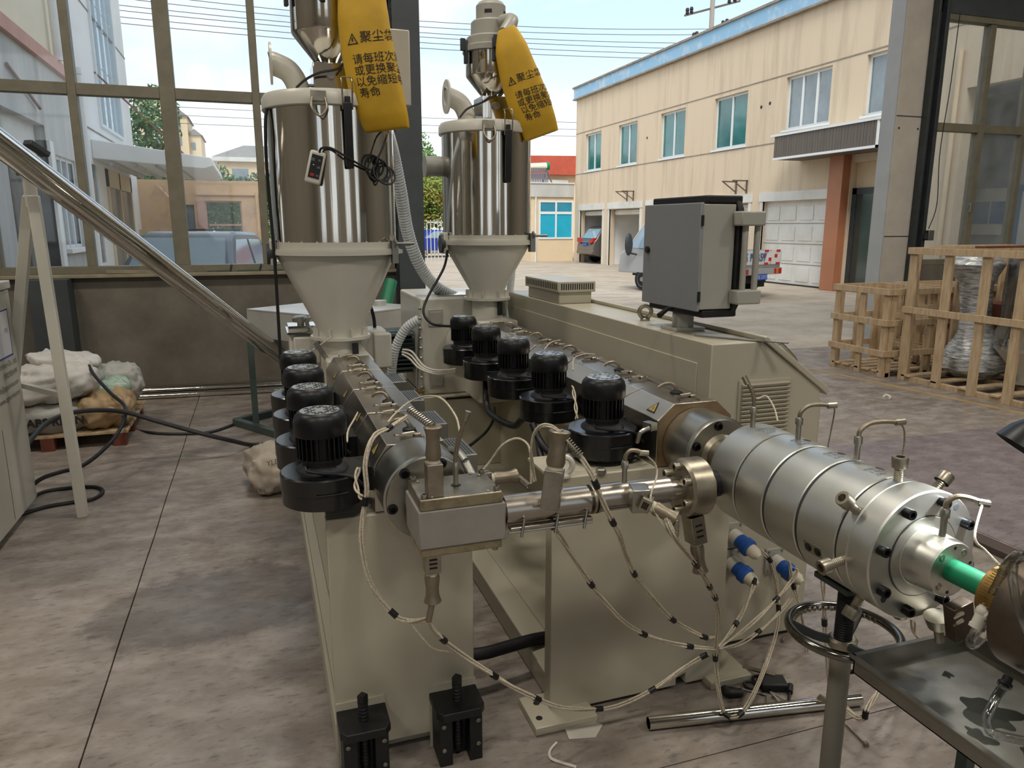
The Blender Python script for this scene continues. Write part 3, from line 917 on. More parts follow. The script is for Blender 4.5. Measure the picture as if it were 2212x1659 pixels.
cable('black cable looping from the smaller dryer hinge to the blowers', [(1.112, 4.500, 1.555), (1.084, 4.500, 1.443), (0.973, 4.450, 1.281), (0.931, 4.400, 1.189), (0.975, 4.350, 1.123), (1.079, 4.250, 1.117)], 0.008, 'rubber', 'power_cable')

# ---------------------------------------------------------------- extruders
def latch_pair(parent, x, y, z, w=0.075):
    part('spring_latch', G().box(x-w/2, x+w/2, y-0.012, y+0.012, z, z+0.007).cyl((x-w*0.42, y, z+0.014), (x+w*0.1, y, z+0.017), 0.006, n=8)
         .torus((x+w*0.22, y, z+0.012), (0, 0.3, 1), 0.012, 0.003, 12, 5).box(x+w*0.1, x+w*0.32, y-0.009, y+0.009, z+0.006, z+0.016)
         .tube([(x-w*0.42, y-0.006, z+0.012), (x-w*0.7, y-0.012, z+0.018), (x-w*0.75, y, z+0.012)], 0.003, 6, 3), 'steel_worn', parent)
def probe(parent, p, lean, r=0.0065):
    """bent thermocouple with a dark grommet, its sheath leaning along 'lean'"""
    p = Vector(p)
    l = Vector(lean)
    part('thermocouple', G().tube([p, p+Vector((0, 0, 0.02))+l*0.04, p+Vector((0, 0, 0.035))+l*0.3, p+Vector((0, 0, 0.032))+l*0.7, p+Vector((0, 0, 0.02))+l], r, 8), 'handle', parent)
    part('grommet', G().lathe(p, (0, 0, 1), [(0, 0.022), (0.006, 0.022), (0.012, 0.009)], 12), 'black_matt', parent)
def cover_poly(x, z, hw, ht, zt, zch, zb):
    return [(x-hw, zb), (x-hw, zch), (x-ht, zt), (x+ht, zt), (x+hw, zch), (x+hw, zb)]
mat('warn_yellow', '#a8924a', 0.5)
def warning_sign(parent, x0, z0, x1, z1, y, s=0.05):
    """triangle on the sloped left panel between (x0,z0) low and (x1,z1) high"""
    a, b = Vector((x0, y, z0)), Vector((x1, y, z1))
    up = (b-a).normalized()
    nrm = Vector((-up.z, 0, up.x))
    c = (a+b)/2+nrm*0.0015
    along = Vector((0, -1, 0))
    def tri(k, h):
        return [c+nrm*h+along*(-s*0.55*k)-up*(s*0.45*k), c+nrm*h+along*(s*0.55*k)-up*(s*0.45*k), c+nrm*h+up*(s*0.5*k)]
    g = G().add(tri(1, 0)+tri(0.74, 0.0), [(0, 1, 4, 3), (1, 2, 5, 4), (2, 0, 3, 5)])
    w = part('warning_sign', g, 'ink', parent, smooth=0)
    part('sign_face', G().add(tri(0.74, 0), [(0, 1, 2)]), 'warn_yellow', w, smooth=0)
    f = [(0.05, 0.22), (-0.08, -0.02), (0.02, 0.0), (-0.04, -0.26), (0.1, 0.02), (0.0, 0.0)]
    part('flash_mark', G().add([c+nrm*0.001+along*(q[0]*s)+up*(q[1]*s*0.8-s*0.1) for q in f], [tuple(range(6))]), 'ink', w, smooth=0)

def barrel_covers(t, x, z, hw, ht, zt, zch, zb, ys, sheet='sheet'):
    for i, (y0, y1) in enumerate(zip(ys, ys[1:])):
        c = part('barrel_cover', G().prism(cover_poly(x, z, hw, ht, zt, zch, zb), 'y', y0+0.006, y1-0.008), sheet, t, bev=0.002)
        latch_pair(c, x+0.0, y0+0.055, zt)
        latch_pair(c, x-0.01, y1-0.055, zt)
        probe(c, (x+0.01, y0+0.15, zt), (-0.055, 0.03, 0.0))
        warning_sign(c, x-hw, zch, x-ht, zt, y0+0.085)
        part('hinge_rod', G().cyl((x+ht*0.35, y0+0.02, zt+0.002), (x+ht*0.35, y1-0.02, zt+0.002), 0.003, n=6), 'steel', c)
def flange(t, x, z, y0, y1, R, rb, n, a0, m='steel', name='barrel_flange'):
    f = part(name, G().lathe((x, y0, z), (0, -1, 0), [(0, R), (y0-y1-0.012, R), (y0-y1-0.010, R*0.955), (y0-y1-0.004, R*0.95), (y0-y1, R*0.94)], 64), m, t)
    for k in range(n):
        a = a0+2*PI*k/n
        c = (x+math.cos(a)*rb, y1+0.002, z+math.sin(a)*rb)
        part('counterbore', G().ring((c[0], y1+0.001, c[2]), (c[0], y1-0.0015, c[2]), 0.0155, 0.0135, 20), 'black_iron', f)
        socket(f, c, (0, -1, 0), 0.0125, 0.012)
    return f
# --- co-extruder beside the window
E1 = thing('extruder', 'narrow co-extruder on a beige frame with black jack feet', 'extruder', (0.37, 2.6, 0), 'extruders of the line')
part('base_frame', G().box(0.14, 0.155, 2.19, 5.0, 0.0, 0.12).box(0.155, 0.2, 2.19, 5.0, 0.10, 0.12).box(0.54, 0.595, 2.19, 5.0, 0.0, 0.12).box(0.155, 0.2, 2.19, 5, 0, 0.02), 'beige', E1, bev=0.003)
part('frame_body', G().box(0.2, 0.545, 2.19, 5.0, 0.0, 0.83), 'beige', E1, bev=0.004)
part('frame_top', G().box(0.145, 0.593, 2.191, 5.0, 0.8305, 0.8395), 'beige', E1, bev=0.003)
part('front_plate', G().prism([(0.142, 0.02), (0.30, 0.02), (0.30, 0.05), (0.45, 0.05), (0.45, 0.02), (0.595, 0.02), (0.595, 0.84), (0.142, 0.84)], 'y', 2.145, 2.19), 'beige', E1, bev=0.003)
for xa, xb in ((0.141, 0.295), (0.440, 0.597)):
    xm = (xa+xb)/2
    fb = part('jack_foot', G().prism([(xa, 2.145), (xa, 2.035), (xa+0.018, 2.01), (xb-0.018, 2.01), (xb, 2.035), (xb, 2.145)], 'z', 0.172, 0.2), 'black_iron', E1, bev=0.003)
    part('foot_cheek', G().box(xa+0.008, xa+0.05, 2.03, 2.145, 0.0, 0.172).box(xb-0.05, xb-0.008, 2.03, 2.145, 0.0, 0.172).box(xa+0.05, xb-0.05, 2.08, 2.145, 0.0, 0.172), 'black_iron', fb, bev=0.002)
    part('mounting_plate', G().box(xa, xb, 2.138, 2.146, 0.0, 0.225), 'beige', fb)
    g = G().lathe((xm, 2.078, 0.02), (0, 0, 1), [(0, 0.014)]+[(0.02+0.006*k, 0.0165 if k % 2 else 0.0145) for k in range(36)]+[(0.238, 0.0145)], 14)
    part('jack_screw', g, 'black_iron', fb)
    part('screw_head', G().lathe((xm, 2.078, 0.255), (0, 0, 1), [(0, 0.0165), (0.026, 0.0165), (0.03, 0.014)], 4), 'black_iron', fb)
    for q in ((xa+0.022, 0.145), (xb-0.022, 0.145), (xa+0.022, 0.06), (xb-0.022, 0.06)):
        socket(fb, (q[0], 2.031, q[1]), (0, -1, 0), 0.007, 0.005, 'steel')
x1, z1 = 0.42, 0.94
Y1S = [2.15, 2.56, 2.97, 3.38, 3.78]
barrel_covers(E1, x1, z1, 0.129, 0.087, 1.053, 0.992, 0.842, Y1S)
for y0, y1 in zip(Y1S, Y1S[1:]):
    v = part('vent_duct', G().box(x1+0.129, x1+0.225, y0+0.10, y1-0.10, 0.86, 0.965), 'galv', E1, bev=0.002)
    g = G()
    for a in range(8):
        for b in range(14):
            g.box(x1+0.14+a*0.0098, x1+0.1455+a*0.0098, y0+0.115+b*0.0135, y0+0.123+b*0.0135, 0.9652, 0.9656)
    part('perforation', g, 'black_matt', v, smooth=0, kind='stuff')
part('barrel_stand', G().box(x1-0.10, x1+0.10, 2.17, 3.78, 0.84, 0.86), 'beige', E1)
flange(E1, x1, z1, 2.15, 1.965, 0.130, 0.108, 6, math.radians(70))
part('flange_neck', G().cyl((x1, 1.97, z1), (x1, 1.92, z1), 0.07, n=32), 'steel', E1)
part('heater_lead', G().tube([(0.52, 2.12, 1.03), (0.535, 2.07, 1.035), (0.545, 2.03, 1.02)], 0.011, 10).cyl((0.545, 2.05, 1.02), (0.555, 1.99, 0.985), 0.013, n=12), 'galv', E1)
# feed throat and gearbox
part('feed_throat', G().box(0.30, 0.54, 3.80, 4.24, 0.84, 1.03).cyl((0.405, 4.1, 1.0), (0.405, 4.1, 1.105), 0.11, n=32), 'beige_light', E1, bev=0.01)
part('sight_glass', G().box(0.452, 0.482, 3.965, 3.995, 0.99, 1.085), 'black_matt', E1)
gb = part('gearbox', G().box(0.14, 0.68, 4.26, 4.44, 0.84, 1.115), 'beige_light', E1, bev=0.012)
part('gearbox_lug', G().box(0.16, 0.30, 4.2, 4.27, 0.95, 1.10), 'beige_light', gb, bev=0.01)
part('gearbox_lug', G().box(0.60, 0.70, 4.2, 4.27, 0.90, 1.10), 'beige_light', gb, bev=0.01)
part('gearbox_plate', G().box(0.13, 0.33, 4.22, 4.5, 1.115, 1.125).box(0.14, 0.31, 4.30, 4.48, 1.125, 1.15), 'chrome', gb)
part('breather_cap', G().lathe((0.21, 4.32, 1.15), (0, 0, 1), [(0, 0.02), (0.02, 0.02), (0.022, 0.045), (0.045, 0.045), (0.055, 0.03)], 20), 'steel', gb)
eyebolt('lifting_eye', gb, (0.275, 4.27, 1.12), 0.035, 0.012, (0.25, 1, 0))
part('slide_gate', G().obox((0.283, 3.900, 1.068), (0.026, 0.014, 0.11), ry=-0.55).cyl((0.242, 3.900, 1.075), (0.341, 3.930, 1.133), 0.004), 'steel', E1)
part('drive_motor', G().cyl((0.42, 4.44, 0.97), (0.42, 4.9, 0.97), 0.12, n=28), 'leg_green', E1)

# --- main extruder
E2 = thing('extruder', 'wide main extruder on a beige frame beside the long cabinet', 'extruder', (1.25, 3.2, 0), 'extruders of the line')
part('base_beam', G().box(0.90, 1.005, 2.2, 5.6, 0.0, 0.10), 'beige', E2, bev=0.006)
part('base_deck', G().box(1.0055, 1.56, 2.2, 5.6, 0.02, 0.098), 'beige', E2, bev=0.002)
part('beam_web', G().box(0.885, 1.0, 2.2, 2.32, 0.10, 0.12), 'beige', E2, bev=0.003)
part('rear_pedestal', G().box(0.97, 1.55, 4.66, 5.6, 0.098, 0.60), 'beige', E2, bev=0.005)
part('back_panel', G().box(1.50, 1.55, 2.22, 4.66, 0.098, 0.865), 'beige', E2, bev=0.003)
part('pedestal_slot', G().box(1.12, 1.38, 4.655, 4.661, 0.575, 0.588), 'black_matt', E2)
part('front_plate', G().prism([(0.872, 0.015), (1.38, 0.015), (1.38, 0.045), (1.42, 0.06), (1.42, 0.015), (1.57, 0.015), (1.57, 0.8855), (0.872, 0.8855)], 'y', 2.15, 2.21), 'beige', E2, bev=0.004)
part('frame_top', G().box(0.875, 1.57, 2.211, 2.40, 0.8705, 0.8845), 'beige', E2, bev=0.003)
ft = part('foot_plate', G().box(0.79, 1.02, 2.07, 2.25, 0.0, 0.03), 'beige', E2, bev=0.003)
for q in ((0.82, 2.12), (0.84, 2.2)):
    part('bolt_hole', G().cyl((q[0], q[1], 0.029), (q[0], q[1], 0.0308), 0.012, n=14), 'black_matt', ft)
part('foot_plate', G().box(1.50, 1.68, 2.10, 2.30, 0.0, 0.03), 'beige', E2, bev=0.003)
x2, z2 = 1.40, 0.963
Y2S = [2.145, 2.60, 3.05, 3.50, 3.95, 4.40]
barrel_covers(E2, x2, z2, 0.145, 0.083, 1.105, 1.05, 0.887, Y2S)
# the front cover's heat-stained end panel
part('end_panel', G().prism(cover_poly(x2, z2, 0.144, 0.082, 1.104, 1.049, 0.888), 'y', 2.1465, 2.150), 'sheet_hot', E2)
flange(E2, x2, z2, 2.145, 1.99, 0.125, 0.10, 6, math.radians(98))
part('flange_neck', G().lathe((x2, 1.995, z2), (0, -1, 0), [(0, 0.075), (0.02, 0.06), (0.18, 0.058)], 36), 'steel_worn', E2)
part('terminal_clip', G().obox((1.261, 2.400, 0.995), (0.02, 0.02, 0.02)), 'chrome', E2)
part('cable_gland', G().obox((1.231, 2.160, 1.033), (0.03, 0.04, 0.026), rz=0.3).tube([(1.217, 2.140, 1.031), (1.184, 2.140, 1.018), (1.184, 2.160, 0.980)], 0.008, 8), 'steel', E2)
part('barrel_stand', G().box(x2-0.1, x2+0.1, 2.3, 4.4, 0.80, 0.887), 'beige', E2)
part('feed_throat', G().box(1.27, 1.53, 4.38, 4.80, 0.6, 1.12).cyl((1.40, 4.62, 1.1), (1.40, 4.62, 1.24), 0.10, n=32), 'beige_light', E2, bev=0.01)
part('sight_glass', G().box(1.435, 1.465, 4.50, 4.515, 1.14, 1.225), 'black_matt', E2)
gb = part('gearbox', G().box(0.98, 1.6, 4.72, 5.45, 0.6, 1.245), 'beige_light', E2, bev=0.015)
for zz in (0.70, 1.11):
    part('gearbox_pocket', G().box(1.03, 1.125, 4.705, 4.722, zz-0.05, zz+0.06).box(1.04, 1.115, 4.70, 4.706, zz-0.035, zz+0.045), 'beige_grey', gb, bev=0.006)
part('gearbox_boss', G().cyl((1.27, 4.72, 0.95), (1.27, 4.60, 0.95), 0.13, n=36), 'beige_light', gb)
part('gearbox_plate', G().box(1.10, 1.34, 4.76, 5.0, 1.245, 1.255), 'chrome', gb)
for k in range(9):
    part('flange_bolt', G().cyl((0.98, 4.70+0.02, 0.66+k*0.065), (0.965, 4.70+0.02, 0.66+k*0.065), 0.011, n=6), 'galv', gb)
part('drain_plug', G().cyl((0.97, 4.72, 0.63), (0.93, 4.70, 0.63), 0.018, n=8).cyl((0.99, 4.72, 0.63), (0.97, 4.72, 0.63), 0.012), 'brass', gb)
dm = part('drive_motor', G().cyl((0.98, 5.1, 0.86), (0.74, 5.1, 0.86), 0.15, n=30), 'leg_green', E2)
for k in range(11):
    a = PI*0.5+PI*(k+0.5)/11*1.0
    c = Vector((0.86, 5.1+math.sin(a-PI/2)*0.0, 0.86))
    zz = 0.72+k*0.028
    part('cooling_fin', G().box(0.72, 0.97, 4.93, 5.0, zz, zz+0.007), 'leg_green', dm)

# --- black cooling blowers
def blower(label, loc):
    x, y, z = loc
    t = thing('cooling_blower', label, 'blower', loc, 'black cooling blowers along the barrels')
    hs = G().lathe((x, y, z), (0, 0, 1), [(0, 0.115), (0.004, 0.122), (0.044, 0.122), (0.046, 0.124), (0.092, 0.124), (0.096, 0.120), (0.097, 0.07)], 44)
    sc = part('volute_housing', hs, 'black_gloss', t)
    part('outlet_duct', G().box(x+0.03, x+0.175, y-0.0, y+0.115, z+0.008, z+0.088), 'black', t, bev=0.004)
    part('outlet_flange', G().box(x+0.158, x+0.17, y-0.02, y+0.135, z-0.012, z+0.108), 'black_matt', t, bev=0.002)
    part('housing_rib', G().tube([(x-0.03, y-0.1245, z+0.052), (x+0.02, y-0.126, z+0.053), (x+0.06, y-0.112, z+0.052)], 0.003, 6, 3), 'black', sc)
    part('motor_neck', G().lathe((x, y, z+0.096), (0, 0, 1), [(0, 0.078), (0.006, 0.076), (0.018, 0.060), (0.032, 0.060), (0.034, 0.066), (0.042, 0.066)], 32), 'black_matt', t)
    mo = G().lathe((x, y, z+0.136), (0, 0, 1), [(0, 0.060), (0.078, 0.060)], 32)
    for k in range(28):
        a = 2*PI*k/28
        mo.obox((x+math.cos(a)*0.066, y+math.sin(a)*0.066, z+0.136+0.038), (0.016, 0.004, 0.074), rz=a)
    part('finned_motor', mo, 'black', t, smooth=30)
    fc = part('fan_cowl', G().lathe((x, y, z+0.206), (0, 0, 1), [(0, 0.0765), (0.004, 0.0785), (0.040, 0.0785), (0.056, 0.074), (0.066, 0.066), (0.071, 0.058), (0.071, 0.0)], 40, close=False), 'black', t)
    g = G()
    zt = z+0.2775
    for iy in range(-3, 4):
        yy = y+iy*0.0150
        half = math.sqrt(max(0, 0.055**2-(iy*0.0150)**2))
        step = 0.0185
        ix = -4
        while ix <= 4:
            xx = x+ix*step+(0.4*step if iy % 2 else 0)
            if abs(xx-x)+step*0.4 < half and not (abs(xx-x) < 0.014 and abs(iy) < 2):
                g.box(xx-step*0.38, xx+step*0.38, yy-0.0058, yy+0.0058, zt-0.0006, zt)
            ix += 1
    part('grille_slots', g, 'tape', fc, smooth=0, kind='stuff')
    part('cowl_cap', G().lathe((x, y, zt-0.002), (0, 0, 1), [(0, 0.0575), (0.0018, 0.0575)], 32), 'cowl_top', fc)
    part('motor_lead', G().tube([(x-0.05, y-0.035, z+0.118), (x-0.045, y-0.055, z+0.108), (x-0.01, y-0.075, z+0.104), (x+0.04, y-0.095, z+0.102), (x+0.08, y-0.10, z+0.09), (x+0.115, y-0.095, z+0.055)], 0.005, 8), 'rubber', t)
    return t
mat('cowl_top', '#8f9598', 0.30, spec=0.8)  # pale cap: sky reflection put into the colour, along with dust
b0 = blower('black cooling blower nearest the viewer on the narrow co-extruder', (0.145, 2.20, 0.89))
for y, s in ((2.555, 'second black cooling blower from the front of the narrow co-extruder'), (2.93, 'third black cooling blower from the front of the narrow co-extruder'), (3.30, 'rearmost black cooling blower of the narrow co-extruder, below the big hopper')):
    copy_tree(b0, (0.140, y, 0.89), s)
for y, s in ((2.31, 'frontmost black cooling blower of the main extruder, beside the warning triangle'), (2.83, 'second black cooling blower from the front of the main extruder'), (3.29, 'middle one of five black cooling blowers of the main extruder'), (3.74, 'fourth black cooling blower from the front of the main extruder'), (4.20, 'rearmost black cooling blower of the main extruder, beside its gearbox')):
    copy_tree(b0, (1.125, y, 0.905), s)
cable('thick black hose sagging under the second blower of the main extruder', [(1.12, 3.74, 0.90), (1.086, 3.600, 0.773), (1.080, 3.400, 0.761), (1.097, 3.200, 0.776), (1.107, 3.100, 0.833), (1.15, 2.95, 0.90)], 0.016, 'rubber', 'blower_hose', 'black hoses under the main blowers', 12)
cable('black hose hanging from the front blower down behind the heater plug', [(1.023, 2.750, 0.908), (1.035, 2.700, 0.852), (1.044, 2.620, 0.826), (1.074, 2.550, 0.828), (1.120, 2.500, 0.853), (1.13, 2.40, 0.895)], 0.014, 'rubber', 'blower_hose', 'black hoses under the main blowers', 12)
cable('black hose dropping steeply beside the heater plug of the melt pipe', [(1.050, 2.750, 0.837), (1.022, 2.650, 0.800), (1.030, 2.600, 0.766), (1.026, 2.500, 0.743)], 0.014, 'rubber', 'blower_hose', 'black hoses under the main blowers', 12)
cable('thin black cable curving across the frame below the rear blowers', [(1.220, 3.900, 0.692), (1.183, 3.800, 0.653), (1.085, 3.600, 0.648), (0.931, 3.300, 0.684), (0.794, 3.000, 0.745)], 0.008, 'rubber', 'power_cable')

eyebolt('lifting_eye', E2, (0.915, 2.159, 0.886), 0.028, 0.010, (0.4, 1, 0), 'beige_light')
part('hex_bolt', G().lathe((1.048, 2.154, 0.886), (0, 0, 1), [(0, 0.018), (0.014, 0.018), (0.017, 0.013)], 6), 'galv', E2)

# ---------------------------------------------------------------- long electrical cabinet
CB = thing('electrical_cabinet', 'long beige electrical cabinet with sloped console side and louvred end', 'cabinet', (1.83, 3.5, 0))
part('cabinet_body', G().prism([(1.575, 0.02), (1.575, 1.27), (1.80, 1.27), (2.09, 1.065), (2.09, 0.02)], 'y', 2.33, 4.80), 'beige', CB, bev=0.004)
part('console_lid', G().prism([(1.80, 1.272), (1.797, 1.29), (1.815, 1.29), (2.125, 1.068), (2.115, 1.04), (2.09, 1.062)], 'y', 2.32, 4.80), 'beige', CB, bev=0.004)
part('right_door', G().box(2.09, 2.108, 2.34, 4.78, 0.08, 1.02), 'beige', CB, bev=0.003)
part('side_panel', G().box(1.571, 1.576, 2.42, 4.78, 0.9, 1.185), 'beige', CB, bev=0.002)
part('plinth', G().box(1.60, 2.06, 2.36, 4.76, 0.0, 0.03), 'dark_frame', CB)
lv = part('louvre_panel', G().box(1.70, 1.935, 2.322, 2.331, 0.86, 1.125), 'beige', CB, bev=0.002)
s0 = part('louvre_slat', G().prism([(2.322, 0), (2.306, -0.004), (2.312, -0.013), (2.322, -0.013)], 'x', 1.71, 1.925).add([], []), 'beige', lv)
for k in range(15):
    z = 1.112-k*0.0168
    if k == 0:
        s0.location = (0, 0, z)
    else:
        share(s0, lv, (0, 0, z))
vb = part('vent_box', G().box(1.59, 1.79, 3.86, 4.36, 1.27, 1.335), 'beige', CB, bev=0.004)
part('vent_cap', G().box(1.575, 1.805, 3.84, 4.38, 1.335, 1.395), 'beige', vb, bev=0.004)
q0 = part('vent_slot', G().box(0, 0.006, 0, 0.002, 0, 0.034), 'black_matt', vb, smooth=0)
o_ = ROOT[vb.name]
q0.data.transform(Matrix.Translation(Vector(o_)))
for k in range(15):
    loc = (1.595+k*0.0135-o_[0], 3.838-o_[1], 1.35-o_[2])
    if k == 0:
        q0.location = loc
    else:
        share(q0, vb, loc)
q1 = part('vent_slot', G().box(0, 0.002, 0, 0.010, 0, 0.034), 'black_matt', vb, smooth=0)
q1.data.transform(Matrix.Translation(Vector(o_)))
for k in range(18):
    loc = (1.5735-o_[0], 3.86+k*0.028-o_[1], 1.35-o_[2])
    if k == 0:
        q1.location = loc
    else:
        share(q1, vb, loc)
eyebolt('lifting_eye', CB, (1.69, 3.05, 1.27), 0.028, 0.010, (0.3, 1, 0), 'steel_worn')
part('console_handle', G().tube([(2.001, 2.500, 1.218), (2.017, 2.500, 1.227), (2.089, 2.500, 1.165), (2.101, 2.500, 1.144)], 0.008, 8, 3), 'steel', CB)
for i, (a, b) in enumerate(((1.715, 0.50), (1.712, 0.385), (1.925, 0.36))):
    so = part('power_socket', G().box(a-0.045, a+0.04, 2.318, 2.332, b-0.055, b+0.055), 'beige_grey', CB, bev=0.004)
    part('socket_collar', G().cyl((a, 2.32, b), (a+0.005, 2.28, b-0.008), 0.030, n=20), 'beige_light', so)
    part('plug_body', G().lathe((a+0.004, 2.285, b-0.007), (0.22, -1, -0.30), [(0, 0.030), (0.028, 0.031), (0.032, 0.036), (0.055, 0.036), (0.062, 0.029)], 24), 'blue_plug', so)
    part('plug_grip', G().lathe(Vector((a+0.004, 2.285, b-0.007))+Vector((0.22, -1, -0.30)).normalized()*0.06, (0.22, -1, -0.30), [(0, 0.026), (0.03, 0.024), (0.04, 0.016), (0.05, 0.012)], 20), 'ceramic', so)
    for dx in (-0.033, 0.03):
        for dz in (-0.042, 0.042):
            part('screw', G().cyl((a+dx, 2.319, b+dz), (a+dx, 2.315, b+dz), 0.005, n=8), 'galv', so)
part('socket_print', G().box(1.70, 1.745, 2.328, 2.3295, 0.435, 0.444), 'ink_light', CB, smooth=0)

# operator panel on its post
HM = thing('operator_panel', 'grey operator panel box with black bezel and tube handles on a post', 'control panel', (1.69, 2.72, 1.27))
part('mounting_foot', G().box(1.62, 1.76, 2.66, 2.79, 1.27, 1.285), 'beige_grey', HM, bev=0.003)
part('post', G().lathe((1.69, 2.725, 1.285), (0, 0, 1), [(0, 0.046), (0.055, 0.046), (0.06, 0.042), (0.12, 0.042)], 8), 'beige_grey', HM, bev=0.002, smooth=20)
part('clamp_lever', G().tube([(1.609, 2.680, 1.364), (1.580, 2.660, 1.369), (1.543, 2.640, 1.357), (1.521, 2.630, 1.346)], 0.011, 10, 4, rf=lambda t: 0.6+0.5*t), 'black_matt', HM)
part('box_body', G().box(1.622, 1.768, 2.505, 2.935, 1.378, 1.782), 'beige_grey', HM, bev=0.004)
dr = part('back_door', G().box(1.608, 1.622, 2.500, 2.940, 1.372, 1.787), 'grey_box', HM, bev=0.003)
part('door_lock', G().cyl((1.609, 2.895, 1.60), (1.598, 2.895, 1.60), 0.014, n=20), 'black_matt', dr)
for zz in (1.43, 1.72):
    part('hinge', G().cyl((1.614, 2.496, zz-0.02), (1.614, 2.496, zz+0.02), 0.006, n=10), 'black_matt', dr)
part('bezel', G().prism([(2.49, 1.39), (2.52, 1.345), (2.93, 1.345), (2.96, 1.39), (2.96, 1.765), (2.93, 1.81), (2.52, 1.81), (2.49, 1.765)], 'x', 1.769, 1.795), 'black_matt', HM, bev=0.006)
part('bezel_bar', G().box(1.64, 1.80, 2.51, 2.93, 1.785, 1.815), 'black_matt', HM, bev=0.006)
part('bezel_bar', G().box(1.64, 1.80, 2.51, 2.93, 1.345, 1.376), 'black_matt', HM, bev=0.006)
hd = part('handle_bracket', G().box(1.75, 1.86, 2.44, 2.50, 1.70, 1.755), 'beige_grey', HM, bev=0.006)
part('handle_bracket', G().box(1.75, 1.86, 2.44, 2.50, 1.40, 1.455), 'beige_grey', HM, bev=0.006)
part('handle_tube', G().cyl((1.845, 2.47, 1.45), (1.845, 2.47, 1.705), 0.012, n=12), 'beige_grey', hd)
part('handle_tube', G().cyl((1.79, 2.47, 1.45), (1.79, 2.47, 1.705), 0.012, n=12), 'beige_grey', hd)
part('screen', G().box(1.795, 1.798, 2.56, 2.90, 1.43, 1.74), 'black', HM)
solo('steel_rule', G().beam((1.639, 2.551, 1.272), (1.840, 2.240, 1.276), 0.02, 0.004), 'steel', 'thin steel strip lying across the cabinet top below the operator panel', 'ruler')

# ---------------------------------------------------------------- heater plugs and probes
def helix(a, b, R, r, turns, bend=None):
    a, b = Vector(a), Vector(b)
    u, w, d = frame(b-a)
    L = (b-a).length
    pts = []
    n = turns*8
    for i in range(n+1):
        t = i/n
        c = a.lerp(b, t)
        if bend:
            c = c+Vector(bend)*(4*t*(1-t))
        pts.append(c+(u*math.cos(2*PI*turns*t)+w*math.sin(2*PI*turns*t))*R)
    return G().tube(pts, r, 5, 1)
def plug(parent, p, d, box=(0.045, 0.045, 0.09), hl=0.08, roll=0.0, spring=None, k=1.0, hr=1.0):
    """heater terminal box with a bell-shaped plug handle on top of it; p: foot, d: direction"""
    p, d = Vector(p), Vector(d).normalized()
    u, w, _ = frame(d)
    c, s = math.cos(roll), math.sin(roll)
    u, w = u*c+w*s, w*c-u*s
    M = Matrix((u, w, d)).transposed()
    tb = part('terminal_box', G().obox(p+d*box[2]/2, box, M=M), 'steel_worn', parent, bev=0.002)
    for i in (0.3, 0.5, 0.7):
        part('cooling_slot', G().obox(p+d*box[2]*i+u*(box[0]/2+0.0005), (0.002, box[1]*0.5, 0.005), M=M), 'tape', tb)
        part('cooling_slot', G().obox(p+d*box[2]*i+w*(box[1]/2+0.0005), (box[0]*0.5, 0.002, 0.005), M=M), 'chrome', tb)
    h = p+d*box[2]
    part('socket_collar', G().lathe(h, d, [(0, 0.017*hr), (0.012, 0.017*hr)], 18), 'ceramic', parent)
    part('plug_handle', G().lathe(h+d*0.01, d, [(0, 0.0185*hr), (hl*0.12, 0.021*hr), (hl*0.5, 0.0175*hr), (hl*0.75, 0.0185*hr), (hl*0.97, 0.024*hr), (hl, 0.021*hr)], 24), 'handle', parent)
    if spring:
        part('strain_spring', helix(h+d*(hl+0.008), spring, 0.0095, 0.002, 12), 'steel_worn', parent)
    return h+d*hl
def bayonet(parent, p, up, bend, hose=None):
    """bayonet thermocouple: adapter, cap, bent metal hose"""
    p, up = Vector(p), Vector(up).normalized()
    b = Vector(bend)
    th = part('thermocouple', G().lathe(p, up, [(0, 0.0075), (0.045, 0.0075), (0.045, 0.0105), (0.062, 0.0105), (0.066, 0.008)], 16), 'steel', parent)
    q = p+up*0.062
    part('probe_hose', G().tube([q, q+up*0.018+b*0.03, q+up*0.034+b*0.25, q+up*0.036+b*0.6, q+up*0.03+b], 0.006, 10), 'handle', th)
    e = q+up*0.03+b
    part('wire_crimp', G().cyl(e-b.normalized()*0.012, e+b.normalized()*0.014, 0.0085, n=8), 'steel_worn', th)
    return e

# ---------------------------------------------------------------- adapter block in front of the co-extruder
AB = thing('adapter_block', 'grey square adapter block with steel cover plates bolted to the co-extruder', 'adapter', (0.46, 1.85, 0.86))
part('block_body', G().box(0.346, 0.580, 1.756, 1.935, 0.882, 0.985), 'block_grey', AB, bev=0.003)
tp = part('top_plate', G().box(0.352, 0.572, 1.762, 1.930, 0.985, 1.016), 'steel_worn', AB, bev=0.003)
part('plate_rim', G().box(0.351, 0.573, 1.7605, 1.7625, 0.987, 1.013), 'block_edge', tp)
bp = part('bottom_plate', G().box(0.352, 0.570, 1.760, 1.930, 0.858, 0.882), 'block_edge', AB, bev=0.003)
for q in ((0.365, 1.775), (0.56, 1.775), (0.56, 1.918), (0.365, 1.918)):
    socket(tp, (q[0], q[1], 1.015), (0, 0, 1), 0.0085, 0.012, 'steel_worn', 'cap_screw')
for q in ((0.385, 1.772), (0.535, 1.772), (0.548, 1.90), (0.53, 1.92), (0.375, 1.90)):
    part('small_screw', G().lathe((q[0], q[1], 1.015), (0, 0, 1), [(0, 0.005), (0.004, 0.005), (0.006, 0.003)], 8), 'steel', tp)
part('probe_hole', G().cyl((0.467, 1.845, 1.0155), (0.467, 1.845, 1.0168), 0.014, n=20), 'black_matt', tp)
socket(bp, (0.555, 1.775, 0.858), (0, 0, -1), 0.0085, 0.01, 'steel_worn', 'cap_screw')
plug(AB, (0.395, 1.79, 1.016), (0, 0, 1), (0.040, 0.042, 0.088), 0.088, 0, spring=(0.349, 1.860, 1.233))
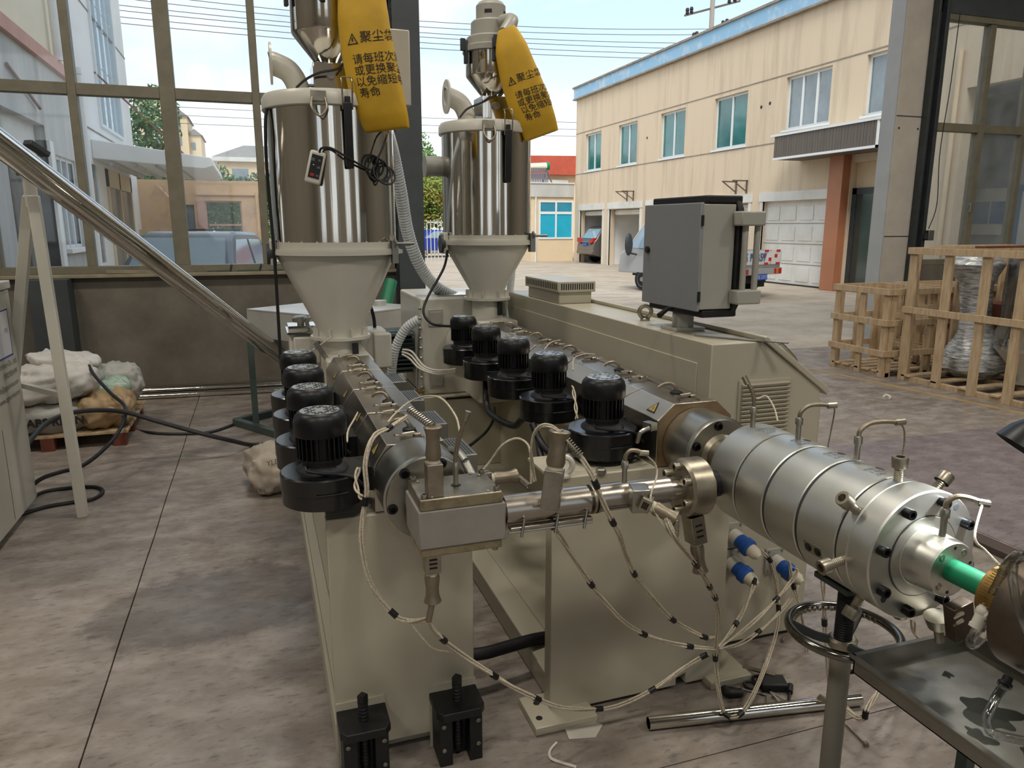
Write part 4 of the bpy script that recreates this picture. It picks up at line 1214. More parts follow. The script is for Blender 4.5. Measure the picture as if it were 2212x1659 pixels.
plug(AB, (0.386, 1.80, 0.858), (0, 0, -1), (0.042, 0.042, 0.058), 0.080)
part('lead_sheath', G().cyl((0.386, 1.80, 0.715), (0.373, 1.800, 0.655), 0.009, n=12), 'handle', AB)
plug(AB, (0.565, 1.945, 0.985), (1, 0.12, -0.03), (0.03, 0.05, 0.03), 0.075, spring=(0.707, 1.930, 0.956), hr=0.95)
e1 = bayonet(AB, (0.467, 1.845, 1.016), (0, 0, 1), (0.03, -0.01, 0.10))

# ---------------------------------------------------------------- melt pipe between the adapter and the die
MP = thing('melt_pipe', 'steel melt pipe with heater sleeves leading from adapter block to die', 'pipe', (0.9, 1.79, 0.91))
yp, zp = 1.79, 0.950
part('inner_pipe', G().cyl((0.57, yp, zp), (1.20, yp, zp), 0.027, n=28), 'steel', MP)
hs = part('heater_sleeve', G().lathe((0.583, yp, zp), (1, 0, 0), [(0, 0.034), (0, 0.0405), (0.245, 0.0405), (0.245, 0.034)], 40), 'sheet', MP)
part('clamp_lip', G().box(0.59, 0.83, yp-0.043, yp-0.020, zp-0.046, zp-0.036), 'sheet', hs, bev=0.002)
part('clamp_rod', G().cyl((0.583, yp-0.045, zp-0.048), (0.828, yp-0.045, zp-0.048), 0.0035, n=8), 'steel', hs)
for xx in (0.618, 0.715, 0.80):
    part('clamp_screw', G().cyl((xx, yp-0.05, zp-0.062), (xx+0.012, yp-0.042, zp-0.012), 0.0042, n=8), 'steel', hs)
for xx in (0.838, 0.852):
    part('pipe_collar', G().cyl((xx, yp, zp), (xx+0.008, yp, zp), 0.0415, n=36), 'steel_worn', MP)
hs2 = part('heater_sleeve', G().lathe((0.862, yp, zp), (1, 0, 0), [(0, 0.034), (0, 0.039), (0.222, 0.039), (0.222, 0.034)], 40), 'sheet', MP)
part('sleeve_seam', G().box(0.864, 1.08, yp-0.0405, yp-0.036, zp-0.020, zp-0.0185), 'dark_frame', hs2)
part('pipe_collar', G().lathe((1.084, yp, zp), (1, 0, 0), [(0, 0.034), (0.03, 0.034), (0.032, 0.029), (0.05, 0.029)], 36), 'sheet', MP)
fl = part('pipe_flange', G().lathe((1.125, yp, zp), (1, 0, 0), [(0, 0.078), (0.004, 0.082), (0.008, 0.086), (0.070, 0.086), (0.074, 0.082)], 56), 'steel_worn', MP)
for k in range(6):
    a = math.radians(25+60*k)
    socket(fl, (1.127, yp+math.cos(a)*0.064, zp+math.sin(a)*0.064), (-1, 0, 0), 0.0125, 0.020, 'steel_worn', 'cap_screw')
part('die_stub', G().cyl((1.195, yp, zp), (1.262, yp, zp), 0.036, n=32), 'steel', MP)
part('stub_collar', G().cyl((1.232, yp, zp), (1.262, yp, zp), 0.039, n=32), 'black_matt', MP)
plug(MP, (0.697, 1.735, 0.964), (0.14, 0.05, 1), (0.052, 0.050, 0.105), 0.095, 0.5, spring=(0.774, 1.710, 1.106), hr=1.25)
bx = part('terminal_box', G().obox((0.963, 1.735, 0.958), (0.05, 0.05, 0.07), rz=-0.2, rx=0.1), 'steel', MP, bev=0.003)
plug(MP, (0.959, 1.715, 0.958), (0.75, -0.55, -0.40), (0.04, 0.04, 0.03), 0.065, spring=(1.025, 1.640, 0.873))
plug(MP, (1.162, 1.770, 0.869), (0.15, -0.10, -1), (0.055, 0.045, 0.085), 0.085)
e2 = bayonet(MP, (0.945, yp, zp+0.036), (0, 0, 1), (0.05, -0.015, -0.004))

# ---------------------------------------------------------------- the die
ENDS = []
xd, zd = 1.40, 0.96
DI = thing('extrusion_die', 'big cylindrical steel pipe die with ring grooves and radial screws', 'die', (xd, 1.5, zd-0.16))
part('die_back', G().lathe((xd, 1.842, zd), (0, -1, 0), [(0, 0.06), (0.0, 0.135), (0.012, 0.150), (0.020, 0.153), (0.138, 0.153), (0.14, 0.150)], 72), 'steel_die', DI)
segs = [(1.695, 1.573), (1.564, 1.443), (1.434, 1.302)]
for a, b in segs:
    s = part('heater_band', G().lathe((xd, a, zd), (0, -1, 0), [(0, 0.151), (0.003, 0.1535), (a-b-0.003, 0.1535), (a-b, 0.151)], 72), 'steel_die', DI)
part('groove_ring', G().cyl((xd, 1.70, zd), (xd, 1.29, zd), 0.149, n=64), 'dark_frame', DI)
part('adjusting_ring', G().lathe((xd, 1.297, zd), (0, -1, 0), [(0, 0.147), (0.004, 0.1545), (0.034, 0.1545), (0.038, 0.151)], 72), 'steel_die', DI)
ff = part('front_flange', G().lathe((xd, 1.258, zd), (0, -1, 0), [(0, 0.153), (0.002, 0.1565), (0.062, 0.1565), (0.066, 0.1535)], 72), 'steel_die', DI)
YF = 1.192
for k in range(8):
    a = math.radians(30+45*k)
    socket(ff, (xd+math.cos(a)*0.132, YF+0.001, zd+math.sin(a)*0.132), (0, -1, 0), 0.0125, 0.021)
for a in (math.radians(52), math.radians(222)):
    part('bolt_hole', G().cyl((xd+math.cos(a)*0.137, YF+0.001, zd+math.sin(a)*0.137), (xd+math.cos(a)*0.137, YF-0.0006, zd+math.sin(a)*0.137), 0.008, n=18), 'dark_frame', ff)
part('groove_line', G().ring((xd, YF, zd), (xd, YF-0.0008, zd), 0.0985, 0.0970, 64), 'black_matt', ff)
part('inner_ring', G().lathe((xd, YF, zd), (0, -1, 0), [(0, 0.096), (0.003, 0.0955)], 64), 'steel_die', ff)
mn = part('mandrel_head', G().lathe((xd, YF, zd), (0, -1, 0), [(0, 0.074), (0.004, 0.070), (0.064, 0.0655), (0.068, 0.064), (0.074, 0.0635), (0.077, 0.062)], 56), 'steel_die', DI)
for a in (0.9, 2.35, 3.95, 5.5):
    socket(mn, (xd+math.cos(a)*0.047, 1.1165, zd+math.sin(a)*0.047), (0, -1, 0), 0.0085, 0.003, 'steel', 'cap_screw')
for a in (1.55, 4.6, 0.2):
    part('bolt_hole', G().cyl((xd+math.cos(a)*0.052, 1.116, zd+math.sin(a)*0.052), (xd+math.cos(a)*0.052, 1.1145, zd+math.sin(a)*0.052), 0.0042, n=12), 'black_matt', mn)
for deg in (92, 46, 142, 190, 238, 284, 330, 5):
    a = math.radians(deg)
    d = Vector((math.cos(a), 0, math.sin(a)))
    c = Vector((xd, 1.277, zd))
    g = G().lathe(c+d*0.15, d, [(0, 0.010)]+[(0.003+0.0025*k, 0.0112 if k % 2 else 0.0100) for k in range(14)], 14)
    ss = part('radial_screw', g, 'steel_worn', DI)
    g2 = bolt_g(c+d*0.187, d, 0.0185, 0.026)
    part('screw_head', g2, 'steel_worn', ss)
for (qx, qz, qy) in ((0.35, 0.0, 1.63), (0.22, 0, 1.50), (0.05, 0, 1.37)):
    a = math.radians(78)
    d = Vector((math.cos(a), 0, math.sin(a)))
    u_, w_, _ = frame(d)
    part('probe_hole', G().lathe(Vector((xd, qy, zd))+d*0.152, d, [(0, 0.011), (0.0018, 0.011)], 18), 'black_matt', DI)
sw = part('switch_recess', G().obox((xd-0.1505*math.cos(0.28), 1.375, zd-0.1505*math.sin(0.28)), (0.006, 0.066, 0.034), ry=-0.28), 'steel_worn', DI, bev=0.002)
for dy in (-0.016, 0.016):
    a = PI+0.28
    d = Vector((math.cos(a), 0, math.sin(a)))
    part('terminal_hole', G().lathe(Vector((xd, 1.375+dy, zd))+d*0.1535, d, [(0, 0.011), (0.0012, 0.011), (0.0012, 0.007), (0.003, 0.007), (0.003, 0.0045)], 16), 'black_matt', sw)
for (yy, a, bd) in ((1.80, 100, (-0.02, 0.02, 0.05)), (1.645, 86, (0.09, -0.02, 0.005)), (1.452, 76, (0.11, -0.02, 0.006)), (1.15, 90, (0.07, -0.03, -0.012))):
    r = 0.150 if yy > 1.3 else 0.066
    a = math.radians(a)
    ENDS.append(bayonet(DI, (xd+math.cos(a)*r, yy, zd+math.sin(a)*r), (0, 0, 1), bd))
mat('etch', '#6f6f6a', 0.6, 0.6)
for yy, a0 in ((1.76, 96), (1.63, 92), (1.50, 92), (1.36, 92)):
    for r, s in enumerate(('0380 0.08', '2 300W', '220V')):
        def on_cyl(x, y, yy=yy, a0=a0, r=r):
            ang = math.radians(a0)-(x/0.155)+0.10
            return Vector((xd+math.cos(ang)*0.1545, yy-0.018*r+y, zd+math.sin(ang)*0.1545))
        lettering(s, 0.016, (0, 0, 0), (1, 0, 0), (0, 1, 0), 'etch', DI, name='etched_mark', fn=on_cyl)
tb = part('terminal_box', G().obox((1.410, 1.090, 0.853), (0.055, 0.03, 0.085), ry=-0.25), 'bronze_dark', DI, bev=0.002)
for k in (0, 1):
    part('cooling_slot', G().obox(Vector((1.387, 1.074, 0.875))+Vector((0.002*k, 0, -0.018*k)), (0.028, 0.002, 0.006), ry=-0.25), 'chrome', tb)
part('plug_handle', G().lathe((1.430, 1.160, 0.821), (0.25, 0, -1), [(0, 0.03), (0.03, 0.022), (0.035, 0.011), (0.07, 0.010)], 18), 'steel_worn', DI)

# pipe coming out of the die
gp = solo('plastic_pipe', G().cyl((xd, 1.118, zd), (xd, 0.80, zd), 0.0255, n=40), 'green', 'bright green plastic pipe leaving the die face', 'pipe')

# calibrator with hoses
CA = thing('calibrator', 'round bronze calibrator with brass collar around the green pipe', 'calibrator', (xd+0.01, 0.93, 0.79))
part('collar', G().ring((xd, 1.01, zd), (xd, 0.935, zd), 0.06, 0.0265, 48), 'brass', CA)
g = G()
for k in range(60):
    a = 2*PI*k/60
    g.obox((xd+math.cos(a)*0.0602, 0.972, zd+math.sin(a)*0.0602), (0.003, 0.06, 0.003), ry=-a)
part('knurl', g, 'brass', CA, kind='stuff')
part('body_disc', G().ring((xd+0.0, 0.935, zd), (xd, 0.86, zd), 0.118, 0.0265, 64), 'bronze_dark', CA)
part('rear_disc', G().ring((xd, 0.86, zd), (xd, 0.80, zd), 0.105, 0.0265, 64), 'bronze_dark', CA)
for k in range(6):
    a = 2*PI*k/6+0.5
    part('tie_bolt', G().cyl((xd+math.cos(a)*0.1, 0.934, zd+math.sin(a)*0.1), (xd+math.cos(a)*0.1, 0.943, zd+math.sin(a)*0.1), 0.009, n=10), 'black_matt', CA)
WH = thing('water_fitting', 'cream push-in tee fitting on the clear water hoses', 'fitting', (1.360, 0.990, 0.873))
part('fitting_body', G().cyl((1.334, 0.990, 0.909), (1.359, 0.990, 0.966), 0.0135, n=16).cyl((1.346, 0.990, 0.932), (1.388, 0.990, 0.909), 0.0125, n=16).ell((1.345, 0.990, 0.936), (0.015, 0.015, 0.015)), 'white_plastic', WH)
for a, b in (((1.331, 0.990, 0.902), (1.334, 0.990, 0.909)), ((1.359, 0.990, 0.966), (1.361, 0.990, 0.972)), ((1.388, 0.990, 0.909), (1.395, 0.990, 0.905))):
    part('release_ring', G().cyl(a, b, 0.0155, n=16), 'white_plastic', WH)
for q in ((1.351, 0.975, 0.952), (1.337, 0.975, 0.934)):
    part('mounting_eye', G().torus(q, (0, 1, 0), 0.006, 0.003, 14, 6), 'white_plastic', WH)
def hose(label, pts, r=0.009):
    return solo('water_hose', G().tube(pts, r, 12, 8), 'tube_clear', label, 'hose', 'clear water hoses at the calibrator')
hose('clear hose arching from the cream fitting over the calibrator', [(1.354, 0.985, 0.975), (1.334, 0.960, 1.020), (1.320, 0.940, 1.065), (1.299, 0.910, 1.101), (1.280, 0.880, 1.113), (1.285, 0.860, 1.098)])
hose('clear hose running from the cream fitting down past the calibrator', [(1.388, 0.985, 0.909), (1.355, 0.940, 0.917), (1.334, 0.900, 0.914), (1.305, 0.860, 0.915)])
hose('clear hose dropping from the black nipple beside the calibrator', [(1.282, 0.900, 1.088), (1.285, 0.900, 1.061), (1.275, 0.880, 1.027), (1.270, 0.860, 1.001), (1.274, 0.840, 0.966)], 0.008)
hose('clear hose bent below the cream fitting', [(1.332, 0.990, 0.902), (1.334, 1.000, 0.872), (1.323, 0.990, 0.867), (1.325, 0.980, 0.877), (1.331, 0.965, 0.911)])
hose('milky drain hose hanging from the calibrator into the tray', [(1.305, 0.900, 0.835), (1.270, 0.885, 0.834), (1.243, 0.875, 0.817), (1.230, 0.870, 0.800), (1.231, 0.860, 0.782), (1.234, 0.840, 0.786), (1.232, 0.800, 0.806), (1.227, 0.760, 0.828)], 0.0085)
part('drain_nipple', G().cyl((1.321, 0.905, 0.847), (1.305, 0.900, 0.832), 0.009, n=12).cyl((1.311, 0.902, 0.838), (1.306, 0.900, 0.834), 0.013, n=12), 'black_matt', CA)

# die stand with hand wheel, drip tray
ST = thing('die_stand', 'grey round post stand with hand wheel carrying the die', 'stand', (1.40, 1.40, 0))
part('lower_tube', G().cyl((1.40, 1.40, 0.0), (1.40, 1.40, 0.615), 0.0265, n=28).cyl((1.40, 1.40, 0.6), (1.40, 1.40, 0.615), 0.0275, n=28), 'stand_grey', ST)
part('threaded_spindle', G().lathe((1.40, 1.40, 0.615), (0, 0, 1), [(0, 0.0225)]+[(0.02+0.0035*k, 0.0235 if k % 2 else 0.0215) for k in range(50)], 24), 'black', ST)
part('saddle', G().box(1.34, 1.46, 1.34, 1.46, 0.792, 0.808), 'leg_green', ST, bev=0.003)
part('base_plate', G().box(1.28, 1.52, 1.28, 1.52, 0.0, 0.012), 'leg_green', ST, bev=0.003)
mat('wheel_chrome', '#77756f', 0.16, 1.0)
wh = part('hand_wheel', G().torus((1.40, 1.40, 0.655), (0.02, 0, 1), 0.136, 0.0125, 64, 14), 'wheel_chrome', ST)
for k in range(24):
    a = PI*0.05+k*PI/24
    part('grip_bump', G().ell((1.40+math.cos(a)*0.127, 1.40+math.sin(a)*0.127, 0.651), (0.008, 0.008, 0.008), 8, 6), 'steel_worn', wh)
part('wheel_hub', G().lathe((1.40, 1.40, 0.612), (0, 0, 1), [(0, 0.036), (0.02, 0.038), (0.026, 0.03)], 24), 'steel_worn', ST)
for a in (2.55, 0.52, 4.6):
    part('wheel_spoke', G().tube([(1.40+math.cos(a)*0.03, 1.40+math.sin(a)*0.03, 0.625), (1.40+math.cos(a)*0.07, 1.40+math.sin(a)*0.07, 0.632), (1.40+math.cos(a)*0.13, 1.40+math.sin(a)*0.13, 0.655)], 0.012, 10, 4), 'dark_frame', wh)
part('lock_screw', G().cyl((1.43, 1.395, 0.53), (1.455, 1.392, 0.53), 0.006, n=8).cyl((1.455, 1.392, 0.53), (1.466, 1.39, 0.53), 0.010, n=6), 'bolt_black', ST)
mat('tray_steel', '#8a8880', 0.30, 0.85, var=0.2, vs=5.0, rvar=0.12)
glassy('water', (0.92, 0.93, 0.92), 0.05, 0.6, rough=0.02)
TR = thing('drip_tray', 'shallow steel drip tray wet with water below the calibrator', 'tray', (1.45, 0.75, 0.645))
part('tray_floor', G().box(1.295, 1.66, 0.10, 1.255, 0.645, 0.648), 'tray_steel', TR)
for g in (G().box(1.295, 1.299, 0.10, 1.255, 0.645, 0.69), G().box(1.656, 1.66, 0.10, 1.255, 0.645, 0.69), G().box(1.295, 1.66, 1.251, 1.255, 0.645, 0.69)):
    part('tray_rim', g, 'tray_steel', TR)
part('rim_lip', G().box(1.283, 1.299, 0.10, 1.262, 0.688, 0.692).box(1.295, 1.66, 1.250, 1.262, 0.688, 0.692), 'tray_steel', TR)
part('tray_leg', G().box(1.62, 1.65, 0.16, 0.19, 0.0, 0.645), 'leg_green', TR)
part('tray_leg', G().box(1.62, 1.65, 1.18, 1.21, 0.0, 0.645), 'leg_green', TR)
part('tray_leg', G().box(1.30, 1.33, 0.16, 0.19, 0.0, 0.645), 'leg_green', TR)
def puddle(label, cx, cy, rx, ry, seed):
    rnd = random.Random(seed)
    n = 40
    ph = [rnd.random()*6 for _ in range(5)]
    pts = []
    for i in range(n):
        a = 2*PI*i/n
        k = 1+sum(0.12*math.sin((j+2)*a+ph[j]) for j in range(5))
        pts.append((cx+math.cos(a)*rx*k, cy+math.sin(a)*ry*k))
    solo('water_puddle', G().prism(pts, 'z', 0.648, 0.6495), 'water', label, 'water', 'water puddles in the drip tray')
puddle('broad water puddle in the middle of the drip tray', 1.46, 1.03, 0.05, 0.06, 3)
puddle('thin water splash beside the drain hose bend in the tray', 1.43, 0.90, 0.02, 0.035, 13)
puddle('tiny water drop near the back rim of the drip tray', 1.50, 1.17, 0.012, 0.012, 14)
puddle('small water splash near the left rim of the drip tray', 1.375, 0.98, 0.018, 0.03, 5)
puddle('long water puddle under the drain hose in the tray', 1.44, 0.74, 0.035, 0.06, 8)

# work lamp at the right edge, lighting the die face
LM = thing('work_lamp', 'black bell-shaped work lamp at the picture edge beside the die', 'lamp', (1.589, 1.120, 1.228))
lc = Vector((1.571, 1.100, 1.251))
ld = Vector((1.40, 1.17, 0.98))-lc
ld.normalize()
part('lamp_shade', G().lathe(lc, ld, [(-0.07, 0.02), (-0.065, 0.028), (-0.03, 0.034), (0.0, 0.052), (0.035, 0.062), (0.035, 0.059), (0.0, 0.049), (-0.03, 0.03)], 40, close=False), 'black', LM)
part('lamp_bulb', G().ell(lc+ld*0.005, (0.018, 0.018, 0.018)), 'lamp_panel', LM)
part('lamp_arm', G().tube([lc-ld*0.068, lc-ld*0.11+Vector((0.04, 0, 0.0)), lc+Vector((0.22, -0.05, -0.1)), lc+Vector((0.30, -0.05, -0.5)), (lc.x+0.30, lc.y-0.05, 0.02)], 0.009, 10), 'black_matt', LM)
part('lamp_base', G().lathe((lc.x+0.30, lc.y-0.05, 0), (0, 0, 1), [(0, 0.12), (0.015, 0.12), (0.03, 0.03)], 32), 'black_matt', LM)
sp = light('work_lamp_light', 'SPOT', tuple(lc+ld*0.03), 14.0, (0.93, 0.97, 1.0), spot_size=math.radians(75), spot_blend=0.6, shadow_soft_size=0.02)
sp.rotation_euler = ld.to_track_quat('-Z', 'Y').to_euler()

# ---------------------------------------------------------------- braided heater cables (world coordinates)
bundle('taped cable bundle hanging from the co-extruder covers past the front blower',
       [(0.404, 2.200, 1.125), (0.336, 2.120, 1.115), (0.274, 2.020, 1.120), (0.246, 1.980, 1.060), (0.244, 1.970, 0.983), (0.230, 1.970, 0.903), (0.224, 1.960, 0.825), (0.240, 1.940, 0.720), (0.298, 1.920, 0.628), (0.337, 1.880, 0.618), (0.371, 1.800, 0.663)], 3, tapes=(0.10, 0.44, 0.80))
bundle('taped cable bundle sagging from the bottom plug along the floor to the cable knot',
       [(0.374, 1.800, 0.660), (0.406, 1.840, 0.587), (0.499, 1.900, 0.465), (0.585, 1.920, 0.377), (0.681, 1.940, 0.288), (0.818, 1.970, 0.179), (0.931, 2.000, 0.121), (1.052, 2.000, 0.105), (1.180, 1.980, 0.152), (1.290, 1.960, 0.229), (1.359, 1.930, 0.282)], 3, tapes=(0.13, 0.32, 0.46, 0.66, 0.80, 0.985))
bundle('single striped thermocouple lead below the bottom plug', [(0.330, 1.880, 0.625), (0.362, 1.880, 0.573), (0.400, 1.880, 0.522), (0.441, 1.880, 0.503), (0.494, 1.900, 0.474)], 1, 0.0024)
bundle('cable bundle falling from the heater sleeve in a shallow curve to the knot',
       [(0.710, 1.760, 0.911), (0.728, 1.760, 0.878), (0.807, 1.820, 0.765), (0.867, 1.850, 0.672), (0.926, 1.880, 0.593), (1.022, 1.900, 0.476), (1.127, 1.920, 0.395), (1.266, 1.930, 0.330), (1.385, 1.930, 0.292)], 3, tapes=(0.06, 0.42, 0.72, 0.90))
bundle('cable bundle dropping from the upper pipe plug in a steep curve to the knot',
       [(0.771, 1.720, 1.111), (0.796, 1.700, 1.063), (0.828, 1.700, 0.995), (0.856, 1.710, 0.938), (0.917, 1.750, 0.842), (0.968, 1.800, 0.749), (1.019, 1.840, 0.666), (1.100, 1.870, 0.565), (1.193, 1.900, 0.456), (1.320, 1.920, 0.361), (1.388, 1.930, 0.335)], 3, tapes=(0.16, 0.34, 0.59, 0.80, 0.92))
bundle('main cable trunk hanging under the pipe flange beside its plug',
       [(1.009, 1.660, 0.923), (1.025, 1.640, 0.873), (1.115, 1.700, 0.776), (1.183, 1.740, 0.699), (1.238, 1.780, 0.630), (1.322, 1.850, 0.521), (1.370, 1.900, 0.412), (1.387, 1.930, 0.297), (1.406, 1.950, 0.211), (1.409, 1.930, 0.134), (1.422, 1.915, 0.060), (1.439, 1.884, 0.052), (1.486, 1.890, 0.060), (1.596, 1.970, 0.066), (1.749, 2.100, 0.087), (1.822, 2.150, 0.182), (1.837, 2.180, 0.282), (1.815, 2.200, 0.413), (1.757, 2.210, 0.483)], 4, 0.0027, 0.0055, tapes=(0.14, 0.23, 0.27, 0.42, 0.59, 0.655, 0.87, 0.96))
bundle('cable pair rising from the knot to the middle blue plug', [(1.394, 1.930, 0.299), (1.501, 2.000, 0.306), (1.627, 2.100, 0.321), (1.709, 2.170, 0.348), (1.737, 2.200, 0.373), (1.739, 2.220, 0.381)], 2, tapes=(0.25, 0.72))
bundle('cable pair rising from the knot across to the far blue plug', [(1.394, 1.930, 0.296), (1.553, 2.020, 0.274), (1.712, 2.100, 0.283), (1.877, 2.180, 0.319), (1.937, 2.200, 0.364), (1.935, 2.210, 0.380)], 2, tapes=(0.5,))
bundle('lower cable pair curving from the knot to the cabinet corner', [(1.398, 1.930, 0.292), (1.556, 2.020, 0.230), (1.717, 2.100, 0.219), (1.874, 2.180, 0.236), (1.979, 2.240, 0.268), (2.027, 2.280, 0.302)], 2, tapes=(0.35,))
bundle('cable pair hanging straight down from the far blue plug', [(1.912, 2.220, 0.404), (1.920, 2.200, 0.318), (1.966, 2.200, 0.209), (2.008, 2.200, 0.058), (2.047, 2.200, -0.097), (2.083, 2.180, -0.199), (2.101, 2.140, -0.220)], 2, tapes=(0.2,))
bundle('cable pair hanging behind the stand post', [(1.644, 1.750, 0.597), (1.658, 1.750, 0.514), (1.684, 1.760, 0.388), (1.746, 1.800, 0.250), (1.817, 1.850, 0.077)], 2, tapes=(0.42,))
bundle('cable tangle on the floor between stand post and tray', [(1.796, 1.750, 0.095), (1.792, 1.700, 0.095), (1.804, 1.680, 0.101), (1.811, 1.680, 0.130), (1.884, 1.720, 0.139), (1.944, 1.750, 0.136), (2.057, 1.800, 0.056), (2.130, 1.800, -0.007), (2.205, 1.780, -0.070)], 4, 0.0027, 0.006, tapes=(0.34, 0.75))
bundle('two grey cables dropping behind the die front to the floor', [(1.696, 1.450, 0.604), (1.766, 1.500, 0.526), (1.858, 1.550, 0.449), (1.954, 1.600, 0.361), (2.266, 1.806, 0.006)], 2)
bundle('thermocouple lead arching from the adapter block over the co-extruder', [tuple(e1), (0.498, 1.900, 1.138), (0.510, 2.000, 1.165), (0.494, 2.100, 1.196), (0.466, 2.200, 1.185), (0.425, 2.250, 1.159), (0.371, 2.200, 1.139), (0.337, 2.140, 1.128)], 1, 0.0030)
bundle('thermocouple lead arching from block corner to the twisted pair', [(0.561, 1.920, 1.018), (0.589, 1.920, 1.050), (0.617, 1.900, 1.098), (0.651, 1.880, 1.120), (0.672, 1.850, 1.112), (0.676, 1.830, 1.081), (0.674, 1.820, 1.005)], 1, 0.0032)
bundle('long thermocouple lead arching over the upper pipe plug', [(0.685, 1.820, 1.010), (0.678, 1.820, 1.051), (0.667, 1.800, 1.124), (0.673, 1.780, 1.168), (0.691, 1.760, 1.186), (0.719, 1.740, 1.174), (0.757, 1.720, 1.125), (0.783, 1.710, 1.087), (0.801, 1.710, 1.053)], 2, 0.0028, 0.003, tapes=())
bundle('thin lead dropping from the pipe thermocouple over its plug', [tuple(e2), (1.030, 1.770, 1.039), (1.025, 1.750, 1.009), (0.980, 1.700, 0.977), (0.979, 1.680, 0.944), (1.011, 1.660, 0.887), (1.077, 1.680, 0.814)], 1, 0.0028)
bundle('cables hooked behind the front blower of the co-extruder', [(0.235, 2.050, 1.026), (0.222, 2.030, 0.992), (0.226, 2.000, 0.964), (0.240, 1.990, 0.952)], 2)
bundle('pale lead looping down from the second cover to the clamp', [(0.327, 2.750, 1.023), (0.290, 2.600, 1.027), (0.251, 2.450, 1.028), (0.237, 2.360, 1.014)], 1, 0.0034)
bundle('thin lead running from the die probe to the floor behind', [tuple(ENDS[2]), tuple(ENDS[2]+Vector((0.03, 0.01, -0.03))), tuple(ENDS[2]+Vector((0.055, 0.03, -0.10))), tuple(ENDS[2]+Vector((0.06, 0.05, -0.22)))], 1, 0.0026)
bundle('thin lead from the rear die probe to the cabinet end', [tuple(ENDS[1]), tuple(ENDS[1]+Vector((0.03, 0.02, -0.02))), tuple(ENDS[1]+Vector((0.08, 0.08, -0.10))), tuple(ENDS[1]+Vector((0.10, 0.12, -0.25)))], 1, 0.0022)
bundle('striped lead running from the mandrel probe towards the calibrator', [tuple(ENDS[3]), (1.382, 1.060, 1.064), (1.394, 1.040, 1.039), (1.385, 1.000, 1.026)], 1, 0.0028)
bundle('lead arching from the rear die probe over the louvres', [tuple(ENDS[0]), (1.438, 1.880, 1.176), (1.493, 1.900, 1.175), (1.446, 1.800, 1.165), (1.415, 1.740, 1.139)], 1, 0.0026)
bundle('leads looping over the main covers behind the second blower', [(1.209, 3.100, 1.151), (1.280, 3.200, 1.164), (1.348, 3.250, 1.165)], 1, 0.003)
bundle('thin lead bowing over the main covers behind the third blower', [(1.200, 2.750, 1.119), (1.225, 2.800, 1.158), (1.294, 2.850, 1.165), (1.344, 2.850, 1.161)], 1, 0.003)
bundle('pale leads beside the frontmost main blower', [(1.134, 2.600, 1.087), (1.111, 2.520, 1.041), (1.087, 2.450, 0.997)], 2, 0.003)
bundle('thin lead across the front main cover', [(1.195, 2.350, 1.074), (1.244, 2.320, 1.114), (1.278, 2.300, 1.136)], 1, 0.0026)
cable('black corrugated conduit crossing low between the two extruder frames', [(0.650, 2.400, 0.142), (0.713, 2.400, 0.137), (0.811, 2.420, 0.133), (0.913, 2.440, 0.129), (1.008, 2.460, 0.116)], 0.022, 'rubber', 'conduit', None, 14)
cd = bpy.data.objects['conduit']
P = smooth_path([(0.650, 2.400, 0.142), (0.713, 2.400, 0.137), (0.811, 2.420, 0.133), (0.913, 2.440, 0.129), (1.008, 2.460, 0.116)], 8)
g = G()
for a, b in zip(P, P[1:]):
    for k in (0.0, 0.33, 0.66):
        c = a.lerp(b, k)
        g.lathe(c, b-a, [(0, 0.0235), (0.003, 0.0235)], 14)
part('conduit_ribs', g, 'rubber', cd, kind='stuff')

# translucent ribbed hose and motor cables at the back
def ribbed(label, pts, r, grp, m='hose_clear', pitch=0.018, name='ribbed_hose'):
    P = smooth_path(pts, 10)
    L = sum((b-a).length for a, b in zip(P, P[1:]))
    n = max(8, int(L/pitch)*2)
    q, acc, i, d = [], 0.0, 0, 0.0
    seg = [(b-a).length for a, b in zip(P, P[1:])]
    for k in range(n+1):
        t = L*k/n
        s = 0
        j = 0
        while j < len(seg)-1 and s+seg[j] < t:
            s += seg[j]
            j += 1
        q.append(P[j].lerp(P[j+1], (t-s)/max(seg[j], 1e-6)))
    N = len(q)
    return solo(name, G().tube(q, r, 14, 1, rf=lambda t: 1.0 if int(round(t*(N-1))) % 2 else 0.9), m, label, 'hose', grp)
ribbed('translucent ribbed hose curving from the large hopper down to the main gearbox', [(0.753, 4.450, 2.227), (0.814, 4.600, 2.101), (0.871, 4.700, 1.891), (0.924, 4.800, 1.665), (1.004, 4.850, 1.457), (1.120, 4.900, 1.305), (1.276, 4.950, 1.218)], 0.042, 'translucent hoses')
ribbed('translucent ribbed hose hanging straight behind the smaller hopper cone', [(1.621, 4.750, 1.482), (1.604, 4.750, 1.298), (1.571, 4.720, 1.115), (1.512, 4.600, 1.008)], 0.025, 'translucent hoses')
ribbed('translucent ribbed hose loop beside the finned drive motor', [(0.974, 4.750, 1.104), (0.890, 4.800, 1.034), (0.823, 4.850, 0.882), (0.804, 4.900, 0.701)], 0.033, 'translucent hoses')
for k in range(3):
    bundle(['upper', 'middle', 'lower'][k]+' pale motor cable running from the finned motor to the blowers', [(0.861, 4.750, 0.911), (0.912, 4.700, 0.901), (0.965, 4.600, 0.824), (1.032, 4.500, 0.808), (1.127, 4.400, 0.829)] if k == 0 else ([(0.853, 4.740, 0.898), (0.905, 4.700, 0.877), (0.956, 4.600, 0.812), (1.032, 4.500, 0.796), (1.127, 4.400, 0.820)] if k == 1 else [(0.851, 4.730, 0.884), (0.896, 4.700, 0.856), (0.943, 4.600, 0.804), (1.032, 4.500, 0.784), (1.127, 4.400, 0.812)]), 1, 0.007, group='pale motor cables', m='white_plastic', name='motor_cable')
